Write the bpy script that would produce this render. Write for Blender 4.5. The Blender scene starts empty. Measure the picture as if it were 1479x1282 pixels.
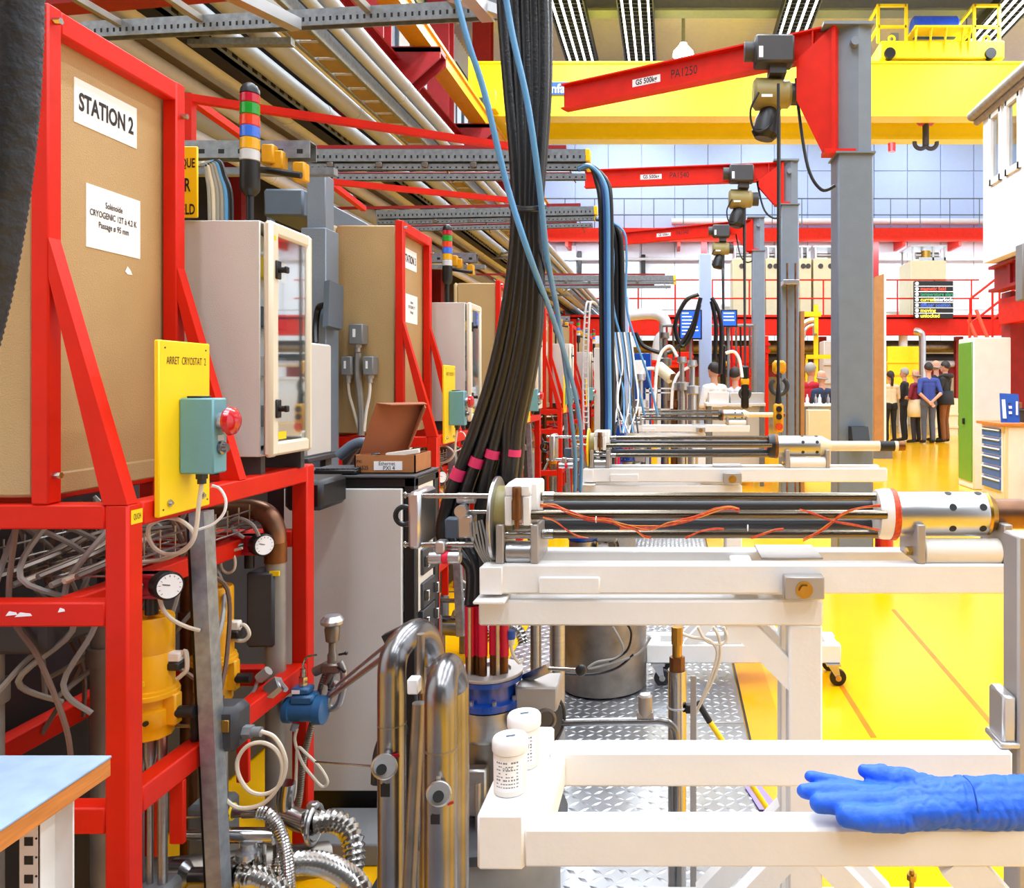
import bpy, math, random
from mathutils import Vector, Matrix
random.seed(7)
R = math.radians
F, CX, CY, H = 1150.0, 970.0, 556.0, 1.30      # focal length in pixels, vanishing point, camera height
PITCH = 1.848                                   # distance between two stations of the line
scene = bpy.context.scene
col = scene.collection
# ---------------------------------------------------------------- camera
cam = bpy.data.cameras.new('camera'); camo = bpy.data.objects.new('camera', cam); col.objects.link(camo)
camo.location = (0, 0, H); camo.rotation_euler = (R(90), 0, 0)
cam.sensor_width = 36; cam.lens = F * 36 / 1479
cam.shift_x = -(CX - 739.5) / 1479; cam.shift_y = -(641 - CY) / 1479
cam.clip_start = 0.02; cam.clip_end = 200
scene.camera = camo
# ---------------------------------------------------------------- world and light
w = bpy.data.worlds.new('daylight'); scene.world = w; w.use_nodes = True
w.node_tree.nodes['Background'].inputs[0].default_value = (0.88, 0.94, 1.0, 1)
w.node_tree.nodes['Background'].inputs[1].default_value = 1.25
def area(name, loc, sx, sy, power, rot=(0, 0, 0), color=(0.80, 0.90, 1.0)):
    l = bpy.data.lights.new(name, 'AREA'); l.shape = 'RECTANGLE'; l.size = sx; l.size_y = sy
    l.energy = power; l.color = color
    o = bpy.data.objects.new(name, l); col.objects.link(o); o.location = loc; o.rotation_euler = rot
    return o
for lx in (-2.55, -0.88, 3.15, 8.3):
    for ly, pw in ((1.5, 230), (7.5, 320), (13.5, 300), (19.5, 260), (25.2, 110)):  # last row added out of sight behind the crane to brighten the back wall
        area('ceiling_light_and_fill', (lx, ly, 10.35), 0.8, 5.0 if ly < 25 else 3.5, pw)
for lx in (-0.88, 3.15, 8.3): area('ceiling_light_and_fill', (lx, -4.7, 10.35), 0.8, 5.0, 260)  # unseen row behind the camera, added as front fill
for lx in (-3.0, 1.5, 6.0, 9.5):
    area('back_wall_fill', (lx, 26.4, 6.1), 3.0, 0.25, 90, rot=(R(20), 0, 0))  # fill lights without fixtures, added below the walkway to brighten the back
vs = scene.view_settings
vs.view_transform = 'Standard'; vs.look = 'None'; vs.gamma = 1.0; vs.exposure = 0.36
vs.use_curve_mapping = False
# ---------------------------------------------------------------- materials
def lin(c):
    c = c / 255.0
    return c / 12.92 if c <= 0.04045 else ((c + 0.055) / 1.055) ** 2.4
def rgb(r, g, b): return (lin(r), lin(g), lin(b), 1)
MATS = {}
def mat(name, c, rough=0.5, metal=0.0, var=0.06, scale=9.0, bump=0.0, bscale=60.0, emit=0.0, coat=0.0, stretch=None):
    m = bpy.data.materials.new(name); m.use_nodes = True
    nt = m.node_tree; b = nt.nodes['Principled BSDF']
    base = rgb(*c)
    b.inputs['Roughness'].default_value = rough; b.inputs['Metallic'].default_value = metal
    if coat: b.inputs['Coat Weight'].default_value = coat; b.inputs['Coat Roughness'].default_value = 0.08
    tc = nt.nodes.new('ShaderNodeTexCoord')
    src = tc.outputs['Object']
    if stretch:
        mp = nt.nodes.new('ShaderNodeMapping'); mp.inputs['Scale'].default_value = stretch
        nt.links.new(src, mp.inputs['Vector']); src = mp.outputs['Vector']
    n = nt.nodes.new('ShaderNodeTexNoise'); n.inputs['Scale'].default_value = scale; n.inputs['Detail'].default_value = 5
    nt.links.new(src, n.inputs['Vector'])
    r = nt.nodes.new('ShaderNodeValToRGB')
    r.color_ramp.elements[0].position = 0.3; r.color_ramp.elements[1].position = 0.7
    r.color_ramp.elements[0].color = tuple(base[i] * (1 - var) for i in range(3)) + (1,)
    r.color_ramp.elements[1].color = tuple(min(1, base[i] * (1 + var)) for i in range(3)) + (1,)
    nt.links.new(n.outputs['Fac'], r.inputs['Fac']); nt.links.new(r.outputs['Color'], b.inputs['Base Color'])
    if bump:
        n2 = nt.nodes.new('ShaderNodeTexNoise'); n2.inputs['Scale'].default_value = bscale; n2.inputs['Detail'].default_value = 3
        nt.links.new(src, n2.inputs['Vector'])
        bp = nt.nodes.new('ShaderNodeBump'); bp.inputs['Strength'].default_value = bump; bp.inputs['Distance'].default_value = 0.01
        nt.links.new(n2.outputs['Fac'], bp.inputs['Height']); nt.links.new(bp.outputs['Normal'], b.inputs['Normal'])
    if emit:
        b.inputs['Emission Color'].default_value = base; b.inputs['Emission Strength'].default_value = emit
    MATS[name] = m
    return m
mat('red', (212, 30, 5), 0.46, var=0.08, bump=0.05)
MATS['red'].node_tree.nodes['Principled BSDF'].inputs['Specular IOR Level'].default_value = 0.25
mat('dark_red', (150, 22, 26), 0.5, var=0.12)
mat('valve_red', (170, 14, 36), 0.35)
mat('tan', (184, 153, 104), 0.5, var=0.03, bump=0.25, bscale=350)
mat('yellow', (255, 212, 8), 0.42, var=0.04)
mat('crane_yellow', (255, 226, 18), 0.45, var=0.03)
mat('ochre', (222, 160, 18), 0.4, var=0.06)
mat('actuator', (240, 170, 8), 0.34, var=0.05, bump=0.08)
mat('white', (238, 236, 234), 0.38, var=0.03, bump=0.06)
mat('cream', (226, 214, 178), 0.5, var=0.03)
mat('cabinet', (206, 203, 198), 0.42, var=0.02, bump=0.12, bscale=400)
mat('door_beige', (226, 216, 194), 0.4, var=0.02)
mat('grey_column', (116, 128, 142), 0.45, var=0.05, bump=0.1, bscale=120)
mat('mid_grey', (120, 122, 124), 0.5)
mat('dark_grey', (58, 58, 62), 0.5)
mat('slate', (86, 100, 116), 0.5)
mat('black', (20, 20, 22), 0.42)
mat('rubber', (17, 17, 19), 0.3, var=0.25, scale=40, bump=0.12, bscale=200)
mat('near_hose', (16, 21, 32), 0.6, var=0.35, scale=30, bump=0.3, bscale=90)
mat('steel', (186, 184, 180), 0.2, 1.0, var=0.08)
mat('brushed', (176, 174, 172), 0.36, 1.0, var=0.08, stretch=(1, 1, 14))
mat('old_steel', (140, 132, 124), 0.42, 1.0, var=0.22, scale=14)
mat('pipe_grey', (150, 146, 140), 0.5, 0.5, var=0.15, scale=14)
mat('chrome', (140, 138, 140), 0.27, 1.0, var=0.25, scale=10)
mat('rod', (112, 102, 88), 0.24, 1.0, var=0.25, scale=6, stretch=(0.4, 12, 12))
mat('galv', (150, 158, 166), 0.42, 0.7, var=0.2, scale=45)
mat('alu', (196, 196, 198), 0.3, 0.9, var=0.06)
mat('alu_matt', (176, 170, 166), 0.45, 0.5, var=0.08)
mat('copper', (134, 98, 76), 0.38, 0.9, var=0.3, scale=12)
mat('brass', (186, 146, 70), 0.3, 1.0, var=0.1)
mat('bronze', (120, 76, 40), 0.4, 0.7, var=0.25, scale=20)
mat('teal', (106, 158, 166), 0.42, var=0.03, bump=0.05)
mat('blue_tx', (34, 92, 140), 0.35, var=0.08)
mat('blue_flange', (12, 62, 150), 0.22, var=0.08, coat=0.5)
mat('blue_hose', (88, 150, 205), 0.35, var=0.06)
mat('dark_blue_hose', (32, 76, 140), 0.35)
mat('glove', (24, 96, 222), 0.55, var=0.08, scale=20, bump=0.22, bscale=70)
mat('drum_blue', (16, 78, 214), 0.5, var=0.15)
mat('sign_blue', (26, 84, 190), 0.5)
mat('paper', (246, 246, 248), 0.6, var=0.01)
mat('ink', (22, 22, 26), 0.6, var=0.0)
mat('ink_blue', (24, 70, 150), 0.6, var=0.0)
mat('crimson', (220, 14, 62), 0.5, var=0.08)
mat('pink_tape', (226, 46, 100), 0.5)
mat('button_red', (196, 12, 26), 0.2, var=0.02, coat=0.6)
mat('orange_wire', (206, 64, 16), 0.45, var=0.4, scale=120)
mat('amber_wire', (226, 140, 50), 0.45)
mat('wire_cream', (214, 202, 182), 0.5, var=0.08)
mat('wire_grey', (150, 146, 140), 0.5, var=0.08)
mat('cardboard', (172, 112, 66), 0.75, var=0.08, scale=20)
mat('brown_hose', (120, 96, 82), 0.6, var=0.1)
mat('cardboard_dark', (150, 84, 48), 0.75, var=0.08)
mat('wood', (206, 128, 60), 0.5, var=0.22, scale=6, stretch=(2, 2, 30))
mat('wood_panel', (176, 126, 74), 0.6, var=0.08)
mat('slat_wood', (150, 126, 86), 0.6, var=0.12)
mat('bench_top', (150, 172, 204), 0.35, var=0.1, scale=26, bump=0.06)
mat('olive', (150, 138, 88), 0.42, var=0.05)
mat('green_door', (96, 160, 58), 0.35, var=0.04)
mat('wall_blue', (172, 192, 232), 0.6, var=0.02)
mat('wall_white', (232, 236, 242), 0.6, var=0.02)
mat('ceiling_tan', (192, 180, 184), 0.7, var=0.04)
mat('ceiling_beam', (112, 116, 122), 0.6)
mat('pipe_white', (212, 212, 214), 0.45, var=0.05)
mat('pipe_dim', (164, 170, 174), 0.45, 0.0, var=0.06)
mat('lamp_tube', (255, 252, 246), 0.4, emit=2.5)
mat('high_bay', (255, 252, 244), 0.4, emit=9.0)
mat('screen_blue', (40, 90, 220), 0.3, emit=0.8)
mat('led_white', (250, 250, 250), 0.4, emit=0.9)
mat('led_red', (214, 74, 50), 0.4, emit=0.7)
mat('led_yellow', (255, 226, 60), 0.4, emit=0.9)
mat('led_green', (40, 140, 100), 0.4, emit=0.6)
mat('led_blue', (60, 100, 200), 0.4, emit=0.6)
mat('lens_red', (190, 18, 50), 0.15, coat=0.6)
mat('lens_green', (22, 150, 40), 0.15, coat=0.6)
mat('lens_orange', (226, 62, 22), 0.15, coat=0.6)
mat('lens_blue', (56, 110, 226), 0.15, coat=0.6)
mat('lens_yellow', (228, 168, 12), 0.15, coat=0.6)
mat('lens_clear', (200, 204, 210), 0.12, coat=0.6)
mat('nylon', (236, 230, 220), 0.4, var=0.05)
mat('drawer_blue', (52, 104, 178), 0.45)
mat('skin', (206, 150, 122), 0.55, var=0.05)
mat('hair_dark', (40, 30, 26), 0.6)
mat('hair_grey', (150, 144, 138), 0.6)
mat('shoe', (30, 28, 28), 0.5)
mat('purple_tape', (150, 130, 200), 0.5)
mat('floor_yellow', (250, 184, 6), 0.16, var=0.05, scale=1.6)
mat('tread', (170, 172, 176), 0.3, 0.85, var=0.14, scale=5)
mat('stripe_red', (230, 128, 20), 0.2, var=0.15)
mat('floor_dark', (240, 162, 8), 0.2, var=0.05)
def glass(name, c, alpha, rough=0.03):
    m = bpy.data.materials.new(name); m.use_nodes = True; nt = m.node_tree
    for n in list(nt.nodes): nt.nodes.remove(n)
    out = nt.nodes.new('ShaderNodeOutputMaterial'); mx = nt.nodes.new('ShaderNodeMixShader')
    t = nt.nodes.new('ShaderNodeBsdfTransparent'); t.inputs[0].default_value = rgb(*c)
    g = nt.nodes.new('ShaderNodeBsdfGlossy'); g.inputs['Roughness'].default_value = rough
    g.inputs[0].default_value = (1, 1, 1, 1)
    mx.inputs[0].default_value = alpha
    nt.links.new(t.outputs[0], mx.inputs[1]); nt.links.new(g.outputs[0], mx.inputs[2]); nt.links.new(mx.outputs[0], out.inputs[0])
    MATS[name] = m
glass('pane', (236, 244, 250), 0.4)
glass('clear', (244, 246, 250), 0.18)
# ---------------------------------------------------------------- mesh helpers
def P(x, y, Y): return Vector(((x - CX) * Y / F, Y, H - (y - CY) * Y / F))
def V(*a): return Vector(a)
WL = {}
def basis(d):
    d = d.normalized(); u = V(0, 0, 1) if abs(d.z) < 0.95 else V(0, 1, 0)
    a = d.cross(u).normalized(); return a, a.cross(d).normalized(), d
def smooth_path(pts, sub=6):
    pts = [Vector(p) for p in pts]
    if len(pts) < 3: return pts
    out = []
    for i in range(len(pts) - 1):
        p0 = pts[max(i - 1, 0)]; p1 = pts[i]; p2 = pts[i + 1]; p3 = pts[min(i + 2, len(pts) - 1)]
        for k in range(sub):
            t = k / sub
            out.append(0.5 * ((2 * p1) + (p2 - p0) * t + (2 * p0 - 5 * p1 + 4 * p2 - p3) * t * t + (3 * p1 - p0 - 3 * p2 + p3) * t ** 3))
    out.append(pts[-1]); return out
class MB:
    def __init__(s): s.v = []; s.f = []
    def add(s, vs, fs):
        k = len(s.v); s.v += [Vector(a) for a in vs]; s.f += [tuple(i + k for i in f) for f in fs]; return s
    def box(s, x0, x1, y0, y1, z0, z1):
        return s.add([(x0,y0,z0),(x1,y0,z0),(x1,y1,z0),(x0,y1,z0),(x0,y0,z1),(x1,y0,z1),(x1,y1,z1),(x0,y1,z1)],
            [(0,3,2,1),(4,5,6,7),(0,1,5,4),(1,2,6,5),(2,3,7,6),(3,0,4,7)])
    def rbox(s, x0, x1, y0, y1, z0, z1, c=0.004):
        c = min(c, (x1-x0)*0.45, (y1-y0)*0.45, (z1-z0)*0.45)
        k = len(s.v); idx = {}
        X = (x0, x1); Y = (y0, y1); Z = (z0, z1)
        for i in (0, 1):
            for j in (0, 1):
                for l in (0, 1):
                    sx = c if i == 0 else -c; sy = c if j == 0 else -c; sz = c if l == 0 else -c
                    for a in range(3):
                        p = [X[i] + sx, Y[j] + sy, Z[l] + sz]; p[a] = (X[i], Y[j], Z[l])[a]
                        idx[(i, j, l, a)] = len(s.v) - k; s.v.append(Vector(p))
        fs = []
        for i in (0, 1):
            q = [idx[(i,0,0,0)], idx[(i,1,0,0)], idx[(i,1,1,0)], idx[(i,0,1,0)]]; fs.append(q if i else q[::-1])
            q = [idx[(0,i,0,1)], idx[(1,i,0,1)], idx[(1,i,1,1)], idx[(0,i,1,1)]]; fs.append(q[::-1] if i else q)
            q = [idx[(0,0,i,2)], idx[(1,0,i,2)], idx[(1,1,i,2)], idx[(0,1,i,2)]]; fs.append(q if i else q[::-1])
        for i in (0, 1):
            for j in (0, 1):
                fs.append([idx[(i,j,0,0)], idx[(i,j,1,0)], idx[(i,j,1,1)], idx[(i,j,0,1)]][::1 if i == j else -1][::-1])
                fs.append([idx[(i,0,j,0)], idx[(i,1,j,0)], idx[(i,1,j,2)], idx[(i,0,j,2)]][::1 if i == j else -1])
                fs.append([idx[(0,i,j,1)], idx[(1,i,j,1)], idx[(1,i,j,2)], idx[(0,i,j,2)]][::1 if i == j else -1][::-1])
                for l in (0, 1):
                    t = [idx[(i,j,l,0)], idx[(i,j,l,1)], idx[(i,j,l,2)]]
                    fs.append(t if (i + j + l) % 2 == 1 else t[::-1])
        s.f += [tuple(a + k for a in f) for f in fs]; return s
    def bar(s, p0, p1, wd, ht, side=None):
        p0 = Vector(p0); p1 = Vector(p1); a, b, d = basis(p1 - p0)
        if side is not None:
            sd = Vector(side); a = (sd - d * sd.dot(d)).normalized(); b = a.cross(d)
        a = a * wd / 2; b = b * ht / 2
        return s.add([p0-a-b, p0+a-b, p0+a+b, p0-a+b, p1-a-b, p1+a-b, p1+a+b, p1-a+b],
            [(0,3,2,1),(4,5,6,7),(0,1,5,4),(1,2,6,5),(2,3,7,6),(3,0,4,7)])
    def lathe(s, p0, axis, prof, n=20):
        p0 = Vector(p0); a, b, d = basis(Vector(axis)); k = len(s.v)
        for t, r in prof:
            for i in range(n):
                an = 2 * math.pi * i / n
                s.v.append(p0 + d * t + (a * math.cos(an) + b * math.sin(an)) * max(r, 1e-5))
        for j in range(len(prof) - 1):
            for i in range(n):
                i2 = (i + 1) % n
                s.f.append((k+j*n+i, k+(j+1)*n+i, k+(j+1)*n+i2, k+j*n+i2))
        s.f.append(tuple(k + i for i in range(n))); m = k + (len(prof) - 1) * n
        s.f.append(tuple(m + i for i in range(n))[::-1]); return s
    def cyl(s, p0, p1, r, r1=None, n=18, ch=0.0):
        p0 = Vector(p0); p1 = Vector(p1); L = (p1 - p0).length; r1 = r if r1 is None else r1
        pr = [(0, r), (L, r1)]
        if ch: pr = [(0, r - ch), (ch, r), (L - ch, r1), (L, r1 - ch)]
        return s.lathe(p0, p1 - p0, pr, n)
    def tube(s, pts, r, n=8, sub=6, smooth=True, rf=None):
        pts = smooth_path(pts, sub) if smooth else [Vector(p) for p in pts]
        k = len(s.v); a = None; m = len(pts)
        for i, p in enumerate(pts):
            d = (pts[min(i+1, m-1)] - pts[max(i-1, 0)])
            d = d.normalized() if d.length > 1e-9 else V(0, 0, 1)
            if a is None: a = basis(d)[0]
            a = (a - d * a.dot(d)); a = a.normalized() if a.length > 1e-6 else basis(d)[0]
            b = d.cross(a); rr = rf(i / (m - 1)) * r if rf else r
            for j in range(n):
                an = 2 * math.pi * j / n
                s.v.append(p + (a * math.cos(an) + b * math.sin(an)) * rr)
        for i in range(m - 1):
            for j in range(n):
                j2 = (j + 1) % n
                s.f.append((k+i*n+j, k+i*n+j2, k+(i+1)*n+j2, k+(i+1)*n+j))
        s.f.append(tuple(k + j for j in range(n))[::-1]); s.f.append(tuple(k + (m-1)*n + j for j in range(n)))
        return s
    def hose(s, pts, r, step, n=14, depth=0.14):
        path = smooth_path(pts, 14); out = [path[0]]; acc = 0
        for a, b in zip(path, path[1:]):
            L = (b - a).length; t = step / 2 - acc
            while t <= L: out.append(a + (b - a) * (t / L)); t += step / 2
            acc = (acc + L) % (step / 2)
        m = len(out)
        return s.tube(out, r, n, smooth=False, rf=lambda t: 1.0 if int(round(t * (m - 1))) % 2 else 1 - depth)
    def prism(s, poly, vec):
        poly = [Vector(p) for p in poly]; vec = Vector(vec); n = len(poly)
        return s.add(poly + [p + vec for p in poly], [tuple(range(n))[::-1], tuple(range(n, 2*n))] +
            [(i, (i+1) % n, n + (i+1) % n, n + i) for i in range(n)])
    def torus(s, c, nrm, Rr, r, n=24, m=8, a0=0, a1=360):
        a, b, d = basis(Vector(nrm)); c = Vector(c); full = abs(a1 - a0) >= 360
        pts = [c + (a * math.cos(R(a0 + (a1-a0)*i/n)) + b * math.sin(R(a0 + (a1-a0)*i/n))) * Rr for i in range(n + 1)]
        return s.tube(pts, r, m, smooth=False)
    def sphere(s, c, r, n=14, m=9, sc=(1, 1, 1)):
        c = Vector(c); k = len(s.v)
        for j in range(m + 1):
            th = math.pi * j / m
            for i in range(n):
                ph = 2 * math.pi * i / n
                s.v.append(c + V(sc[0]*r*math.sin(th)*math.cos(ph), sc[1]*r*math.sin(th)*math.sin(ph), sc[2]*r*math.cos(th)))
        for j in range(m):
            for i in range(n):
                i2 = (i + 1) % n
                s.f.append((k+j*n+i, k+(j+1)*n+i, k+(j+1)*n+i2, k+j*n+i2))
        return s
    def build(s, name, m, parent=None, label=None, cat=None, group=None, kind=None, ang=38, off=None):
        vs = s.v if off is None else [v + off for v in s.v]
        xs = [v.x for v in vs]; ys = [v.y for v in vs]; zs = [v.z for v in vs]
        o_ = V((min(xs)+max(xs))/2, (min(ys)+max(ys))/2, min(zs))
        me = bpy.data.meshes.new(name); me.from_pydata([v - o_ for v in vs], [], s.f); me.update()
        me.polygons.foreach_set('use_smooth', [True] * len(me.polygons))
        me.set_sharp_from_angle(angle=R(ang))
        me.materials.append(MATS[m] if isinstance(m, str) else m)
        o = bpy.data.objects.new(name, me); col.objects.link(o)
        return place(o, o_, parent, label, cat, group, kind)
def place(o, world, parent=None, label=None, cat=None, group=None, kind=None):
    WL[o] = Vector(world)
    if parent is not None: o.parent = parent; o.location = WL[o] - WL[parent]
    else: o.location = world
    if label: o['label'] = label
    if cat: o['category'] = cat
    if group: o['group'] = group
    if kind: o['kind'] = kind
    return o
def thing(name, loc, label, cat, group=None, kind=None):
    o = bpy.data.objects.new(name, None); col.objects.link(o); o.empty_display_size = 0.05
    return place(o, Vector(loc), None, label, cat, group, kind)
def copy_tree(o, delta, parent=None, label=None):
    c = o.copy(); col.objects.link(c); c.parent = parent
    if parent is None: c.location = o.location + Vector(delta)
    WL[c] = WL[o] + Vector(delta)
    if label: c['label'] = label
    for ch in [k for k in bpy.data.objects if k.parent == o]: copy_tree(ch, delta, c)
    return c
_tc = {}
def text(s, size, pos, right, up, m, parent, name='lettering', align='CENTER', sx=1.0, lift=0.0008, bold=0.0):
    key = (s, align, bold)
    if key not in _tc:
        cu = bpy.data.curves.new('t', 'FONT'); cu.body = s; cu.size = 1; cu.align_x = align; cu.align_y = 'CENTER'
        cu.offset = bold; cu.resolution_u = 3
        ob = bpy.data.objects.new('t', cu); col.objects.link(ob)
        dg = bpy.context.evaluated_depsgraph_get()
        me = bpy.data.meshes.new_from_object(ob.evaluated_get(dg))
        _tc[key] = ([v.co.copy() for v in me.vertices], [tuple(p.vertices) for p in me.polygons])
        bpy.data.objects.remove(ob)
    vs, fs = _tc[key]
    r = Vector(right).normalized(); u = Vector(up).normalized(); nrm = r.cross(u)
    mb = MB(); mb.add([Vector(pos) + r * v.x * size * sx + u * v.y * size + nrm * lift for v in vs], fs)
    return mb.build(name, m, parent)
def one(name, m, label, cat, fn, group=None, kind=None):
    mb = MB(); fn(mb); return mb.build(name, m, None, label, cat, group, kind)
SPLIT = {'landing_post', 'vent_hole', 'bolt', 'screw', 'support_post', 'gauge', 'lifting_lug', 'base_brace', 'spool_bolt', 'guide_pin', 'port', 'cross_channel', 'branch_pipe', 'support_rod', 'hanger', 'wheel', 'caster', 'caster_fork', 'joint', 'key', 'link', 'hanging_link', 'tray_clamp', 'guide_rod', 'rod_clamp', 'axle', 'cap_screw', 'support_leg', 'pipe_run', 'stringer', 'lower_flight', 'lower_stringer', 'side_strip', 'bracket_leg', 'button', 'rear_stem', 'warning_label', 'rail_end_cap', 'main_pipe', 'logo_bar', 'support_bracket', 'handrail', 'clamp', 'pipe_flange'}
STUFF = {'slot_row', 'display_rows', 'print', 'punched_hole', 'scale_mark', 'label_print', 'worn_paint'}
def islands(mb):
    par = list(range(len(mb.v)))
    def find(a):
        while par[a] != a: par[a] = par[par[a]]; a = par[a]
        return a
    for f in mb.f:
        for b in f[1:]: par[find(b)] = find(f[0])
    out = {}
    for f in mb.f: out.setdefault(find(f[0]), []).append(f)
    res = []
    for fs in out.values():
        ids = sorted({i for f in fs for i in f}); mp = {i: k for k, i in enumerate(ids)}
        m2 = MB(); m2.v = [mb.v[i] for i in ids]; m2.f = [tuple(mp[i] for i in f) for f in fs]; res.append(m2)
    return res
def part(parent, name, m, fn, label=None, kind=None):
    mb = MB(); fn(mb)
    if name in SPLIT: return [q.build(name, m, parent, label) for q in islands(mb)][0]
    return mb.build(name, m, parent, label, None, None, 'stuff' if name in STUFF else kind)
X_, Y_, Z_ = V(1, 0, 0), V(0, 1, 0), V(0, 0, 1)
OFF = V(0, 0, 0)
_build = MB.build
def _b(s, *a, **k):
    if k.get('off') is None: k['off'] = OFF.copy()
    return _build(s, *a, **k)
MB.build = _b
_thing = thing
def thing(name, loc, *a, **k): return _thing(name, Vector(loc) + OFF, *a, **k)
# ================================================================ the hall
floor = one('floor', 'floor_yellow', None, None, lambda m: m.box(-7, 13, -9, 31, -0.2, 0), kind='structure')
def tread(m):
    nx, ny = 30, 29
    for i in range(nx):
        for j in range(ny):
            x = 0.02 + i * 0.0345; y = 0.02 + j * 0.0345; a = R(38) if (i + j) % 2 else R(-38)
            dx, dy = math.cos(a), math.sin(a); L, W = 0.019, 0.0072
            k = [(x + dx*L, y + dy*L, 0), (x - dy*W, y + dx*W, 0), (x - dx*L, y - dy*L, 0), (x + dy*W, y - dx*W, 0),
                 (x + dx*L*0.35, y + dy*L*0.35, 0.0026), (x - dx*L*0.35, y - dy*L*0.35, 0.0026)]
            m.add(k, [(0,1,4),(1,2,5,4),(2,3,5),(3,0,4,5)])
pl0 = tr0 = None
for j in range(10):
    o = V(-0.77, -2.09 + j * 1.03, 0)
    if pl0 is None:
        pl0 = MB().rbox(0, 1.05, 0, 1.022, 0, 0.005, 0.002).build('floor_plate', 'tread', floor, off=o)
        m = MB(); tread(m); tr0 = m.build('tread_pattern', 'tread', pl0, kind='stuff', off=o + V(0, 0, 0.005))
    else:
        a = pl0.copy(); col.objects.link(a); place(a, WL[pl0] + V(0, j * 1.03, 0), floor)
        b = tr0.copy(); col.objects.link(b); place(b, WL[tr0] + V(0, j * 1.03, 0), a, kind='stuff')
for j in range(3):  # unseen plates added so the chrome pipes reflect less yellow
    a = pl0.copy(); col.objects.link(a); place(a, WL[pl0] + V(-1.06, j * 1.03, 0), floor)
    b = tr0.copy(); col.objects.link(b); place(b, WL[tr0] + V(-1.06, j * 1.03, 0), a, kind='stuff')
part(floor, 'plate_edge', 'black', lambda m: m.box(0.283, 0.292, -2.0, 8.2, 0, 0.006))
part(floor, 'floor_seam', 'floor_dark', lambda m: m.box(0.296, 0.42, 2.0, 8.2, 0, 0.0012))
part(floor, 'floor_seam', 'black', lambda m: m.box(0.473, 0.476, 1.0, 12, 0, 0.001))
def strip(m, a, b, wd): m.bar(a, b, wd, 0.002, side=X_)
part(floor, 'floor_stripe', 'stripe_red', lambda m: strip(m, P(1290, 880, 1.3*F/324) , P(1445, 1060, 1.3*F/504), 0.022))
part(floor, 'floor_stripe', 'stripe_red', lambda m: strip(m, P(1215, 990, 1.3*F/434), P(1262, 1065, 1.3*F/509), 0.022))
for dx in (0, 0.2):
    one('floor_cable_cover', 'black', ['flat black cable cover strip crossing yellow floor, left one of pair', 'flat black cable cover strip crossing yellow floor, right one of pair'][dx > 0], 'cable cover',
        lambda m: m.tube([V(3.85 + dx, 14.6, 0.004), V(3.6 + dx, 12, 0.004), V(3.42 + dx, 9.6, 0.004), V(3.3 + dx, 8.6, 0.004)], 0.055, 6, 4), 'black floor cable covers').scale = (1, 1, 0.14)
# back wall of pale blue panels
wall_back = one('wall_back', 'wall_white', None, None, lambda m: m.box(-7, 13, 28.1, 28.3, 0, 12), kind='structure')
pn = pb2 = None
for i in range(17):
    for j in range(4):
        x0 = -6.9 + i * 1.17; z0 = 1.5 + j * 2.45
        if pn is None: pn = MB().rbox(0, 1.15, 0, 0.06, 0, 2.43, 0.01).build('wall_panel', 'wall_white', wall_back, off=V(x0, 28.04, z0)); base = WL[pn]; p00 = V(x0, 28.04, z0)
        else:
            if j >= 2 and pb2 is None: pb2 = a = MB().rbox(0, 1.15, 0, 0.06, 0, 2.43, 0.01).build('wall_panel', 'wall_blue', wall_back, off=V(x0, 28.04, z0)); continue
            a = (pb2 if j >= 2 else pn).copy(); col.objects.link(a); place(a, base + V(x0, 28.04, z0) - p00, wall_back)
# left wall with tall windows between the columns
wl = MB(); wl.box(-6.6, -6.4, 2, 28.2, 0, 4.6); wl.box(-6.6, -6.4, 2, 28.2, 10.9, 12); wl.box(-6.6, -6.4, -9, 2, 0, 12)
for k in range(7): wl.box(-6.6, -6.4, 2 + k*4.15, 2.9 + k*4.15, 4.6, 10.9)
wl.build('wall_left', 'wall_white', None, kind='structure')
for k in range(6):
    y0, y1 = 2.9 + k*4.15, 6.15 + k*4.15
    wd = thing('window_%d' % (k+1), (-6.5, (y0+y1)/2, 4.6), None, None, kind='structure')
    fr = MB()
    for yy in [y0 + (y1-y0)*t/4 for t in range(5)]: fr.box(-6.45, -6.38, yy-0.05, yy+0.05, 4.6, 10.9)
    for zz in (4.65, 6.7, 8.8, 10.85): fr.box(-6.45, -6.38, y0, y1, zz-0.05, zz+0.05)
    fr.build('window_frame', 'slate', wd)
    for a in range(4):
        for b, (z0, z1) in enumerate(((4.7, 6.65), (6.75, 8.75), (8.85, 10.8))):
            MB().box(-6.425, -6.41, y0 + (y1-y0)*a/4 + 0.05, y0 + (y1-y0)*(a+1)/4 - 0.05, z0, z1).build('pane', 'clear', wd)
one('wall_front', 'dark_grey', None, None, lambda m: m.box(-7, 13, -9.2, -9, 0, 12), kind='structure')
# ceiling of ribbed tan sheet with dark cross beams
ceil = one('ceiling', 'ceiling_tan', None, None, lambda m: m.box(-7, 13, -9, 28.3, 11.7, 11.85), kind='structure')
rb = MB()
for k in range(88): rb.add([(-7, 11 + k*0.2, 11.7), (13, 11 + k*0.2, 11.7), (13, 11.06 + k*0.2, 11.64), (-7, 11.06 + k*0.2, 11.64), (13, 11.12 + k*0.2, 11.7), (-7, 11.12 + k*0.2, 11.7)], [(0,3,2,1), (3,5,4,2)])
rb.build('ceiling_rib', 'ceiling_tan', ceil, kind='stuff')
for k, yy in enumerate((8.4, 14.4, 20.4, 26.4)):
    b = MB(); b.box(-7, 13, yy, yy+0.45, 11.56, 11.62); b.box(-7, 13, yy+0.19, yy+0.26, 10.95, 11.6); b.box(-7, 13, yy, yy+0.45, 10.9, 10.96)
    b.build('ceiling_beam', 'ceiling_beam', ceil)
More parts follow.
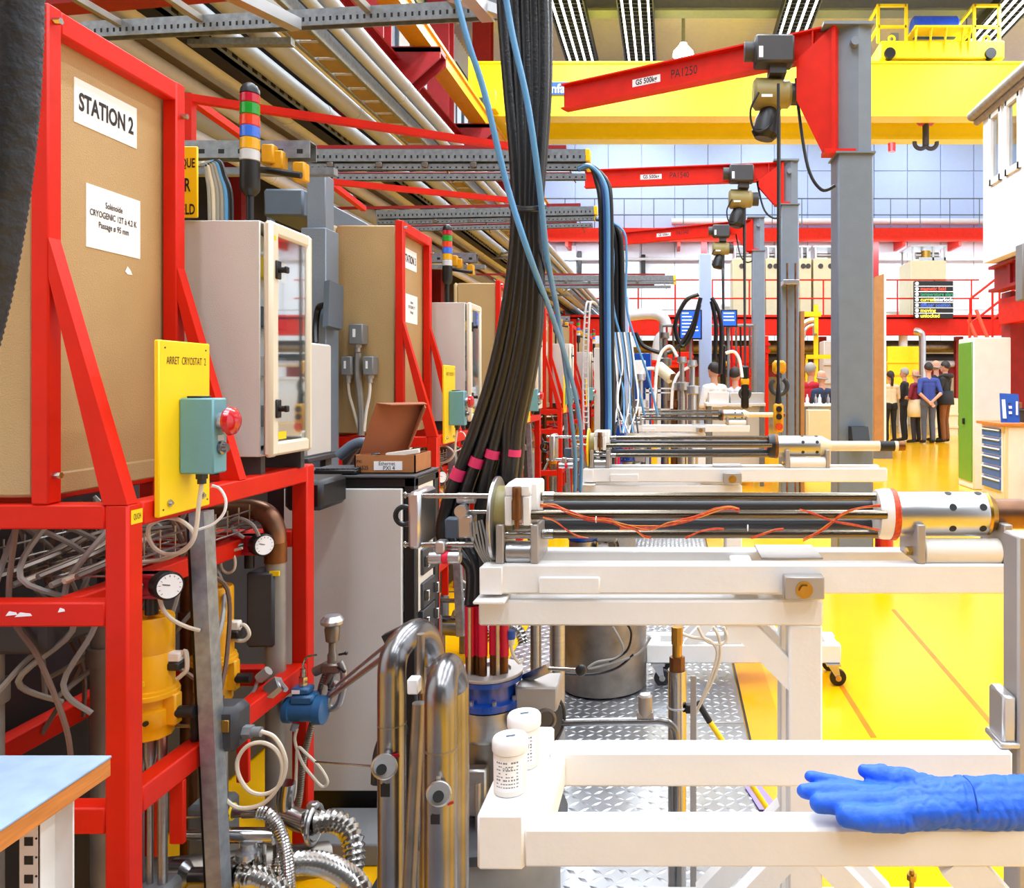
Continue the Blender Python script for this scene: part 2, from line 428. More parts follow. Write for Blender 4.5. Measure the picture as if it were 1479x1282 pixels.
# louvred strip lights
for n, lx in enumerate((-2.55, -0.88, 3.15, 8.3)):
    for k in range(6):
        y0 = -7.6 + k * 6.2; LN = 5.8 if k < 5 else 4.0
        t = thing('strip_light', (lx, y0 + 2.9, 10.45), 'long louvred ceiling strip light, %s in the %s row from the windows' % (('first', 'second', 'third', 'fourth', 'fifth', 'last')[k], ('first', 'second', 'third', 'fourth')[n]), 'ceiling light', 'louvred strip lights')
        part(t, 'housing', 'mid_grey', lambda m: m.box(lx-0.43, lx+0.43, y0, y0+LN, 10.62, 10.7))
        def louv(m):
            for q in range(int(LN/0.2)+1): m.box(lx-0.43, lx+0.43, y0 + q*0.2, y0 + q*0.2 + 0.03, 10.5, 10.61)
            for s in (-1, 1): m.box(lx + s*0.43 - 0.015, lx + s*0.43 + 0.015, y0, y0+LN, 10.46, 10.7)
        part(t, 'louvre', 'black', louv)
        for q in range(4):
            part(t, 'tube', 'lamp_tube', lambda m: m.box(lx - 0.34 + q*0.21, lx - 0.29 + q*0.21, y0 + 0.05, y0 + LN - 0.05, 10.44, 10.49))
        part(t, 'hanger', 'mid_grey', lambda m: [m.cyl((lx, y0 + q, 10.7), (lx, y0 + q, 11.66), 0.02, n=8) for q in (0.6, LN - 0.6)])
t = thing('high_bay_lamp', P(987, 80, 22), 'round glowing high bay lamp above the yellow crane girder', 'lamp')
c = P(987, 76, 22)
part(t, 'lamp_dome', 'lamp_tube', lambda m: m.lathe(c - V(0, 0, 0.1), Z_, [(0, 0.3), (0.12, 0.28), (0.3, 0.12), (0.36, 0.1)]))
part(t, 'lens', 'high_bay', lambda m: m.sphere(c - V(0, 0, 0.1), 0.27, sc=(1, 1, 0.45)))
part(t, 'hanger', 'mid_grey', lambda m: m.cyl(c + V(0, 0, 0.24), V(c.x, c.y, 11.66), 0.05, n=10))
# red building columns along the windows, brackets and beams
for k in range(4):
    yy = 14.3 + k * 4.15
    t = thing('building_column', (-5.35, yy, 0), 'dark red steel column by the windows, number %s from the camera' % ('one', 'two', 'three', 'four')[k], 'column', 'red building columns')
    def ib(m):
        m.box(-5.6, -5.1, yy-0.22, yy-0.18, 0, 11.7); m.box(-5.6, -5.1, yy+0.18, yy+0.22, 0, 11.7); m.box(-5.37, -5.33, yy-0.2, yy+0.2, 0, 11.7)
    part(t, 'shaft', 'dark_red', ib)
    def br(m):
        for s in (-0.2, 0.16): m.prism([V(-5.1, yy+s, 7.28), V(-4.1, yy+s, 7.28), V(-4.1, yy+s, 7.1), V(-5.1, yy+s, 6.2)], V(0, 0.04, 0))
        m.box(-5.1, -4.1, yy-0.2, yy+0.2, 7.2, 7.3)
    part(t, 'bracket', 'dark_red', br)
def ibeam(m, x, y0, y1, z0, z1, w_, tf=0.04, tw=0.03):
    m.box(x-w_/2, x+w_/2, y0, y1, z0, z0+tf); m.box(x-w_/2, x+w_/2, y0, y1, z1-tf, z1); m.box(x-tw/2, x+tw/2, y0, y1, z0+tf, z1-tf)
one('longitudinal_beam', 'dark_red', 'long dark red girder running along the window columns', 'beam', lambda m: ibeam(m, -4.95, 3, 28, 6.45, 7.1, 0.28))
one('crane_runway', 'ochre', 'yellow crane runway beam carried on the red column brackets', 'beam', lambda m: (m.box(-4.61, -4.255, 4, 28, 7.3, 7.36), m.box(-4.47, -4.30, 4, 28, 7.36, 7.58), m.box(-4.61, -4.255, 4, 28, 7.58, 7.64), m.box(-4.46, -4.40, 4, 28, 7.64, 7.72)))
# ---------------------------------------------------------------- bridge crane
g = thing('bridge_crane', (2.2, 20, 7.7), 'big yellow double girder overhead crane spanning the hall', 'crane')
part(g, 'girder', 'crane_yellow', lambda m: (m.box(-4.7, 12, 19.04, 19.42, 7.8, 8.98), m.box(-4.75, 12, 19, 19.5, 7.72, 7.8), m.box(-4.75, 12, 19, 19.5, 8.98, 9.03)))
part(g, 'girder', 'crane_yellow', lambda m: (m.box(-4.7, 12, 20.85, 21.2, 7.8, 8.98), m.box(-4.75, 12, 20.8, 21.25, 7.72, 7.8), m.box(-4.75, 12, 20.8, 21.25, 8.98, 9.03)))
part(g, 'shade_plate', 'crane_yellow', lambda m: m.box(-4.7, 12, 19.5, 20.8, 8.9, 8.95))  # unseen plate added to shade the recess between the girders
part(g, 'end_carriage', 'crane_yellow', lambda m: (m.rbox(-4.72, -4.1, 18.6, 21.6, 7.76, 8.2, 0.02), m.box(-4.7, -4.66, 18.4, 18.9, 8.2, 8.9)))
part(g, 'wheel', 'dark_grey', lambda m: [m.cyl((-4.5, y, 7.85), (-4.36, y, 7.85), 0.13) for y in (18.5, 21.6)])
ns = part(g, 'nameplate', 'sign_blue', lambda m: m.box(*sorted((P(778, 0, 19).x, P(847, 0, 19).x)), 18.985, 19.0, P(0, 137, 19).z, P(0, 119, 19).z))
text('bonfanti', 0.30, P(806, 128.5, 18.985), X_, Z_, 'paper', ns, sx=1.0, lift=0.01, bold=0.02)
tr = part(g, 'trolley', 'crane_yellow', lambda m: (m.rbox(5.0, 7.95, 19.0, 21.2, 9.1, 9.52, 0.02), m.box(5.75, 7.1, 18.8, 19.6, 9.75, 9.8), [m.prism([V(x, 19.0, 9.2), V(x, 19.0, 9.76), V(x, 18.8, 9.76)], V(0.02, 0, 0)) for x in (5.8, 6.15, 6.5, 6.9, 7.07)]))
part(tr, 'hoist_drum', 'drum_blue', lambda m: m.cyl((5.85, 19.4, 10.0), (6.95, 19.4, 10.0), 0.27, ch=0.05, n=14))
for x0, x1 in ((4.95, 5.62), (7.25, 7.85)):
    def rail(m):
        for x in (x0, x1): m.box(x-0.035, x+0.035, 19.05, 19.12, 9.5, 10.42)
        for z in (9.88, 10.39): m.box(x0, x1, 19.05, 19.12, z-0.03, z+0.03)
        for z in (9.88, 10.39): m.box(x0-0.03, x0+0.03, 19.1, 20.9, z-0.03, z+0.03)
    part(tr, 'guard_rail', 'crane_yellow', rail)
for x in (5.2, 7.6): part(tr, 'wheel', 'black', lambda m: m.cyl((x, 18.93, 9.2), (x, 19.1, 9.2), 0.13))
part(tr, 'lifting_lug', 'crane_yellow', lambda m: [m.torus((x, 19.1, 9.6), Y_, 0.07, 0.03) for x in (5.28, 7.55)])
part(tr, 'motor', 'mid_grey', lambda m: m.rbox(5.28, 5.48, 19.2, 19.6, 9.5, 9.8, 0.02))
hk = P(1337, 190, 20)
hb = part(g, 'hook_block', 'orange_wire', lambda m: (m.rbox(hk.x-0.22, hk.x+0.22, 19.9, 20.1, hk.z+0.15, hk.z+0.42, 0.06), [m.cyl((hk.x+dx, 20, hk.z+0.3), (hk.x+dx, 20, 9.0), 0.012, n=6) for dx in (-0.15, 0.15)]))
part(hb, 'hook', 'dark_grey', lambda m: (m.cyl((hk.x, 20, hk.z+0.2), (hk.x, 20, hk.z-0.35), 0.08), m.torus((hk.x-0.13, 20, hk.z-0.28), Y_, 0.15, 0.055, a0=170, a1=370), m.torus((hk.x+0.13, 20, hk.z-0.28), Y_, 0.15, 0.055, a0=170, a1=370)))
part(g, 'warning_lamp', 'button_red', lambda m: m.cyl(P(1288, 207, 19.2), P(1288, 219, 19.2), 0.09))
# ---------------------------------------------------------------- walkway along the back wall
t = thing('high_walkway', (2, 27.5, 6.2), 'red steel walkway with thin dark railing along the back wall', 'walkway')
def wk(m):
    m.box(-6, 12, 26.9, 28, 6.35, 6.55); m.box(-6, 12, 26.85, 26.95, 6.15, 6.6)
    for k in range(10): m.box(-5.5 + k*1.9, -5.4 + k*1.9, 26.9, 28, 6.0, 6.35)
part(t, 'walkway_beam', 'red', wk)
part(t, 'support_post', 'dark_red', lambda m: [m.box(x-0.1, x+0.1, 26.9, 27.1, 0, 6.2) for x in (-1.8, 1.1, 6.9)])
def rl(m):
    for z in (7.05, 7.6): m.cyl((-6, 26.9, z), (12, 26.9, z), 0.022, n=6)
    for k in range(18): m.cyl((-5.6 + k, 26.9, 6.5), (-5.6 + k, 26.9, 7.6), 0.016, n=6)
part(t, 'railing', 'slate', rl)
part(t, 'pipe_run', 'pipe_white', lambda m: (m.cyl((0, 27.8, 7.0), (12, 27.8, 7.0), 0.12), m.cyl((-6, 27.8, 5.7), (12, 27.8, 5.7), 0.05)))
# doors and cabinet boxes on the back wall
for n, (x0, x1, y0, y1) in enumerate(((803, 832, 355, 400), (897, 924, 352, 405))):
    a, b = P(x0, y1, 27.9), P(x1, y0, 27.9)
    d = thing('door_%d' % (n+1), ((a.x+b.x)/2, 27.9, a.z), None, None, kind='structure')
    part(d, 'leaf', 'wall_white', lambda m: m.rbox(a.x, b.x, 27.88, 28.0, a.z, b.z, 0.01))
    part(d, 'handle', 'black', lambda m: m.rbox(b.x+0.05, b.x+0.2, 27.8, 27.9, a.z+0.1, a.z+0.9, 0.02))
# ---------------------------------------------------------------- mezzanine with tall cream cubicles
MZ = 21.5
t = thing('mezzanine', (3, 22.5, 0), 'red steel mezzanine floor with railing and dark pipes beneath', 'mezzanine')
zt, zb = P(0, 455, MZ).z, P(0, 484, MZ).z
part(t, 'edge_beam', 'red', lambda m: (m.box(-3, 10, MZ, MZ+0.05, zb, zt), m.box(-3, 10, MZ-0.1, MZ+0.2, zt-0.06, zt), m.box(-3, 10, MZ-0.1, MZ+0.2, zb, zb+0.06)))
part(t, 'deck', 'mid_grey', lambda m: m.box(-3, 10, MZ, MZ+5, zt-0.1, zt))
part(t, 'support_column', 'white', lambda m: m.cyl((P(1309, 0, MZ).x, MZ+0.3, 0), (P(1309, 0, MZ).x, MZ+0.3, zt), 0.12))
for x in (0.5, 4.2, 8.0): part(t, 'support_column', 'dark_red', lambda m: m.box(x-0.1, x+0.1, MZ+0.6, MZ+0.8, 0, zb))
def rl(m):
    for z in (zt+0.45, zt+0.95): m.cyl((-3, MZ, z), (8.3, MZ, z), 0.022, n=6)
    for k in range(12): m.cyl((-2.9 + k, MZ, zt), (-2.9 + k, MZ, zt+0.95), 0.022, n=6)
part(t, 'railing', 'red', rl)
part(t, 'pipe', 'old_steel', lambda m: m.cyl((-1, MZ+1.1, zb-0.25), (9.5, MZ+1.1, zb-0.25), 0.17))
part(t, 'pipe', 'dark_grey', lambda m: m.cyl((-1, MZ+1.5, zb-0.6), (9.5, MZ+1.5, zb-0.6), 0.16))
part(t, 'pipe', 'pipe_white', lambda m: m.cyl((4, MZ+0.8, zb-0.75), (9.5, MZ+0.8, zb-0.75), 0.09))
part(t, 'cross_beam', 'dark_red', lambda m: m.box(-1, 9.5, MZ+2.0, MZ+2.2, zb-1.1, zb-0.75))
part(t, 'back_panel', 'cream', lambda m: m.box(-3, 10, MZ+4.6, MZ+4.7, 0, zb-0.1))
for n, (x0, x1) in enumerate(((1058, 1102), (1106, 1126), (1155, 1172), (1175, 1209))):
    a = P(x0, 452, 22.6); b = P(x1, 373, 22.6)
    c = thing('cubicle', (a.x, 22.8, zt), 'cream electrical cubicle on the mezzanine, %s from the left' % ('first', 'second', 'third', 'fourth')[n], 'cubicle', 'cream cubicles on the mezzanine')
    part(c, 'body', 'cream', lambda m: m.rbox(a.x, b.x, 22.6, 23.6, zt, b.z, 0.02))
    part(c, 'gauge', 'dark_grey', lambda m: [m.cyl((a.x + (b.x-a.x)*q, 22.57, b.z-0.22), (a.x + (b.x-a.x)*q, 22.62, b.z-0.22), 0.07) for q in (0.3, 0.72)])
    part(c, 'busbar_cage', 'alu', lambda m: (m.rbox(a.x+0.05, a.x+0.12, 22.7, 23.4, b.z, b.z+0.35, 0.01), m.rbox(b.x-0.12, b.x-0.05, 22.7, 23.4, b.z, b.z+0.35, 0.01), m.box(a.x, b.x, 22.7, 23.4, b.z+0.33, b.z+0.38), m.cyl((a.x+0.1, 23, b.z+0.15), (b.x-0.1, 23, b.z+0.15), 0.06)))
c0 = P(1328, 440, 23); c1 = P(1367, 376, 23)
c = thing('transformer_tower', ((c0.x+c1.x)/2, 23.5, zt), 'tall cream tower cabinet with metal cage above the message board', 'cabinet')
part(c, 'body', 'cream', lambda m: m.rbox(c0.x-0.25, c1.x, 23, 24.2, zt, c1.z, 0.02))
def cage(m):
    for x in (c0.x-0.2, (c0.x+c1.x)/2, c1.x-0.05):
        for y in (23.05, 24.1): m.box(x, x+0.05, y, y+0.05, c1.z, c1.z+0.42)
    m.box(c0.x-0.25, c1.x, 23, 24.2, c1.z+0.4, c1.z+0.44); m.cyl((c0.x, 23.4, c1.z+0.2), (c1.x-0.1, 23.4, c1.z+0.2), 0.1); m.box(c0.x, c1.x, 23.05, 23.07, c1.z, c1.z+0.1)
part(c, 'cage', 'alu', cage)
part(c, 'coil', 'brass', lambda m: m.cyl((c1.x-0.5, 23.3, c1.z+0.05), (c1.x-0.5, 23.3, c1.z+0.32), 0.14))
for n, (px, py, r) in enumerate(((1240, 425, 0.3), (1300, 430, 0.24))):
    p = P(px, py, 24.5)
    one('mezzanine_pipe', 'alu', ['wide shiny silver duct lying behind the mezzanine railing', 'narrower silver duct behind the railing next to the cream tower'][n], 'duct', lambda m: (m.cyl(V(1.5 + n*3.2, 24.2 + n*0.5, zt + r), V(4.4 + n*4, 24.2 + n*0.5, zt + r), r, n=16)))
# LED message board
a, b = P(1321, 460, 21.2), P(1377, 405.5, 21.2)
t = thing('message_board', (a.x, 21.2, a.z), 'black message board with seven lit status lines on the mezzanine railing', 'sign')
part(t, 'housing', 'black', lambda m: m.rbox(a.x, b.x, 21.2, 21.34, a.z, b.z, 0.01))
for bx in (a.x + 0.1, b.x - 0.1): part(t, 'hanging_bracket', 'dark_grey', lambda m: m.box(bx, bx + 0.04, 21.33, 21.53, b.z - 0.12, b.z - 0.08))
rows = [('', 'led_red', ''), ('magnetic field', 'led_red', ''), ('temperature alarm', 'led_green', ''), ('current', 'led_yellow', 'interlock'), ('diffuser position', 'led_blue', ''), ('moving', 'led_yellow', ''), ('unlocked', 'led_yellow', '')]
hh = (b.z - a.z) / 7
for i, (s1, c1_, s2) in enumerate(rows):
    z = b.z - hh * (i + 0.5)
    row = part(t, 'status_row', 'ink', lambda m: m.box(a.x+0.12, b.x-0.01, 21.188, 21.2, z - hh*0.4, z + hh*0.4))
    part(row, 'indicator', 'led_white', lambda m: m.cyl((a.x+0.06, 21.18, z), (a.x+0.06, 21.2, z), 0.045))
    if i: part(row, 'divider', 'led_white', lambda m: m.box(a.x, b.x, 21.185, 21.2, z + hh*0.44, z + hh*0.54))
    if s1: text(s1, 0.14, (a.x+0.15, 21.187, z), X_, Z_, c1_, row, align='LEFT', sx=0.88 if len(s1) > 12 else 1, lift=0.002, bold=0.015)
    if s2: text(s2, 0.14, (b.x-0.02, 21.187, z), X_, Z_, 'led_white', row, align='RIGHT', lift=0.002, bold=0.015)
# wooden partition end beside the big grey post
pa, pb = P(1263, 636, 14), P(1279, 395, 14)
t = thing('partition', (pa.x, 14, 0), 'tall wooden partition seen edge on beside big grey crane post', 'partition')
part(t, 'board', 'wood_panel', lambda m: m.prism([V(pa.x, 14, 0.25), V(pa.x, 14, pb.z-0.06), V(pb.x-0.03, 14, pb.z), V(pb.x-0.03, 14, 0.25)], V(0.25, 3.0, 0)))
part(t, 'white_face', 'white', lambda m: m.prism([V(pb.x-0.03, 13.99, 0.2), V(pb.x-0.03, 13.99, pb.z), V(pb.x+0.01, 13.99, pb.z), V(pb.x+0.01, 13.99, 0.2)], V(0.25, 3.0, 0)))
for q in range(2): part(t, 'foot', 'mid_grey', lambda m: m.box(pa.x - 0.15 + q*0.2, pb.x + 0.15 + q*0.2, 14.1 + q*2.6, 14.2 + q*2.6, 0, 0.25))
# ---------------------------------------------------------------- raised white control cabin on the right
t = thing('control_cabin', (6, 8.5, 3), 'white raised control cabin with windows on red steel beams', 'cabin')
XC = 4.304
part(t, 'wall', 'wall_white', lambda m: (m.box(XC, 8.5, 5.0, 11, 2.98, 4.0), m.box(XC, 8.5, 5.0, 11, 4.92, 5.1), m.box(XC, 8.5, 10.72, 11, 4.0, 4.92), [m.box(XC, XC+0.12, 10.22 - k*0.56, 10.37 - k*0.56, 4.0, 4.92) for k in range(9)], m.box(XC, 8.5, 5.0, 5.2, 4.0, 4.92), m.box(8.4, 8.5, 5, 11, 4, 4.92)))
for k in range(9):
    y1 = 10.72 - k*0.56 if k == 0 else 10.22 - (k-1)*0.56; y0 = 10.37 - k*0.56
    wn = part(t, 'window', 'white', lambda m: (m.box(XC-0.03, XC+0.05, y0-0.02, y0+0.05, 3.98, 4.95), m.box(XC-0.03, XC+0.05, y1-0.05, y1+0.02, 3.98, 4.95), m.box(XC-0.03, XC+0.05, y0, y1, 3.98, 4.06), m.box(XC-0.03, XC+0.05, y0, y1, 4.87, 4.95)))
    part(wn, 'pane', 'pane', lambda m: m.box(XC+0.01, XC+0.02, y0+0.05, y1-0.05, 4.06, 4.87))
part(t, 'interior_wall', 'cream', lambda m: m.box(6.5, 6.6, 5.2, 10.9, 4.0, 4.92))
part(t, 'roof', 'white', lambda m: m.prism([V(XC-0.06, 11.08, 5.1), V(XC-0.06, 11.08, 5.2), V(6.6, 11.08, 6.6), V(8.7, 11.08, 5.2), V(8.7, 11.08, 5.1)], V(0, -6.2, 0)))
part(t, 'gutter', 'pipe_grey', lambda m: (m.cyl((XC-0.1, 11.15, 5.06), (XC-0.1, 4.8, 5.06), 0.07), m.cyl((XC-0.03, 11.15, 4.98), (XC-0.03, 4.8, 4.98), 0.05)))
part(t, 'floor_beam', 'dark_red', lambda m: (ibeam(m, XC+0.25, 4.8, 11.2, 2.6, 2.96, 0.2), m.box(XC+0.2, 8.5, 10.6, 10.7, 2.62, 2.96), m.box(XC+0.2, 8.5, 6.0, 6.1, 2.62, 2.96)))
part(t, 'support_leg', 'dark_red', lambda m: (m.box(4.68, 4.98, 11.0, 11.3, 0, 2.6), m.box(XC+0.15, XC+0.4, 7.2, 7.45, 0, 2.6) if False else m.box(8.2, 8.45, 10.9, 11.15, 0, 2.6)))
part(t, 'side_beam', 'red', lambda m: m.box(XC+0.3, XC+0.5, 9, 11.2, 2.15, 2.5))
# red staircase beside the cabin
OFF = V(0.38, 0, 0)
t = thing('steel_stair', (4.9, 13, 0), 'red steel staircase with tube handrails below the white cabin', 'stair')
def stair(m, x0, x1, y0, y1, z0, z1):
    for s in (0, 1): m.bar(V(x0, y0 + s*(y1-y0), z0), V(x1, y0 + s*(y1-y0), z1), 0.04, 0.22, side=Y_)
part(t, 'stringer', 'red', lambda m: stair(m, 5.3, 6.8, 13.4, 14.3, 1.75, 3.15))
for k in range(7): part(t, 'step', 'mid_grey', lambda m: m.box(5.28 + k*0.21, 5.5 + k*0.21, 13.4, 14.3, 1.8 + k*0.2, 1.83 + k*0.2))
part(t, 'landing', 'red', lambda m: (m.box(5.15, 7.2, 13.3, 14.6, 1.78, 1.98), m.box(6.6, 8.2, 13.3, 14.6, 3.0, 3.15)))
part(t, 'landing_post', 'dark_red', lambda m: [m.box(x, x+0.12, y, y+0.12, 0, 1.8) for x in (5.4, 7.0) for y in (13.35, 14.4)])
def hr(m):
    for y in (13.35, 14.35):
        for dz in (0.5, 0.95): m.cyl((5.0, y, 1.9+dz), (6.6, y, 3.15+dz), 0.022, n=8)
        for k in range(4): m.cyl((5.0 + k*0.53, y, 1.9 + k*0.415), (5.0 + k*0.53, y, 2.85 + k*0.415), 0.02, n=8)
part(t, 'handrail', 'red', hr)
def hr2(m):
    for x in (4.62, 5.28):
        for q in (0, 0.16): m.cyl((x + 0.22 + q, 12.4, 0.9), (x + q*0.8, 13.4, 2.4 + q), 0.03, n=8)
        m.cyl((x, 13.35, 1.9), (x, 13.35, 2.5), 0.025, n=8)
    for z in (1.2, 1.5): m.cyl((4.75, 12.8, z), (4.9, 12.8, z), 0.02, n=8)
part(t, 'lower_handrail', 'orange_wire', hr2)
part(t, 'lower_flight', 'red', lambda m: stair(m, 4.9, 4.95, 12.3, 13.3, 0.2, 1.8) if False else [m.box(4.75, 5.45, 12.2 + k*0.18, 12.42 + k*0.18, 0.22 + k*0.26, 0.25 + k*0.26) for k in range(6)])
part(t, 'lower_stringer', 'dark_red', lambda m: [m.bar(V(x, 12.0, 0.0), V(x, 13.3, 1.85), 0.04, 0.2, side=X_) for x in (4.74, 5.46)])
OFF = V(0, 0, 0)
# grey post behind the cabin corner
one('junction_box', 'mid_grey', 'grey junction box under the cabin floor at the right edge', 'box', lambda m: m.rbox(P(1463, 0, 8.6).x, 4.15, 8.6, 9.0, 2.35, 2.97, 0.02) if False else m.rbox(4.1, 4.28, 9.3, 9.5, 2.3, 2.96, 0.01))
# locker with green door
t = thing('locker', (4.0, 10.1, 0), 'white metal locker with a green door on yellow floor', 'locker')
part(t, 'body', 'white', lambda m: m.rbox(3.755, 4.22, 9.9, 10.42, 0, 1.894, 0.01))
d = part(t, 'door', 'green_door', lambda m: m.rbox(3.742, 3.757, 9.93, 10.39, 0.09, 1.84, 0.004))
part(d, 'handle', 'black', lambda m: m.rbox(3.72, 3.745, 10.16, 10.2, 0.8, 0.88, 0.004))
# drawer unit with blue drawers
t = thing('drawer_unit', (4.2, 9.1, 0), 'pale workshop drawer unit with blue drawer fronts and wood top', 'drawer unit')
part(t, 'body', 'cream', lambda m: m.rbox(3.66, 4.7, 8.75, 9.4, 0, 0.85, 0.006))
part(t, 'worktop', 'wood', lambda m: m.rbox(3.6, 4.75, 8.7, 9.42, 0.85, 0.885, 0.006))
part(t, 'drawer_bank', 'paper', lambda m: m.box(3.655, 3.662, 8.8, 9.36, 0.12, 0.84))
for i, (z0, z1) in enumerate(((0.72, 0.81), (0.62, 0.70), (0.52, 0.6), (0.4, 0.5), (0.27, 0.38), (0.13, 0.25))):
    dr = part(t, 'drawer', 'drawer_blue', lambda m: m.rbox(3.635, 3.656, 8.83, 9.33, z0, z1, 0.004))
    part(dr, 'grip', 'paper', lambda m: m.box(3.622, 3.636, 8.83, 9.33, z1-0.02, z1-0.005))
part(t, 'front_panel', 'white', lambda m: m.box(3.70, 4.68, 8.742, 8.75, 0.02, 0.83))
t = thing('standing_sign', (3.85, 8.9, 0.885), 'blue sign board with white drawing standing on the drawer unit', 'sign')
part(t, 'board', 'sign_blue', lambda m: m.prism([V(3.66, 8.85, 0.885), V(3.85, 8.80, 0.885), V(3.86, 8.86, 1.2), V(3.67, 8.91, 1.21)], V(0.003, 0.012, 0)))
part(t, 'white_drawing', 'paper', lambda m: (m.prism([V(3.68, 8.843, 0.93), V(3.715, 8.834, 0.93), V(3.72, 8.882, 1.14), V(3.685, 8.89, 1.14)], V(0, -0.004, 0)), [m.prism([V(3.74, 8.83, z), V(3.77, 8.822, z), V(3.77, 8.83, z+0.03), V(3.74, 8.838, z+0.03)], V(0, -0.006, 0)) for z in (0.98, 1.04)], m.prism([V(3.81, 8.81, 0.97), V(3.83, 8.805, 0.97), V(3.84, 8.83, 1.12), V(3.82, 8.836, 1.12)], V(0, -0.004, 0))))
part(t, 'easel_leg', 'dark_grey', lambda m: m.bar(V(3.76, 8.86, 1.1), V(3.78, 9.0, 0.885), 0.03, 0.008))
t = thing('storage_crate', (4.1, 9.0, 0.885), 'dark grey plastic crate with clutter on the drawer unit', 'crate')
part(t, 'crate_body', 'dark_grey', lambda m: (m.rbox(3.92, 4.35, 8.85, 9.2, 0.885, 1.03, 0.008), m.rbox(3.905, 4.365, 8.835, 9.215, 1.01, 1.03, 0.004)))
part(t, 'card_label', 'paper', lambda m: m.box(4.02, 4.14, 8.845, 8.85, 0.94, 0.97))
one('steel_flask', 'alu', 'ribbed silver flask beside the dark crate at right edge', 'flask', lambda m: m.lathe((4.22, 9.25, 0.885), Z_, [(0, 0.06), (0.12, 0.06), (0.14, 0.05), (0.18, 0.055), (0.22, 0.05), (0.28, 0.04), (0.32, 0.02)]))
one('red_label_box', 'cardboard', 'small pink and white carton standing behind the blue sign', 'carton', lambda m: m.rbox(3.93, 4.06, 9.22, 9.34, 0.885, 1.1, 0.004))
one('corner_cabinet', 'mid_grey', 'grey metal socket box beside the drawer unit at right edge', 'box', lambda m: m.rbox(3.98, 4.2, 8.45, 8.7, 0.1, 0.4, 0.01))
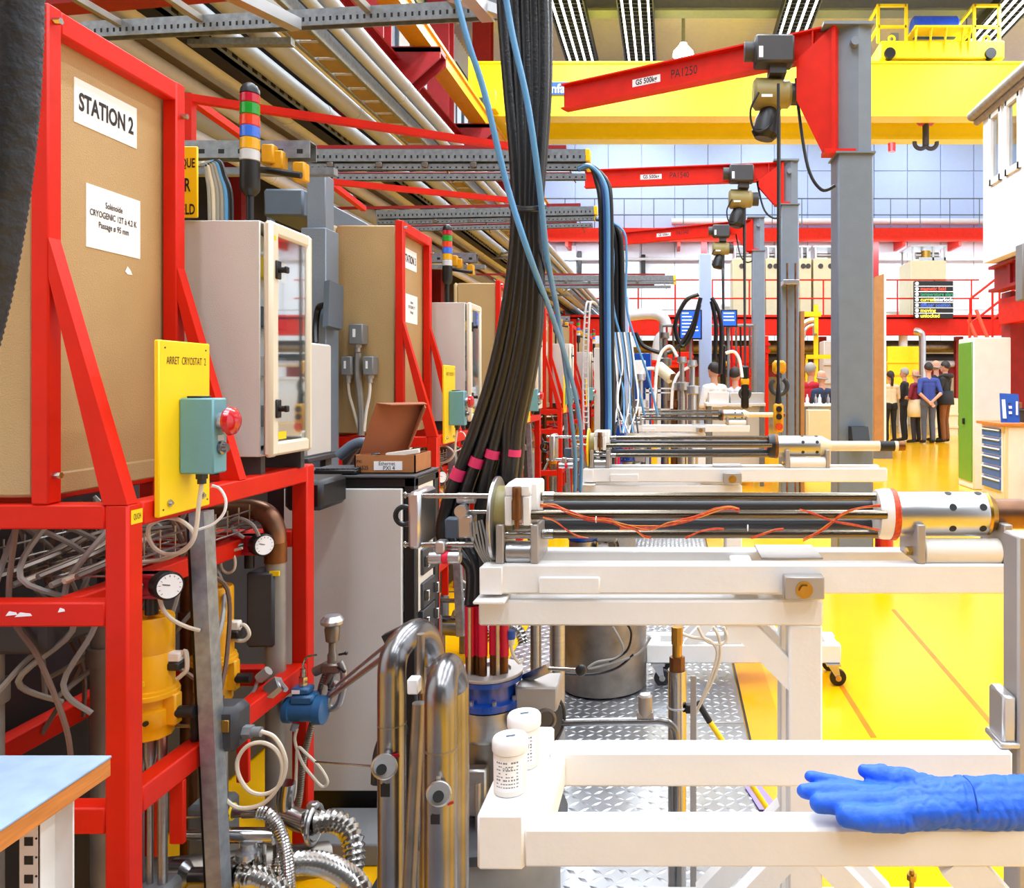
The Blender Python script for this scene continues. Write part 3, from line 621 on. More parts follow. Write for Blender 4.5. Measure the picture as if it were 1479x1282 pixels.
# ================================================================ stations: rack, stop panel, glazed cabinet, signal tower
ORD = ('first', 'second', 'third', 'fourth', 'fifth', 'sixth', 'seventh')
XR = -0.956
def rack(i):
    lab = 'unseen red steel rack added left of the camera as a shade' if i < 0 else ['red steel cryostat rack marked STATION 2 with a tan enclosure, nearest', 'red steel cryostat rack marked STATION 3 behind the open cardboard box'][i] if i < 2 else 'red framed tan cryostat rack, %s from the camera in the row' % ORD[i]
    t = thing('cryostat_rack', (-1.18, 1.77, 0), lab, 'rack', 'red cryostat racks in a row')
    T = 0.042
    for x in (-1.40, XR - T):
        for y in (1.40, 2.09): part(t, 'post', 'red', lambda m: m.rbox(x, x+T, y, y+T, 0, 1.09, 0.004))
    for x in (-1.40, XR - T): part(t, 'top_rail', 'red', lambda m: m.rbox(x+0.001, x+T-0.001, 1.442, 2.09, 1.046, 1.089, 0.003))
    for y in (1.40, 2.09): part(t, 'top_rail', 'red', lambda m: m.rbox(-1.358, XR-T, y+0.001, y+T-0.001, 1.046, 1.089, 0.003))
    for y in (1.40, 2.09): part(t, 'middle_rail', 'red', lambda m: m.rbox(-1.358, XR-T, y+0.002, y+T-0.002, 0.874, 0.917, 0.003))
    part(t, 'middle_rail', 'red', lambda m: m.rbox(-1.11, -1.07, 1.442, 2.09, 0.876, 0.917, 0.003))
    for x in (-1.40, XR - T): part(t, 'lower_rail', 'red', lambda m: m.rbox(x+0.001, x+T-0.001, 1.442, 2.09, 0.525, 0.572, 0.003))
    for y in (1.40, 2.09): part(t, 'lower_rail', 'red', lambda m: m.rbox(-1.358, XR-T, y+0.002, y+T-0.002, 0.508, 0.555, 0.003))
    U = 0.032
    for y in (1.40, 1.763): part(t, 'upper_post', 'red', lambda m: m.rbox(-1.128, -1.096, y, y+U, 1.0895, 1.973, 0.003))
    part(t, 'upper_rail', 'red', lambda m: m.rbox(-1.127, -1.097, 1.432, 1.763, 1.93, 1.972, 0.003))
    for y in (1.40, 1.765): part(t, 'brace', 'red', lambda m: m.prism([V(-1.096, y, 1.56), V(-1.096, y, 1.49), V(-1.0, y, 1.0895), V(-0.957, y, 1.0895)], V(0, 0.028, 0)))
    if i < 3:
        part(t, 'bolt', 'steel', lambda m: [m.cyl((-1.097, y, z), (-1.082, y, z), 0.006, n=6) for y, z in ((1.412, 1.945), (1.78, 1.9), (1.412, 1.14))])
    e = part(t, 'enclosure', 'tan', lambda m: (m.rbox(-1.372, -1.132, 1.412, 1.788, 1.10, 1.955, 0.006), m.rbox(-1.133, -1.12, 1.434, 1.762, 1.10, 1.14, 0.003)))
    part(e, 'enclosure_door', 'tan', lambda m: m.rbox(-1.40, -1.376, 1.414, 1.786, 1.09, 1.957, 0.01))
    for z in (1.3, 1.75): part(e, 'hinge', 'dark_grey', lambda m: m.cyl((-1.374, 1.408, z), (-1.374, 1.408, z+0.05), 0.004, n=8))
    s1 = part(t, 'station_sign', 'paper', lambda m: m.box(-1.132, -1.1305, 1.507, 1.683, 1.799, 1.884))
    s2 = part(t, 'notice', 'paper', lambda m: m.box(-1.132, -1.1305, 1.538, 1.694, 1.568, 1.691))
    if i < 6: text('STATION %d' % (i + 2), 0.047, V(-1.1305, 1.595, 1.84), Y_, Z_, 'ink', s1, sx=0.66, bold=0.028)
    if i < 3:
        for k, s in enumerate(('Sol\u00e9no\u00efde', 'CRYOGENIC 12T \u00e0 4.2 K', 'Passage \u00f8 95 mm') if i == 0 else ('Aimant', 'CRYOGENIC 9 T', 'Passage')):
            text(s, 0.0175, V(-1.1305, 1.614, 1.658 - k*0.021), Y_, Z_, 'ink', s2, sx=0.72, bold=0.012)
    if i == 0:
        part(t, 'scuff', 'paper', lambda m: m.prism([V(-1.1313, 1.648, 1.535), V(-1.1313, 1.655, 1.547), V(-1.1313, 1.664, 1.54), V(-1.1313, 1.67, 1.531), V(-1.1313, 1.655, 1.53)], V(0.0006, 0, 0)))
        part(t, 'worn_paint', 'paper', lambda m: [m.prism([V(x, 1.4008, z), V(x+l, 1.4008, z+0.002), V(x+l*0.9, 1.4008, z+0.006), V(x+0.3*l, 1.4008, z+0.008)], V(0, 0.001, 0)) for x, z, l in ((-1.172, 0.894, 0.02), (-1.156, 0.892, 0.03), (-1.08, 0.9, 0.012))])
        tg = part(t, 'tag', 'yellow', lambda m: m.box(-0.9565, -0.9553, 1.408, 1.438, 1.053, 1.078), 'small yellow tag reading QLK2H')
        text('QLK2H', 0.015, V(-0.9553, 1.423, 1.0655), Y_, Z_, 'ink', tg, sx=0.42)
    for y in (1.56, 1.80):
        part(t, 'hanger_plate', 'red', lambda m: m.rbox(-0.985, -0.957, y, y+0.012, 0.40, 0.525, 0.002))
    return t
def stop_panel(i):
    t = thing('emergency_stop', (-0.95, 1.54, 1.055), ['yellow emergency stop board reading ARRET CRYOSTAT with red mushroom button', 'yellow stop board with teal box on the STATION 3 rack'][i] if i < 2 else 'yellow stop board with teal box on the %s red rack' % ORD[i], 'control panel', 'yellow emergency stop boards')
    b = part(t, 'board', 'yellow', lambda m: m.rbox(-0.955, -0.945, 1.468, 1.63, 1.055, 1.384, 0.002))
    if i < 2:
        part(t, 'bolt', 'steel', lambda m: [(m.cyl((-0.945, y, z), (-0.942, y, z), 0.007, n=14), m.cyl((-0.943, y, z), (-0.938, y, z), 0.004, n=6)) for y, z in ((1.498, 1.078), (1.602, 1.078))])
        part(t, 'screw', 'dark_grey', lambda m: [m.cyl((-0.945, y, z), (-0.944, y, z), 0.0018, n=8) for y, z in ((1.485, 1.37), (1.615, 1.37), (1.48, 1.068), (1.62, 1.068))])
        text('ARRET  CRYOSTAT  %d' % (i+2), 0.021, V(-0.945, 1.552, 1.346), Y_, Z_, 'ink', b, sx=0.62)
    x = part(t, 'switch_box', 'teal', lambda m: m.rbox(-0.945, -0.879, 1.527, 1.575, 1.129, 1.275, 0.003))
    part(x, 'mushroom_button', 'button_red', lambda m: m.lathe((-0.866, 1.551, 1.23), X_, [(0, 0.012), (0.001, 0.026), (0.006, 0.0285), (0.014, 0.026), (0.02, 0.017), (0.023, 0.004)], 24))
    part(x, 'button_collar', 'alu', lambda m: m.cyl((-0.879, 1.551, 1.23), (-0.866, 1.551, 1.23), 0.017))
    part(x, 'key_switch', 'chrome', lambda m: m.lathe((-0.879, 1.551, 1.178), X_, [(0, 0.013), (0.006, 0.013), (0.007, 0.009), (0.014, 0.008)], 16))
    part(x, 'legend_plate', 'alu', lambda m: m.box(-0.879, -0.8775, 1.54, 1.562, 1.192, 1.203))
    part(x, 'top_knockout', 'black', lambda m: m.rbox(-0.935, -0.905, 1.535, 1.567, 1.275, 1.279, 0.001))
    part(x, 'gland', 'dark_grey', lambda m: (m.cyl((-0.915, 1.551, 1.129), (-0.915, 1.551, 1.118), 0.012, n=6), m.cyl((-0.915, 1.551, 1.118), (-0.915, 1.551, 1.108), 0.008, n=12)))
    return t
def cabinet(i):
    t = thing('control_cabinet', (-1.04, 1.97, 1.09), ['pale grey control cabinet with glazed door beside the STATION 2 enclosure', 'pale control cabinet with glazed door beside the STATION 3 enclosure'][i] if i < 2 else 'pale control cabinet with glazed door on the %s red rack' % ORD[i], 'cabinet', 'glazed control cabinets')
    part(t, 'body', 'cabinet', lambda m: (m.rbox(-1.14, -0.962, 1.86, 1.866, 1.132, 1.685, 0.002), m.rbox(-1.14, -0.962, 2.069, 2.075, 1.132, 1.685, 0.002), m.rbox(-1.14, -0.962, 1.866, 2.069, 1.679, 1.685, 0.002), m.rbox(-1.14, -0.962, 1.866, 2.069, 1.132, 1.138, 0.002), m.box(-1.14, -1.134, 1.866, 2.069, 1.138, 1.679)))
    part(t, 'pale_backing', 'paper', lambda m: m.box(-1.02, -1.015, 1.875, 2.06, 1.15, 1.67))  # white plate set close behind the glass to make the pane look pale
    for k in range(4): part(t, 'module', ('mid_grey', 'cabinet', 'slate', 'yellow')[k], lambda m: m.rbox(-1.015, -0.985, 1.90, 2.04, 1.2 + k*0.12, 1.25 + k*0.12, 0.003))
    d = part(t, 'door', 'door_beige', lambda m: (m.rbox(-0.958, -0.935, 1.862, 1.90, 1.13, 1.687, 0.008), m.rbox(-0.958, -0.935, 2.053, 2.077, 1.13, 1.687, 0.008), m.rbox(-0.957, -0.936, 1.89, 2.06, 1.132, 1.165, 0.006), m.rbox(-0.957, -0.936, 1.89, 2.06, 1.655, 1.686, 0.006)))
    part(d, 'pane', 'pane', lambda m: m.box(-0.945, -0.942, 1.90, 2.053, 1.165, 1.655))
    for z in (1.573, 1.244): part(d, 'latch', 'black', lambda m: (m.rbox(-0.936, -0.93, 1.878, 1.9, z-0.022, z+0.022, 0.002), m.cyl((-0.93, 1.889, z), (-0.912, 1.889, z), 0.007, n=12), m.rbox(-0.917, -0.909, 1.882, 1.896, z-0.008, z+0.008, 0.002)))
    part(d, 'warning_label', 'yellow', lambda m: (m.box(-0.935, -0.9342, 1.872, 1.882, 1.642, 1.652), m.box(-0.942, -0.9412, 1.906, 1.945, 1.17, 1.188)))
    part(t, 'support_bracket', 'dark_grey', lambda m: (m.box(-1.13, -0.97, 1.88, 1.9, 1.088, 1.132), m.box(-1.13, -0.95, 2.04, 2.06, 1.088, 1.132)))
    return t
def tower(i):
    t = thing('signal_tower', (-1.112, 2.1, 1.6), ['six colour signal tower lamp above the nearest glazed cabinet', 'six colour signal tower lamp beside the STATION 3 enclosure'][i] if i < 2 else 'six colour signal tower lamp at the %s red rack' % ORD[i], 'signal lamp', 'signal towers')
    c = V(-1.112, 2.1, 0); r = 0.0245
    zz = lambda y: H - (y - CY) * 2.1 / F
    part(t, 'pole', 'black', lambda m: (m.cyl(c + V(0, 0, 1.64), c + V(0, 0, zz(283)), 0.009), m.rbox(-1.13, -1.095, 2.076, 2.1, 1.62, 1.66, 0.003)))
    part(t, 'base', 'black', lambda m: m.lathe(c + V(0, 0, zz(283)), Z_, [(0, 0.012), (0.012, r*0.9), (0.02, r), (zz(234)-zz(283), r)]))
    ys = [233, 217, 200, 183, 167, 150, 136]
    for k, nm in enumerate(('clear', 'yellow', 'blue', 'orange', 'green', 'red')):
        part(t, 'lens', 'lens_' + nm, lambda m: m.lathe(c + V(0, 0, zz(ys[k])), Z_, [(0, r*0.9), (0.002, r), (zz(ys[k+1])-zz(ys[k])-0.003, r), (zz(ys[k+1])-zz(ys[k]), r*0.9)]))
    h = zz(119) - zz(136)
    part(t, 'dome', 'black', lambda m: m.lathe(c + V(0, 0, zz(136)), Z_, [(0, r), (h*0.35, r*0.96), (h*0.7, r*0.72), (h*0.92, r*0.36), (h, 0.002)]))
def actuator(i, px, py, Y, top, bot, lab):
    a = P(px, top, Y); b = P(px, bot, Y); L = a.z - b.z; r = 0.043
    t = thing('valve_actuator', b, lab, 'actuator', 'yellow valve actuators')
    part(t, 'cylinder', 'actuator', lambda m: m.lathe(V(b.x, b.y, b.z + L*0.42), Z_, [(0, r*1.02), (L*0.28, r), (L*0.285, r*0.985), (L*0.29, r), (L*0.56, r), (L*0.58, r*0.94)], 24))
    part(t, 'cover_flap', 'actuator', lambda m: (m.rbox(b.x-0.012, b.x+0.012, b.y-r-0.004, b.y-r+0.01, b.z+L*0.74, b.z+L*0.97, 0.002), m.tube([V(b.x-0.03, b.y-0.01, a.z), V(b.x-0.01, b.y-0.01, a.z+0.008), V(b.x+0.01, b.y-0.01, a.z+0.004), V(b.x+0.03, b.y-0.01, a.z+0.009)], 0.004, 6)))
    part(t, 'flange', 'actuator', lambda m: m.lathe(V(b.x, b.y, b.z + L*0.33), Z_, [(0, r*0.95), (0.004, r*1.22), (L*0.05, r*1.22), (L*0.055, r*1.16), (L*0.08, r*1.15), (L*0.09, r)], 24))
    part(t, 'lower_body', 'actuator', lambda m: (m.lathe(V(b.x, b.y, b.z), Z_, [(0, r*0.8), (0.004, r*0.98), (L*0.1, r*0.98), (L*0.11, r*1.02), (L*0.24, r*1.02), (L*0.26, r*0.85), (L*0.34, r*0.85)], 10), m.rbox(b.x+r*0.7, b.x+r*1.35, b.y-0.012, b.y+0.012, b.z+L*0.1, b.z+L*0.36, 0.003)))
    part(t, 'port', 'black', lambda m: [m.cyl((b.x+dx, b.y-r*1.03, b.z+L*0.17), (b.x+dx, b.y-r*0.9, b.z+L*0.17), 0.005, n=10) for dx in (0.0, 0.018)])
    part(t, 'coupling', 'black', lambda m: m.cyl((b.x+r*1.2, b.y, b.z+L*0.2), (b.x+r*2.1, b.y, b.z+L*0.2), 0.012))
    part(t, 'connector', 'nylon', lambda m: (m.rbox(b.x+r*0.85, b.x+r*1.5, b.y-0.01, b.y+0.01, b.z+L*0.62, b.z+L*0.7, 0.003),))
    part(t, 'connector_base', 'black', lambda m: m.rbox(b.x+r*0.7, b.x+r*1.5, b.y-0.012, b.y+0.012, b.z+L*0.55, b.z+L*0.62, 0.003))
    lb = part(t, 'tag', 'yellow', lambda m: m.box(b.x-0.013, b.x+0.017, b.y-r*1.06, b.y-r*1.0, b.z+L*0.475, b.z+L*0.515))
    if i == 0: text('2CV602', 0.010, V(b.x+0.002, b.y-r*1.06, b.z+L*0.495), X_, Z_, 'ink', lb, sx=0.7)
    part(t, 'stem', 'brushed', lambda m: (m.cyl((b.x-0.022, b.y, b.z), (b.x-0.022, b.y, 0.22), 0.009), m.cyl((b.x+0.025, b.y, b.z), (b.x+0.025, b.y, 0.22), 0.009), m.cyl((b.x, b.y, b.z), (b.x, b.y, 0.3), 0.006), m.lathe((b.x, b.y, b.z-0.12), Z_, [(0, 0.008), (0.01, 0.013), (0.04, 0.013), (0.05, 0.007), (0.08, 0.012), (0.12, 0.012)])))
    part(t, 'valve_body', 'mid_grey', lambda m: m.rbox(b.x-0.045, b.x+0.045, b.y-0.04, b.y+0.04, 0.13, 0.3, 0.01))
    part(t, 'pipe_foot', 'old_steel', lambda m: m.cyl((b.x, b.y, 0.0), (b.x, b.y, 0.13), 0.035))
def gauge(px, py, Y, lab):
    c = P(px, py, Y); d = V(0.8, -0.55, 0.0).normalized()
    t = thing('pressure_gauge', c, lab, 'gauge', 'black rimmed pressure gauges')
    part(t, 'case', 'black', lambda m: m.lathe(c - d*0.03, d, [(0, 0.022), (0.004, 0.027), (0.03, 0.028), (0.033, 0.025)], 24))
    f = part(t, 'dial', 'paper', lambda m: m.cyl(c + d*0.0005, c + d*0.0042, 0.0235, n=24))
    part(f, 'needle', 'ink', lambda m: m.bar(c + d*0.0052 + V(0.0, 0, 0.002), c + d*0.0052 + V(-0.008, -0.011, 0.006), 0.0015, 0.001, side=Z_))
    part(f, 'scale_mark', 'ink', lambda m: [m.bar(c + d*0.0046 + V(0.55*q*math.cos(a), 0.8*q*math.cos(a), q*math.sin(a)), c + d*0.0046 + V(0.55*w_*math.cos(a), 0.8*w_*math.cos(a), w_*math.sin(a)), 0.001, 0.0006) for a in [R(-40 + 26*k) for k in range(11)] for q, w_ in ((0.018, 0.0215),)])
    b = c - d*0.03
    part(t, 'red_block', 'valve_red', lambda m: (m.rbox(b.x-0.05, b.x+0.005, b.y-0.015, b.y+0.02, b.z-0.022, b.z+0.022, 0.004), m.rbox(b.x-0.06, b.x+0.01, b.y-0.018, b.y+0.023, b.z-0.026, b.z-0.018, 0.002), m.rbox(b.x-0.06, b.x+0.01, b.y-0.018, b.y+0.023, b.z+0.014, b.z+0.022, 0.002)))
    part(t, 'fitting', 'old_steel', lambda m: (m.cyl(V(b.x-0.03, b.y-0.015, b.z), V(b.x-0.045, b.y-0.04, b.z-0.004), 0.008), m.cyl(V(b.x-0.045, b.y-0.04, b.z-0.004), V(b.x-0.05, b.y-0.055, b.z-0.005), 0.005)))
    part(t, 'lower_port', 'black', lambda m: m.cyl(V(b.x-0.02, b.y, b.z-0.026), V(b.x-0.02, b.y, b.z-0.06), 0.012))
def loop(name, m, lab, pts, r, group=None, n=7):
    one(name, m, lab, 'cable', lambda q: q.tube(pts, r, n), group)
def clutter(i, n, z0, z1, grp, lab, m, rr):
    for k in range(n):
        x0 = random.uniform(-1.36, -1.06); y0 = random.uniform(1.45, 2.06)
        pts = [V(x0, y0, z1)]
        for q in range(4):
            x0 = min(-1.05, max(-1.37, x0 + random.uniform(-0.09, 0.09))); y0 = min(2.06, max(1.46, y0 + random.uniform(-0.1, 0.1)))
            pts.append(V(x0, y0, z1 + (z0 - z1) * (q + 1) / 4 + random.uniform(-0.03, 0.03)))
        loop('cable', m, lab, pts, rr, grp, 6)
def plumbing(i):
    global OFF
    far = i >= 2
    w_ = '' if i == 0 else ' in the %s rack' % ORD[i]
    actuator(i, 217, 0, 1.6, 888, 1062, 'front yellow valve actuator inside the nearest red rack' if i == 0 else 'front yellow valve actuator' + w_)
    actuator(i, 309, 0, 1.93, 846, 1012, 'rear yellow valve actuator behind the grey strut post' if i == 0 else 'rear yellow valve actuator' + w_)
    # steel elbow pipe with copper sleeve
    t = thing('elbow_pipe', P(400, 1200, 2.03), 'steel pipe with a wide elbow and copper tinted sleeve' + (w_ or ' in the nearest rack'), 'pipe', 'elbow pipes in the racks')
    e = P(398, 735, 2.03); r = 0.0245
    part(t, 'bend', 'copper', lambda m: m.tube([V(e.x-0.22, e.y, e.z+0.0), V(e.x-0.1, e.y, e.z), V(e.x-0.05, e.y, e.z-0.002), V(e.x-0.02, e.y, e.z-0.016), V(e.x-0.004, e.y, e.z-0.045), V(e.x, e.y, e.z-0.07), V(e.x, e.y, e.z-0.09)], r*1.04, 16))
    part(t, 'sleeve', 'bronze', lambda m: m.cyl((e.x, e.y, e.z-0.085), (e.x, e.y, e.z-0.135), r*1.1))
    part(t, 'riser', 'pipe_grey', lambda m: m.cyl((e.x, e.y, e.z-0.135), (e.x, e.y, 0.0), r))
    part(t, 'drop', 'copper', lambda m: m.tube([V(e.x-0.22, e.y, e.z), V(e.x-0.28, e.y-0.1, e.z-0.03), V(e.x-0.3, e.y-0.12, e.z-0.15), V(e.x-0.3, e.y-0.12, 0.5), V(e.x-0.3, e.y-0.12, 0)], r, 14))
    part(t, 'tag', 'yellow', lambda m: m.box(e.x-0.002, e.x+0.022, e.y-r-0.003, e.y-r*0.9, 0.82, 0.832))
    # vertical strut
    one('strut_post', 'galv', 'slotted grey strut post hanging below the yellow stop board' if i == 0 else 'slotted grey strut post' + w_, 'post',
        lambda m: (m.bar(P(291, 738, 1.62), P(319, 1330, 1.62), 0.03, 0.036, side=X_), m.bar(P(279, 738, 1.61), P(307, 1330, 1.61), 0.012, 0.012, side=X_)), 'strut posts')
    gauge(244, 846, 1.56, 'front pressure gauge with red block at the middle rail' if i == 0 else 'front pressure gauge' + w_)
    gauge(381, 787, 1.98, 'rear pressure gauge with red block beside the steel pipe' if i == 0 else 'rear pressure gauge' + w_)
    # vertical pipes at the back of the rack
    for k, (x, y, rr, mm) in enumerate(((-1.30, 1.50, 0.034, 'pipe_grey'), (-1.22, 1.72, 0.03, 'pipe_grey'), (-1.33, 1.9, 0.034, 'old_steel'), (-1.2, 1.98, 0.02, 'bronze'))):
        one('riser_pipe', mm, '%s upright pipe inside the %s red rack' % (('thick grey', 'dull grey', 'thick brownish', 'thin bronze')[k], ORD[i]), 'pipe', lambda m: (m.cyl((x, y, 0), (x, y, 1.02 if k > 1 else 0.84), rr), m.cyl((x, y, 0.7), (x, y, 0.74), rr*1.25)), 'upright pipes in the racks')
    one('black_valve_box', 'dark_grey', 'black valve box under the middle rail of the %s rack' % ORD[i], 'box', lambda m: m.rbox(-1.37, -1.16, 1.47, 1.6, 0.80, 0.873, 0.01))
    one('rear_instrument_box', 'dark_grey', 'dark instrument box behind the rear actuator in the %s rack' % ORD[i], 'box', lambda m: m.rbox(-1.07, -1.0, 2.0, 2.07, 0.64, 0.83, 0.006))
    if far: 
        clutter(i, 8, 0.5, 1.04, 'tangled pale cables in the racks', 'thin pale cable tangled inside the %s red rack' % ORD[i], 'wire_grey', 0.006)
        return
    # wire tray
    def mesh(m):
        for z in (0.955, 0.985): m.cyl((-1.06, 1.5, z), (-1.06, 2.06, z), 0.0025, n=5); m.cyl((-1.3, 1.5, z), (-1.3, 2.06, z), 0.0025, n=5)
        for k in range(12): m.tube([V(-1.3, 1.5 + k*0.05, 1.0), V(-1.3, 1.5 + k*0.05, 0.94), V(-1.06, 1.5 + k*0.05, 0.94), V(-1.06, 1.5 + k*0.05, 1.0)], 0.002, 5, smooth=False)
        for k in range(6): m.cyl((-1.3 + k*0.048, 1.5, 0.94), (-1.3 + k*0.048, 2.06, 0.94), 0.0022, n=5)
    one('wire_tray', 'brushed', 'wire mesh cable tray under the top of the %s red rack' % ORD[i], 'cable tray', mesh, 'wire mesh trays')
    clutter(i, 14, 0.66, 1.04, 'tangled pale cables in the racks', 'thin pale cable tangled inside the %s red rack' % ORD[i], 'wire_grey', 0.0055)
    clutter(i, 6, 0.56, 1.04, 'tangled brown cables in the racks', 'thin brownish hose tangled inside the %s red rack' % ORD[i], 'brown_hose', 0.005)
    for k in range(9):
        x = -1.29 + k*0.024; z = 0.95 + 0.008*(k % 3)
        loop('tray_cable', ('wire_grey', 'wire_cream', 'old_steel')[k % 3], '%s cable lying along the wire mesh tray of the %s rack' % (('grey', 'cream', 'dull metallic')[k % 3], ORD[i]), [V(x, 1.47, z - 0.02), V(x + 0.02, 1.6, z), V(x - 0.015, 1.75, z + 0.01), V(x + 0.02, 1.9, z), V(x, 2.05, z - 0.01)], 0.006, '%s tray cables' % ('grey', 'cream', 'metallic')[k % 3], 6)
def near_plumbing(i):
    # cables and loops hung on the racks (first two racks)
    tg = ('', ' of the STATION 3 rack')[i]
    loop('stop_cable', 'wire_cream', 'cream cable dropping from the teal stop box gland' + tg, [V(-0.915, 1.551, 1.11), P(287, 730, 1.55), P(284, 760, 1.55), P(278, 782, 1.55), P(262, 797, 1.56), P(240, 800, 1.57), P(222, 790, 1.58), P(214, 772, 1.58), P(218, 757, 1.57), P(240, 748, 1.56), P(262, 752, 1.55), P(280, 770, 1.55), P(270, 790, 1.56), P(235, 808, 1.58), P(186, 812, 1.6)], 0.0042)
    loop('white_loop', 'paper', 'thin white tube looping beside the yellow stop board' + tg, [P(285, 765, 1.58), P(307, 757, 1.58), P(323, 741, 1.58), P(326, 722, 1.58), P(318, 706, 1.58), P(306, 701, 1.58)], 0.0028)
    loop('gauge_tube', 'wire_cream', 'pale looped tube joining the rear pressure gauge' + tg, [P(350, 791, 1.95), P(332, 797, 1.95), P(320, 806, 1.95), P(320, 820, 1.95), P(328, 827, 1.95), P(338, 822, 1.95), P(339, 806, 1.95), P(330, 795, 1.95), P(318, 800, 1.95)], 0.0035)
    loop('upper_tube', 'wire_grey', 'grey looped tube above the rear pressure gauge' + tg, [P(352, 776, 1.95), P(337, 765, 1.95), P(334, 753, 1.96), P(345, 748, 1.96), P(364, 757, 1.96), P(374, 774, 1.96)], 0.0045)
    loop('front_tube', 'wire_cream', 'pale tube entering the front gauge fitting from the left' + tg, [P(186, 858, 1.53), P(197, 850, 1.54), P(204, 846, 1.545)], 0.004)
    loop('actuator_cable', 'wire_cream', 'cream cable curling off the front actuator connector' + tg, [P(258, 950, 1.6), P(268, 940, 1.6), P(270, 965, 1.6), P(262, 975, 1.6), P(256, 980, 1.6)], 0.0045)
    loop('actuator_cable', 'wire_cream', 'cream cable curling off the rear actuator connector' + tg, [P(335, 908, 1.93), P(352, 902, 1.93), P(360, 915, 1.93), P(352, 925, 1.93), P(338, 922, 1.93), P(346, 907, 1.93)], 0.0045)
    loop('drop_cable', 'wire_cream', 'cream cable falling from the front gauge past the actuator' + tg, [P(230, 862, 1.57), P(236, 880, 1.57), P(250, 895, 1.57), P(270, 905, 1.58), P(288, 910, 1.6)], 0.004)
    # positioner with cable coil
    c = P(322, 1048, 1.66)
    t = thing('positioner', c, 'dark grey valve positioner box on the lower red rail' + tg, 'positioner')
    part(t, 'housing', 'dark_grey', lambda m: m.rbox(c.x-0.044, c.x+0.044, c.y-0.03, c.y+0.035, c.z-0.045, c.z+0.048, 0.012))
    part(t, 'cover', 'black', lambda m: m.rbox(c.x-0.05, c.x-0.03, c.y-0.036, c.y+0.04, c.z-0.05, c.z+0.045, 0.006))
    lb = part(t, 'label', 'valve_red', lambda m: m.box(c.x-0.022, c.x+0.002, c.y-0.0312, c.y-0.030, c.z-0.03, c.z+0.0))
    part(lb, 'label_print', 'paper', lambda m: [m.box(c.x-0.021, c.x-0.003, c.y-0.0318, c.y-0.0312, c.z-0.028+q*0.006, c.z-0.0255+q*0.006) for q in range(5)])
    part(t, 'brass_plate', 'brass', lambda m: m.rbox(c.x+0.012, c.x+0.03, c.y-0.033, c.y-0.029, c.z+0.0, c.z+0.025, 0.001))
    part(t, 'gland', 'mid_grey', lambda m: (m.cyl((c.x+0.044, c.y, c.z-0.012), (c.x+0.062, c.y, c.z-0.012), 0.014, n=6), m.cyl((c.x+0.062, c.y, c.z-0.012), (c.x+0.08, c.y, c.z-0.012), 0.01)))
    part(t, 'rod', 'steel', lambda m: (m.cyl((c.x-0.05, c.y, c.z+0.0), (c.x-0.11, c.y, c.z), 0.004, n=8), m.cyl((c.x-0.05, c.y, c.z), (c.x-0.065, c.y, c.z), 0.008, n=6)))
    k = 1.64
    loop('coil_cable', 'wire_cream', 'cream cable coil hanging from the grey positioner box' + tg, [P(377, 1056, k), P(395, 1063, k), P(408, 1082, k), P(413, 1105, k), P(405, 1132, k), P(385, 1146, k), P(362, 1143, k), P(346, 1122, k), P(343, 1098, k), P(356, 1078, k), P(378, 1072, k), P(398, 1082, k), P(408, 1105, k), P(402, 1135, k), P(380, 1160, k), P(350, 1167, k), P(330, 1158, k), P(313, 1138, k)], 0.0042)
    # blue transmitter
    c = P(440, 1026, 2.0)
    t = thing('pressure_transmitter', c, 'blue pressure transmitter on the far end of the red rack' + tg, 'transmitter')
    part(t, 'housing', 'blue_tx', lambda m: (m.lathe(c - V(0.05, 0, -0.002), X_, [(0, 0.022), (0.003, 0.031), (0.018, 0.032), (0.02, 0.028), (0.06, 0.028), (0.078, 0.03), (0.08, 0.035), (0.1, 0.035), (0.104, 0.026)], 20), m.rbox(c.x-0.03, c.x+0.03, c.y-0.022, c.y+0.022, c.z+0.02, c.z+0.045, 0.006)))
    part(t, 'neck', 'blue_tx', lambda m: m.rbox(c.x-0.028, c.x+0.018, c.y-0.018, c.y+0.018, c.z+0.045, c.z+0.062, 0.004))
    part(t, 'data_plate', 'paper', lambda m: m.box(c.x-0.024, c.x-0.004, c.y-0.0192, c.y-0.018, c.z+0.049, c.z+0.058))
    part(t, 'fitting', 'steel', lambda m: (m.cyl((c.x-0.004, c.y, c.z+0.062), (c.x-0.004, c.y, c.z+0.085), 0.011, n=6), m.cyl((c.x-0.004, c.y, c.z+0.085), (c.x-0.004, c.y, c.z+0.105), 0.007), m.tube([V(c.x-0.004, c.y, c.z+0.1), V(c.x-0.003, c.y, c.z+0.12), V(c.x+0.008, c.y, c.z+0.135), V(c.x+0.03, c.y, c.z+0.14)], 0.003, 8)))
    part(t, 'gland', 'mid_grey', lambda m: m.cyl((c.x-0.015, c.y-0.015, c.z-0.026), (c.x-0.019, c.y-0.02, c.z-0.042), 0.009, n=10))
    loop('transmitter_cable', 'wire_cream', 'cream cable hanging in a long loop below the blue transmitter' + tg, [P(429, 1052, 1.98), P(426, 1070, 1.98), P(436, 1100, 1.98), P(452, 1122, 1.98), P(466, 1136, 1.98), P(473, 1128, 1.98), P(462, 1108, 1.98), P(442, 1088, 1.98), P(430, 1080, 1.98), P(428, 1110, 1.98), P(425, 1150, 1.98), P(412, 1172, 1.98), P(395, 1190, 1.98)], 0.0038)
    one('plate_mount', 'alu', 'square polished metal bracket on the red lower rail' + tg, 'bracket', lambda m: (m.bar(P(387, 1000, 1.9), P(404, 985, 1.9), 0.03, 0.022, side=V(0.5, -0.5, -0.6)), m.cyl(P(404, 985, 1.9), P(413, 996, 1.88), 0.006, n=8)))
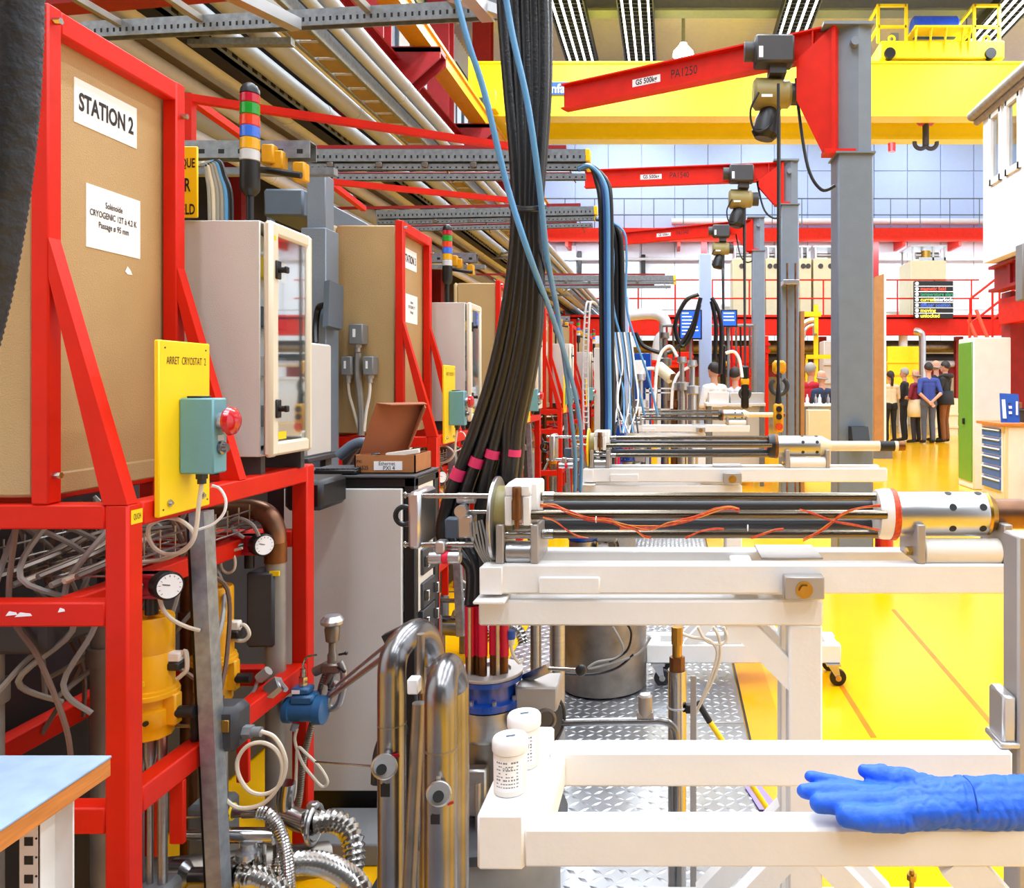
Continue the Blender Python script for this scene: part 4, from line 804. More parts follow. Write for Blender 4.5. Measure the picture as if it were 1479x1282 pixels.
    one('link_tube', 'wire_grey', 'curved tube and fittings above the polished bracket' + tg, 'tube', lambda m: (m.tube([P(385, 1000, 1.9), P(372, 1012, 1.9), P(350, 1015, 1.9), P(330, 1012, 1.9)], 0.004, 8), m.tube([P(345, 1018, 1.88), P(365, 1000, 1.89), P(372, 984, 1.9), P(380, 975, 1.9)], 0.004, 8), m.cyl(P(374, 980, 1.9), P(388, 968, 1.9), 0.012, n=8)))
    # sampling valve with domed cap
    c = P(480, 905, 2.03)
    t = thing('sampling_valve', c, 'small steel valve with domed cap beside the white cabinet door' + tg, 'valve')
    part(t, 'cap', 'alu', lambda m: m.lathe(c + V(0, 0, 0.005), Z_, [(0, 0.02), (0.004, 0.028), (0.012, 0.029), (0.016, 0.026), (0.024, 0.02), (0.026, 0.004)]))
    part(t, 'cap_screw', 'dark_grey', lambda m: [m.cyl((c.x + 0.02*math.cos(a), c.y + 0.02*math.sin(a), c.z+0.012), (c.x + 0.02*math.cos(a), c.y + 0.02*math.sin(a), c.z+0.024), 0.003, n=6) for a in (0.3, 1.9, 3.4, 5.0)])
    part(t, 'stem', 'old_steel', lambda m: m.lathe(c - V(0, 0, 0.09), Z_, [(0, 0.012), (0.02, 0.012), (0.025, 0.009), (0.05, 0.009), (0.055, 0.016), (0.085, 0.019), (0.095, 0.016)]))
    part(t, 'body', 'old_steel', lambda m: (m.rbox(c.x-0.024, c.x+0.024, c.y-0.016, c.y+0.016, c.z-0.115, c.z-0.09, 0.004), m.cyl((c.x-0.045, c.y, c.z-0.115), (c.x-0.015, c.y, c.z-0.1), 0.012), m.cyl((c.x, c.y, c.z-0.115), (c.x-0.012, c.y, c.z-0.145), 0.011)))
    for a, b in (((486, 962), (497, 969)), ((490, 945), (500, 943)), ((474, 988), (476, 995))):
        part(t, 'wing_screw', 'black', lambda m: (m.cyl(P(a[0], a[1], 2.02), P(b[0], b[1], 2.0), 0.003, n=8), m.sphere(P(b[0], b[1], 2.0), 0.005, 8, 6)))
    one('bent_spout', 'brushed', 'hooked steel spout hanging from the sampling valve' + tg, 'pipe', lambda m: m.tube([P(491, 955, 2.02), P(496, 968, 2.02), P(496, 992, 2.02), P(490, 1015, 2.02), P(479, 1023, 2.02), P(474, 1015, 2.02), P(478, 1000, 2.02), P(486, 985, 2.02)], 0.0085, 12))
    one('braided_hose', 'old_steel', 'thin braided hose dropping from the sampling valve' + tg, 'hose', lambda m: m.hose([P(474, 965, 2.04), P(466, 985, 2.04), P(460, 1010, 2.05), P(447, 1060, 2.05), P(438, 1100, 2.05), P(430, 1165, 2.05), P(415, 1185, 2.05)], 0.009, 0.006, 10))
    # corrugated vacuum hoses low down
    one('corrugated_hose', 'steel', 'thick corrugated steel hose turning down beside the rack leg' + tg, 'hose', lambda m: m.hose([P(455, 1188, 1.95), P(480, 1185, 1.95), P(500, 1194, 1.94), P(510, 1215, 1.92), P(511, 1245, 1.9), P(505, 1275, 1.88), P(490, 1310, 1.86)], 0.027, 0.013, 16, 0.22))
    one('corrugated_hose', 'steel', 'thickest corrugated steel hose sweeping along the floor' + tg, 'hose', lambda m: m.hose([P(392, 1262, 1.86), P(425, 1247, 1.86), P(465, 1248, 1.84), P(500, 1265, 1.8), P(522, 1290, 1.76), P(530, 1330, 1.74)], 0.027, 0.013, 16, 0.22))
    one('corrugated_hose', 'steel', 'short corrugated steel hose behind a clamp at the bottom' + tg, 'hose', lambda m: m.hose([P(342, 1263, 1.7), P(365, 1266, 1.7), P(390, 1278, 1.68), P(410, 1300, 1.66), P(420, 1340, 1.64)], 0.026, 0.013, 16, 0.22))
    one('corrugated_hose', 'steel', 'slim corrugated steel hose curving down by the fittings' + tg, 'hose', lambda m: m.hose([P(372, 1172, 1.72), P(388, 1176, 1.72), P(400, 1192, 1.72), P(410, 1220, 1.71), P(416, 1260, 1.7), P(416, 1310, 1.7)], 0.0145, 0.006, 12))
    one('corrugated_hose', 'steel', 'slim corrugated hose looping inward beside the manifold' + tg, 'hose', lambda m: m.hose([P(388, 1206, 1.75), P(402, 1212, 1.75), P(404, 1235, 1.75), P(398, 1265, 1.74), P(390, 1290, 1.74)], 0.0145, 0.006, 12))
    t = thing('vacuum_manifold', P(370, 1260, 1.72), 'polished vacuum manifold with flanges and clamps near the floor' + tg, 'manifold')
    part(t, 'main_pipe', 'old_steel', lambda m: (m.cyl(P(230, 1268, 1.74), P(470, 1240, 1.98), 0.04), m.cyl(P(190, 1262, 1.7), P(250, 1262, 1.7), 0.032)))
    part(t, 'reducer', 'chrome', lambda m: (m.lathe(P(245, 1264, 1.69), X_, [(0, 0.03), (0.03, 0.03), (0.045, 0.016), (0.12, 0.016), (0.125, 0.02), (0.135, 0.02)]),))
    part(t, 'pipe_flange', 'steel', lambda m: (m.cyl(P(330, 1264, 1.69), P(338, 1264, 1.69), 0.036, ch=0.002), m.cyl(P(446, 1190, 1.95), P(454, 1188, 1.95), 0.042, ch=0.003), m.cyl(P(392, 1205, 1.73), P(398, 1205, 1.73), 0.02)))
    part(t, 'branch_pipe', 'steel', lambda m: (m.cyl(P(255, 1205, 1.7), P(330, 1206, 1.7), 0.01), m.cyl(P(328, 1206, 1.7), P(395, 1206, 1.72), 0.016), m.cyl(P(372, 1205, 1.72), P(372, 1260, 1.72), 0.012), m.cyl(P(408, 1175, 1.96), P(452, 1190, 1.95), 0.024), m.tube([P(415, 1130, 1.96), P(412, 1165, 1.96), P(425, 1185, 1.96), P(445, 1190, 1.95)], 0.02, 12)))
    part(t, 'clamp', 'alu', lambda m: (m.torus(P(454, 1190, 1.95), X_, 0.043, 0.006), m.rbox(P(452, 0, 1.95).x-0.012, P(452, 0, 1.95).x+0.012, 1.94, 1.96, P(0, 1168, 1.95).z, P(0, 1158, 1.95).z, 0.003), m.bar(P(323, 1178, 1.69), P(327, 1215, 1.69), 0.012, 0.01), m.bar(P(305, 1260, 1.68), P(312, 1240, 1.68), 0.02, 0.012)))
    part(t, 'yellow_ring', 'yellow', lambda m: m.torus(P(336, 1172, 1.72), X_, 0.015, 0.003))
    part(t, 'nipple', 'chrome', lambda m: (m.cyl(P(328, 1172, 1.72), P(352, 1173, 1.72), 0.014, 0.009), m.cyl(P(352, 1173, 1.72), P(372, 1172, 1.72), 0.012)))
    part(t, 'support_rod', 'steel', lambda m: (m.cyl(P(250, 1180, 1.7), P(330, 1178, 1.7), 0.003, n=8), m.cyl(P(382, 1200, 1.72), P(382, 1260, 1.72), 0.004, n=8), m.cyl(P(325, 1205, 1.7), P(325, 1270, 1.7), 0.004, n=8)))
    part(t, 'valve_knob', 'alu', lambda m: (m.cyl(P(360, 1215, 1.7), P(360, 1232, 1.7), 0.018), m.cyl(P(358, 1228, 1.69), P(358, 1235, 1.69), 0.024)))
for i in range(7):
    OFF = V(0, i * PITCH, 0)
    rack(i); stop_panel(i); cabinet(i); tower(i); plumbing(i)
    if i < 2: near_plumbing(i)
OFF = V(0, -PITCH, 0); rack(-1)  # unseen rack added left of the camera to shade the first one
OFF = V(0, PITCH, 0)
# three grey connector boxes on the STATION 3 enclosure
yb = 1.405
def q2(x, y): return P(x, y, yb + PITCH) - OFF
for n, (x0, x1, y0, y1) in enumerate(((511, 531, 469, 498), (500, 515, 515, 542), (531, 546, 515, 542))):
    a, b = q2(x0, y1), q2(x1, y0)
    t = thing('connector_box', a, 'grey connector box on the STATION 3 enclosure, %s one' % ('top', 'lower left', 'lower right')[n], 'connector box', 'grey connector boxes')
    part(t, 'housing', 'mid_grey', lambda m: m.rbox(a.x, b.x, yb-0.055, yb+0.005, a.z, b.z, 0.004))
    part(t, 'label', 'paper', lambda m: m.box(a.x+(b.x-a.x)*0.3, a.x+(b.x-a.x)*0.5, yb-0.0562, yb-0.055, a.z+(b.z-a.z)*0.35, a.z+(b.z-a.z)*0.75))
    part(t, 'gland', 'alu_matt', lambda m: (m.cyl(((a.x+b.x)/2, yb-0.03, a.z), ((a.x+b.x)/2, yb-0.03, a.z-0.012), 0.016, n=8), m.cyl(((a.x+b.x)/2, yb-0.03, a.z-0.012), ((a.x+b.x)/2, yb-0.03, a.z-0.03), 0.011)))
for n, pts in enumerate(([(521, 510), (521, 540), (524, 570), (526, 600), (526, 628)], [(507, 548), (509, 570), (516, 595), (524, 625)], [(538, 548), (538, 568), (533, 595), (530, 622)])):
    loop('connector_cable', ('pipe_grey', 'wire_cream', 'nylon')[n], '%s cable below the grey connector boxes' % ('grey middle', 'cream left', 'white right')[n], [q2(x, y) - V(0, 0.03, 0) for x, y in pts], (0.014, 0.006, 0.006)[n])
OFF = V(0, 0, 0)
# ================================================================ probes, trolleys and magnets
def fx(px, Y=1.65): return (px - CX) * Y / F
def fz(py, Y=1.65): return H - (py - CY) * Y / F
TB = ['long white trolley beam frame nearest the camera, carrying the wired probe', 'white probe trolley on casters behind the nearest probe', '', 'farthest white probe trolley, below the yellow hoist pendant']
def trolley(i):
    t = thing('probe_trolley', (fx(1100, 1.65), 1.68, 0), TB[i], 'trolley', 'white probe trolleys')
    g = lambda x: fx(x, 1.6)
    h = lambda y: fz(y, 1.6)
    xr = g(1474) if i != 1 else 0.935
    part(t, 'top_rail', 'white', lambda m: m.rbox(g(695), xr, 1.60, 1.64, h(858), h(815), 0.004))
    part(t, 'top_rail', 'white', lambda m: m.rbox(g(695), xr, 1.735, 1.775, h(858), h(815), 0.004))
    for x in (g(695), g(1060), xr - 0.05): part(t, 'cross_member', 'white', lambda m: m.rbox(x, x+0.045, 1.64, 1.735, h(857), h(822), 0.003))
    part(t, 'saddle_plate', 'alu_matt', lambda m: m.rbox(g(1103), g(1195), 1.645, 1.78, h(815), h(812), 0.001))
    for y in (1.605, 1.735): part(t, 'lower_rail', 'white', lambda m: m.rbox(g(690), g(1190), y, y+0.05, h(905), h(868), 0.004))
    part(t, 'end_cross_member', 'white', lambda m: m.rbox(g(690)+0.001, g(690)+0.05, 1.655, 1.735, h(904), h(869), 0.003))
    for y in (1.605, 1.735): part(t, 'leg', 'white', lambda m: m.rbox(g(1140), g(1189), y+0.001, y+0.049, 0.10, h(904), 0.004))
    for y in (1.61, 1.74): part(t, 'brace', 'white', lambda m: m.bar(V(g(1055), y+0.02, h(890)), V(g(1165), y+0.02, h(1002)), 0.04, 0.046, side=Y_))
    part(t, 'end_block', 'white', lambda m: (m.rbox(g(694), g(727), 1.59, 1.60, h(857), h(817), 0.002), m.rbox(g(688), g(733), 1.57, 1.65, h(867), h(862), 0.002)))
    part(t, 'slot_cover', 'white', lambda m: m.rbox(g(778), g(867), 1.594, 1.601, h(857), h(832), 0.003))
    pv = part(t, 'pivot_plate', 'alu_matt', lambda m: m.rbox(g(1130), g(1187), 1.57, 1.60, h(860), h(828), 0.002))
    part(pv, 'pivot_bolt', 'brass', lambda m: (m.cyl((g(1158), 1.568, h(846)), (g(1158), 1.571, h(846)), 0.017, n=20), m.cyl((g(1158), 1.56, h(846)), (g(1158), 1.57, h(846)), 0.011, n=6)))
    # base on casters
    for y in (1.60, 1.74): part(t, 'base_rail', 'white', lambda m: m.rbox(-0.11, 0.735, y, y+0.05, 0.095, 0.175, 0.005))
    for x in (-0.1, 0.32, 0.68): part(t, 'base_cross_member', 'white', lambda m: m.rbox(x, x+0.05, 1.65, 1.74, 0.1, 0.17, 0.004))
    part(t, 'base_brace', 'white', lambda m: [m.bar(V(0.27, y, 0.38), V(0.27 + s*0.2, y, 0.17), 0.04, 0.045, side=Y_) for y in (1.625, 1.765) for s in (-1, 1)])
    for x in (-0.06, 0.7):
        for y in (1.6, 1.78):
            c = part(t, 'caster', 'alu', lambda m: (m.box(x-0.03, x+0.03, y-0.02, y+0.02, 0.088, 0.095), m.prism([V(x-0.025, y-0.015, 0.09), V(x+0.02, y-0.015, 0.09), V(x+0.03, y-0.015, 0.03), V(x+0.015, y-0.015, 0.03)], V(0, 0.003, 0)), m.prism([V(x-0.025, y+0.012, 0.09), V(x+0.02, y+0.012, 0.09), V(x+0.03, y+0.012, 0.03), V(x+0.015, y+0.012, 0.03)], V(0, 0.003, 0))))
            part(c, 'wheel', 'rubber', lambda m: m.cyl((x+0.02, y-0.01, 0.036), (x+0.02, y+0.01, 0.036), 0.036, ch=0.003))
            part(c, 'hub', 'steel', lambda m: m.cyl((x+0.02, y-0.018, 0.036), (x+0.02, y+0.018, 0.036), 0.013))
PB = ['nearest long steel rod probe with orange wires lying on the trolley', 'second steel rod probe with a yellow ring and cream nose bar', '', 'farthest steel rod probe lying on a white trolley']
def probe(i):
    t = thing('probe', (fx(1000), 1.66, fz(815)), PB[i], 'probe', 'rod probes on trolleys')
    zc = fz(743)
    for py, Y, r in ((717, 1.655, 0.0088), (743, 1.615, 0.0098), (771, 1.645, 0.0088), (730, 1.69, 0.0115), (757, 1.695, 0.0115)):
        part(t, 'rod', 'rod' if Y < 1.68 else 'dark_grey', lambda m: m.cyl((fx(772), Y, fz(py, Y)), (fx(1274), Y, fz(py, Y)), r, n=14))  # rear rods coloured dark and thickened, standing in for shade between the rods
    part(t, 'rod_clamp', 'steel', lambda m: [m.cyl((fx(784), Y, fz(py, Y)), (fx(800), Y, fz(py, Y)), 0.0105, n=14) for py, Y in ((717, 1.655), (771, 1.645))])
    for x in (723, 772): part(t, 'roller_plate', 'alu_matt', lambda m: m.rbox(fx(x), fx(x+11), 1.603, 1.73, 0.9402, fz(752), 0.002))
    part(t, 'roller', 'alu', lambda m: m.cyl((fx(735), 1.63, fz(794)), (fx(772), 1.63, fz(794)), 0.023, ch=0.002))
    part(t, 'axle', 'steel', lambda m: (m.cyl((fx(733), 1.62, fz(768)), (fx(773), 1.62, fz(768)), 0.008), m.cyl((fx(733), 1.7, fz(768)), (fx(773), 1.7, fz(768)), 0.008)))
    ya = 1.60
    part(t, 'yoke', 'white', lambda m: (m.rbox(fx(736), fx(747), ya, ya+0.035, fz(753), fz(712), 0.002), m.rbox(fx(761), fx(772), ya, ya+0.035, fz(753), fz(712), 0.002), m.rbox(fx(736), fx(772), ya, ya+0.035, fz(712), fz(696), 0.003), m.rbox(fx(736), fx(781), ya+0.02, ya+0.1, fz(752), fz(694), 0.004)))
    part(t, 'yoke_pin', 'bronze', lambda m: m.lathe((fx(754), ya-0.006, fz(757)), Z_, [(0, 0.005), (0.018, 0.005), (0.02, 0.0105), (0.055, 0.0105), (0.062, 0.0085), (0.066, 0.0095), (0.083, 0.0095), (0.085, 0.008)], 16))
    part(t, 'ring_flange', 'alu' if i == 0 else 'yellow', lambda m: m.cyl((fx(714), 1.66, fz(749)), (fx(719), 1.66, fz(749)), 0.087, n=40, ch=0.001))
    part(t, 'ring_hub', 'olive', lambda m: m.cyl((fx(719), 1.66, fz(737)), (fx(735), 1.66, fz(737)), 0.05, n=30))
    e = part(t, 'end_plate', 'alu', lambda m: (m.rbox(fx(600), fx(618), 1.60, 1.71, fz(786), fz(706), 0.006),))
    part(e, 'eyebolt', 'black', lambda m: (m.torus((fx(583), 1.655, fz(745)), Y_, 0.0185, 0.0055), m.cyl((fx(596), 1.655, fz(746)), (fx(602), 1.655, fz(746)), 0.009)))
    for y in (712, 782): part(e, 'wing_nut', 'steel', lambda m: (m.cyl((fx(590), 1.62, fz(y)), (fx(601), 1.62, fz(y)), 0.004, n=8), m.sphere((fx(592), 1.62, fz(y)), 0.007, 8, 6, (0.7, 0.4, 1))))
    part(t, 'guide_rod', 'steel', lambda m: (m.cyl((fx(618), 1.62, fz(713)), (fx(716), 1.62, fz(713)), 0.0055, n=12), m.cyl((fx(616), 1.62, fz(782)), (fx(690), 1.62, fz(782)), 0.006, n=12), m.cyl((fx(675), 1.64, fz(738)), (fx(716), 1.64, fz(738)), 0.004, n=12)))
    part(t, 'knob', 'alu', lambda m: (m.cyl((fx(674), 1.60, fz(733)), (fx(674), 1.625, fz(733)), 0.0125, n=18), m.cyl((fx(665), 1.63, fz(717)), (fx(690), 1.63, fz(717)), 0.011), m.rbox(fx(664), fx(686), 1.63, 1.67, fz(775), fz(742), 0.004)))
    part(t, 'connector', 'alu', lambda m: (m.cyl((fx(628), 1.61, fz(799)), (fx(648), 1.61, fz(799)), 0.0125, n=16, ch=0.002), m.cyl((fx(655), 1.61, fz(799)), (fx(673), 1.61, fz(799)), 0.0125, n=16, ch=0.002), m.rbox(fx(638), fx(652), 1.60, 1.63, fz(793), fz(775), 0.003), m.cyl((fx(632), 1.63, fz(789)), (fx(668), 1.63, fz(789)), 0.009)))
    part(t, 'connector_ring', 'crimson', lambda m: m.cyl((fx(648), 1.61, fz(799)), (fx(656), 1.61, fz(799)), 0.0128, n=16))
    part(t, 'blue_block', 'slate', lambda m: m.rbox(fx(640), fx(668), 1.66, 1.69, fz(779), fz(750), 0.003))
    for k in range(5):
        part(t, 'lead_wire', 'wire_grey', lambda m: m.tube([V(fx(683 + k*4), 1.63, fz(752 - k)), V(fx(686 + k*5), 1.625, fz(775)), V(fx(697 + k*3), 1.62, fz(795)), V(fx(706 + k*3), 1.625, fz(812 - k*2))], 0.0022, 6))
    # nose cylinder
    part(t, 'nose_cylinder', 'alu' if i == 0 else 'brushed', lambda m: m.lathe((fx(1290), 1.66, zc), X_, [(0, 0.044), (0.002, 0.0463), (fx(1420)-fx(1290), 0.0463), (fx(1423)-fx(1290), 0.044)], 36))
    part(t, 'vent_hole', 'ink', lambda m: [m.cyl((fx(x), 1.66 - 0.0466*math.cos(a), zc + 0.0466*math.sin(a)), (fx(x), 1.66 - 0.0446*math.cos(a), zc + 0.0446*math.sin(a)), 0.0075, n=14) for x in (1369, 1412) for a in (R(26), R(-31), R(75))])
    part(t, 'collar', 'white' if i == 0 else 'black', lambda m: m.lathe((fx(1266), 1.66, zc), X_, [(0, 0.045), (0.001, 0.05), (0.016, 0.0525), (0.034, 0.0525), (0.036, 0.046)], 36))
    part(t, 'tape_band', 'orange_wire' if i == 0 else 'bronze', lambda m: m.cyl((fx(1284), 1.66, zc-0.001), (fx(1295), 1.66, zc-0.001), 0.0535, n=36, ch=0.003))
    if i == 0:
        part(t, 'nose_cap', 'brass', lambda m: m.lathe((fx(1422), 1.66, zc), X_, [(0, 0.045), (0.006, 0.046), (0.02, 0.035)], 30))
        part(t, 'nose_bar', 'copper', lambda m: m.cyl((fx(1434), 1.66, zc), (fx(1520), 1.66, zc), 0.031, n=26))
    else:
        part(t, 'nose_cone', 'cream', lambda m: m.lathe((fx(1422), 1.66, zc), X_, [(0, 0.045), (0.012, 0.044), (0.05, 0.024), (0.055, 0.023)], 30))
        part(t, 'nose_bar', 'cream', lambda m: m.cyl((fx(1455), 1.66, zc), (fx(1455)+0.3, 1.66, zc), 0.022, n=22))
        part(t, 'nose_label', 'ink', lambda m: m.cyl((fx(1455)+0.22, 1.66, zc), (fx(1455)+0.285, 1.66, zc), 0.0225, n=22))
        part(t, 'nose_tip', 'bronze', lambda m: m.cyl((fx(1455)+0.3, 1.66, zc), (fx(1455)+0.33, 1.66, zc), 0.021, n=22))
    for x in (1315, 1437): part(t, 'roller_plate', 'alu_matt', lambda m: m.rbox(fx(x), fx(x+12), 1.603, 1.73, 0.9402, fz(752), 0.002))
    part(t, 'nose_roller', 'nylon', lambda m: m.cyl((fx(1328), 1.63, fz(793)), (fx(1437), 1.63, fz(793)), 0.0265, n=24, ch=0.002))
    part(t, 'plate_bolt', 'brass', lambda m: m.cyl((fx(1306), 1.64, fz(794)), (fx(1315), 1.64, fz(794)), 0.009, n=6))
for i in (0, 1, 3):
    OFF = V(0, i * PITCH, 0)
    trolley(i); probe(i)
OFF = V(0, 0, 0)
# orange harness on the nearest probe
def harness(lab, pts, strands, spread, Y=1.60):
    t = thing('wire_harness', P(pts[0][0], pts[0][1], Y), lab, 'wire harness', 'orange wire harnesses')
    for k in range(strands):
        o = [V(0, random.uniform(-0.001, 0.002), 0) + V(0, 0, random.uniform(-spread, spread)) for _ in pts]
        part(t, 'strand', ('orange_wire', 'orange_wire', 'amber_wire')[k % 3], lambda m: m.tube([P(x, y, Y) + d for (x, y), d in zip(pts, o)], 0.00105, 6, 5))
harness('thick orange wire braid drooping along the left half of the nearest probe', [(780, 730), (800, 731), (825, 741), (850, 749), (880, 752), (905, 760), (940, 762), (965, 757), (1000, 748), (1030, 737), (1055, 733), (1068, 737)], 9, 0.0045)
harness('thin orange wires wrapped low near the left clamp', [(784, 747), (800, 752), (820, 766), (835, 775), (850, 777)], 4, 0.002)
harness('thin orange wires crossing below the middle of the probe', [(895, 762), (915, 764), (930, 775), (940, 778)], 4, 0.005)
harness('short orange wrap at the centre of the lowest rod', [(990, 777), (1010, 768), (1030, 764), (1046, 764)], 5, 0.002)
harness('short orange wrap right of centre on the lowest rod', [(1085, 777), (1105, 770), (1120, 765), (1132, 764)], 5, 0.002)
harness('orange wires crossing down near the white collar', [(1155, 735), (1175, 742), (1200, 752), (1225, 757), (1262, 765), (1270, 766)], 6, 0.003)
harness('orange wires rising up to the white collar', [(1160, 779), (1180, 770), (1198, 757), (1215, 743), (1240, 735), (1272, 730)], 7, 0.003)
for px in (861, 1080): one('cable_tie', 'paper', 'small white cable tie on the orange braid, %s one' % ('left' if px == 861 else 'right'), 'cable tie', lambda m: m.torus(P(px, 750 if px == 861 else 762, 1.60), X_, 0.006, 0.001, 12, 5))
# ---------------------------------------------------------------- magnets below the trolleys
def magnet(i):
    cx, cy = -0.396, 1.74; k = 1.74
    Z = lambda y: fz(y, k)
    t = thing('magnet_cryostat', (cx, cy, 0), 'steel magnet cryostat with a blue spool flange under the nearest trolley' if i == 0 else 'steel magnet cryostat with blue flange, %s in the row' % ORD[i], 'cryostat', 'magnet cryostats')
    L = lambda nm, mt, prof, n=32: part(t, nm, mt, lambda m: m.lathe((cx, cy, 0), Z_, [(Z(y), r) for y, r in prof], n))
    L('top_ring', 'alu_matt', [(971, 0.07), (968, 0.072), (966, 0.071), (966, 0.045), (972, 0.044)])
    L('blue_spool', 'blue_flange', [(1013, 0.07), (1004, 0.071), (1003, 0.056), (981, 0.055), (979, 0.069), (972, 0.07)])
    part(t, 'spool_bolt', 'alu', lambda m: [m.cyl((cx + 0.063*math.cos(a), cy + 0.063*math.sin(a), Z(1006)), (cx + 0.063*math.cos(a), cy + 0.063*math.sin(a), Z(998)), 0.005, n=6) for a in [R(20 + 45*q) for q in range(8)]])
    L('collar', 'brushed', [(1058, 0.06), (1052, 0.066), (1016, 0.066), (1014, 0.06)])
    L('neck', 'old_steel', [(1160, 0.056), (1062, 0.054), (1056, 0.06)])
    L('shoulder', 'dark_grey', [(1186, 0.165), (1180, 0.168), (1172, 0.168), (1166, 0.15), (1164, 0.06)])
    part(t, 'drum', 'pipe_grey', lambda m: m.lathe((cx, cy, 0), Z_, [(0.0, 0.15), (0.01, 0.152), (Z(1190), 0.152), (Z(1182), 0.15)], 36))
    part(t, 'flange_clamp', 'brushed', lambda m: (m.rbox(cx-0.04, cx+0.01, cy-0.085, cy-0.055, Z(1150), Z(1085), 0.004), m.cyl((cx-0.005, cy-0.09, Z(1165)), (cx-0.005, cy-0.09, Z(1100)), 0.006)))
    part(t, 'side_box', 'alu_matt', lambda m: m.rbox(cx+0.06, cx+0.15, cy-0.03, cy+0.06, Z(1020), Z(985), 0.004))
    part(t, 'side_connector', 'old_steel', lambda m: (m.cyl((cx+0.07, cy-0.05, Z(1034)), (cx+0.115, cy-0.05, Z(1034)), 0.022, n=12), m.torus((cx+0.125, cy-0.03, Z(1030)), Y_, 0.02, 0.004)))
    part(t, 'coil_disc', 'dark_grey', lambda m: (m.torus((cx+0.12, cy+0.02, Z(1050)), V(0.8, -0.6, 0), 0.055, 0.004), m.torus((cx+0.12, cy+0.02, Z(1050)), V(0.8, -0.6, 0), 0.045, 0.004), m.cyl((cx+0.11, cy+0.03, Z(1050)), (cx+0.125, cy+0.018, Z(1050)), 0.04, n=24)))
    lv = part(t, 'lever', 'steel', lambda m: (m.bar((cx+0.07, cy+0.02, Z(985)), (cx+0.13, cy-0.01, Z(962)), 0.012, 0.02), m.cyl((cx+0.13, cy-0.01, Z(963)), (cx+0.21, cy-0.02, Z(963)), 0.004)))
    part(lv, 'ball_knob', 'black', lambda m: m.sphere((cx+0.2, cy-0.02, Z(963)), 0.0125))
    for q, dx in enumerate((-0.04, -0.026, -0.012, 0.0095, 0.034)):
        s = part(t, 'sleeve', 'crimson', lambda m: m.cyl((cx+dx, cy - 0.02 + 0.012*(q % 2), Z(942)), (cx+dx, cy - 0.02 + 0.012*(q % 2), Z(872)), 0.0105))
        part(s, 'ferrule', 'bronze', lambda m: m.cyl((cx+dx, cy - 0.02 + 0.012*(q % 2), Z(970)), (cx+dx, cy - 0.02 + 0.012*(q % 2), Z(942)), 0.0092))
    part(t, 'guide_pin', 'brushed', lambda m: [m.cyl((cx+dx, cy-0.036, Z(970)), (cx+dx, cy-0.036, Z(870)), 0.004, n=8) for dx in (-0.036, 0.024)])
    part(t, 'blue_plug', 'sign_blue', lambda m: m.cyl((cx+0.05, cy-0.02, Z(918)), (cx+0.05, cy-0.02, Z(906)), 0.0085))
    part(t, 'plug_tail', 'nylon', lambda m: (m.cyl((cx+0.05, cy-0.02, Z(926)), (cx+0.05, cy-0.02, Z(918)), 0.007), m.tube([V(cx+0.05, cy-0.02, Z(926)), V(cx+0.052, cy-0.02, Z(938)), V(cx+0.066, cy-0.02, Z(952)), V(cx+0.072, cy-0.01, Z(950))], 0.0035, 8)))
for i in range(5):
    OFF = V(0, i * PITCH, 0); magnet(i)
OFF = V(0, 0, 0)
# steel drums and columns beyond the nearest magnet
for n, (x0, x1, yb_, yt) in enumerate(((766, 782, 962, 890), (796, 816, 955, 890))):
    a = P((x0+x1)/2, yb_, 2.6)
    one('steel_column', 'brushed', '%s polished upright tube under the nearest trolley' % ('left', 'right')[n], 'tube', lambda m: m.cyl(V(a.x, a.y, 0), V(a.x, a.y, 0.72), (x1-x0)/2*2.6/F))
one('steel_drum', 'old_steel', 'wide dull steel drum standing on the tread plates', 'drum', lambda m: m.lathe(V(P(872, 0, 3.45).x, 3.45, 0.005), Z_, [(0, 0.17), (0.01, 0.185), (0.4, 0.185), (0.42, 0.18), (0.43, 0.12)], 36))
# jack post and hydraulic pipe in front of the plates
c = P(978, 1000, 1.95)
t = thing('jack_post', (c.x, c.y, 0), 'upright steel jack post with brass cap below the trolley', 'jack')
jz = lambda y: fz(y, 1.95)
part(t, 'tube', 'steel', lambda m: m.cyl((c.x, c.y, 0), (c.x, c.y, jz(967)), 0.0225))
part(t, 'hex_nut', 'bronze', lambda m: m.cyl((c.x, c.y, jz(967)), (c.x, c.y, jz(948)), 0.019, n=6))
part(t, 'inner_rod', 'brass', lambda m: (m.cyl((c.x, c.y, jz(948)), (c.x, c.y, jz(930)), 0.012), m.cyl((c.x, c.y, jz(930)), (c.x, c.y, jz(905)), 0.014, n=8)))
part(t, 'clamp_band', 'alu', lambda m: m.torus((c.x, c.y, jz(1020)), Z_, 0.024, 0.002))
part(t, 'clamp_screw', 'black', lambda m: m.rbox(c.x+0.02, c.x+0.034, c.y-0.02, c.y, jz(1026), jz(1014), 0.002))
one('flat_strut', 'alu_matt', 'thin flat metal strut beside the jack post', 'strut', lambda m: m.rbox(P(997, 0, 1.9).x, P(1006, 0, 1.9).x, 1.9, 1.906, 0.0, fz(976, 1.9), 0.001))
t = thing('bent_pipe', P(880, 1045, 1.8), 'thin polished pipe with round filter bending down beside the jack post', 'pipe')
part(t, 'tube', 'chrome', lambda m: m.tube([P(770, 1045, 1.8), P(860, 1042, 1.8), P(930, 1041, 1.8), P(955, 1041, 1.8), P(970, 1047, 1.8), P(977, 1062, 1.8), P(977, 1100, 1.8), P(977, 1230, 1.8)], 0.0085, 12))
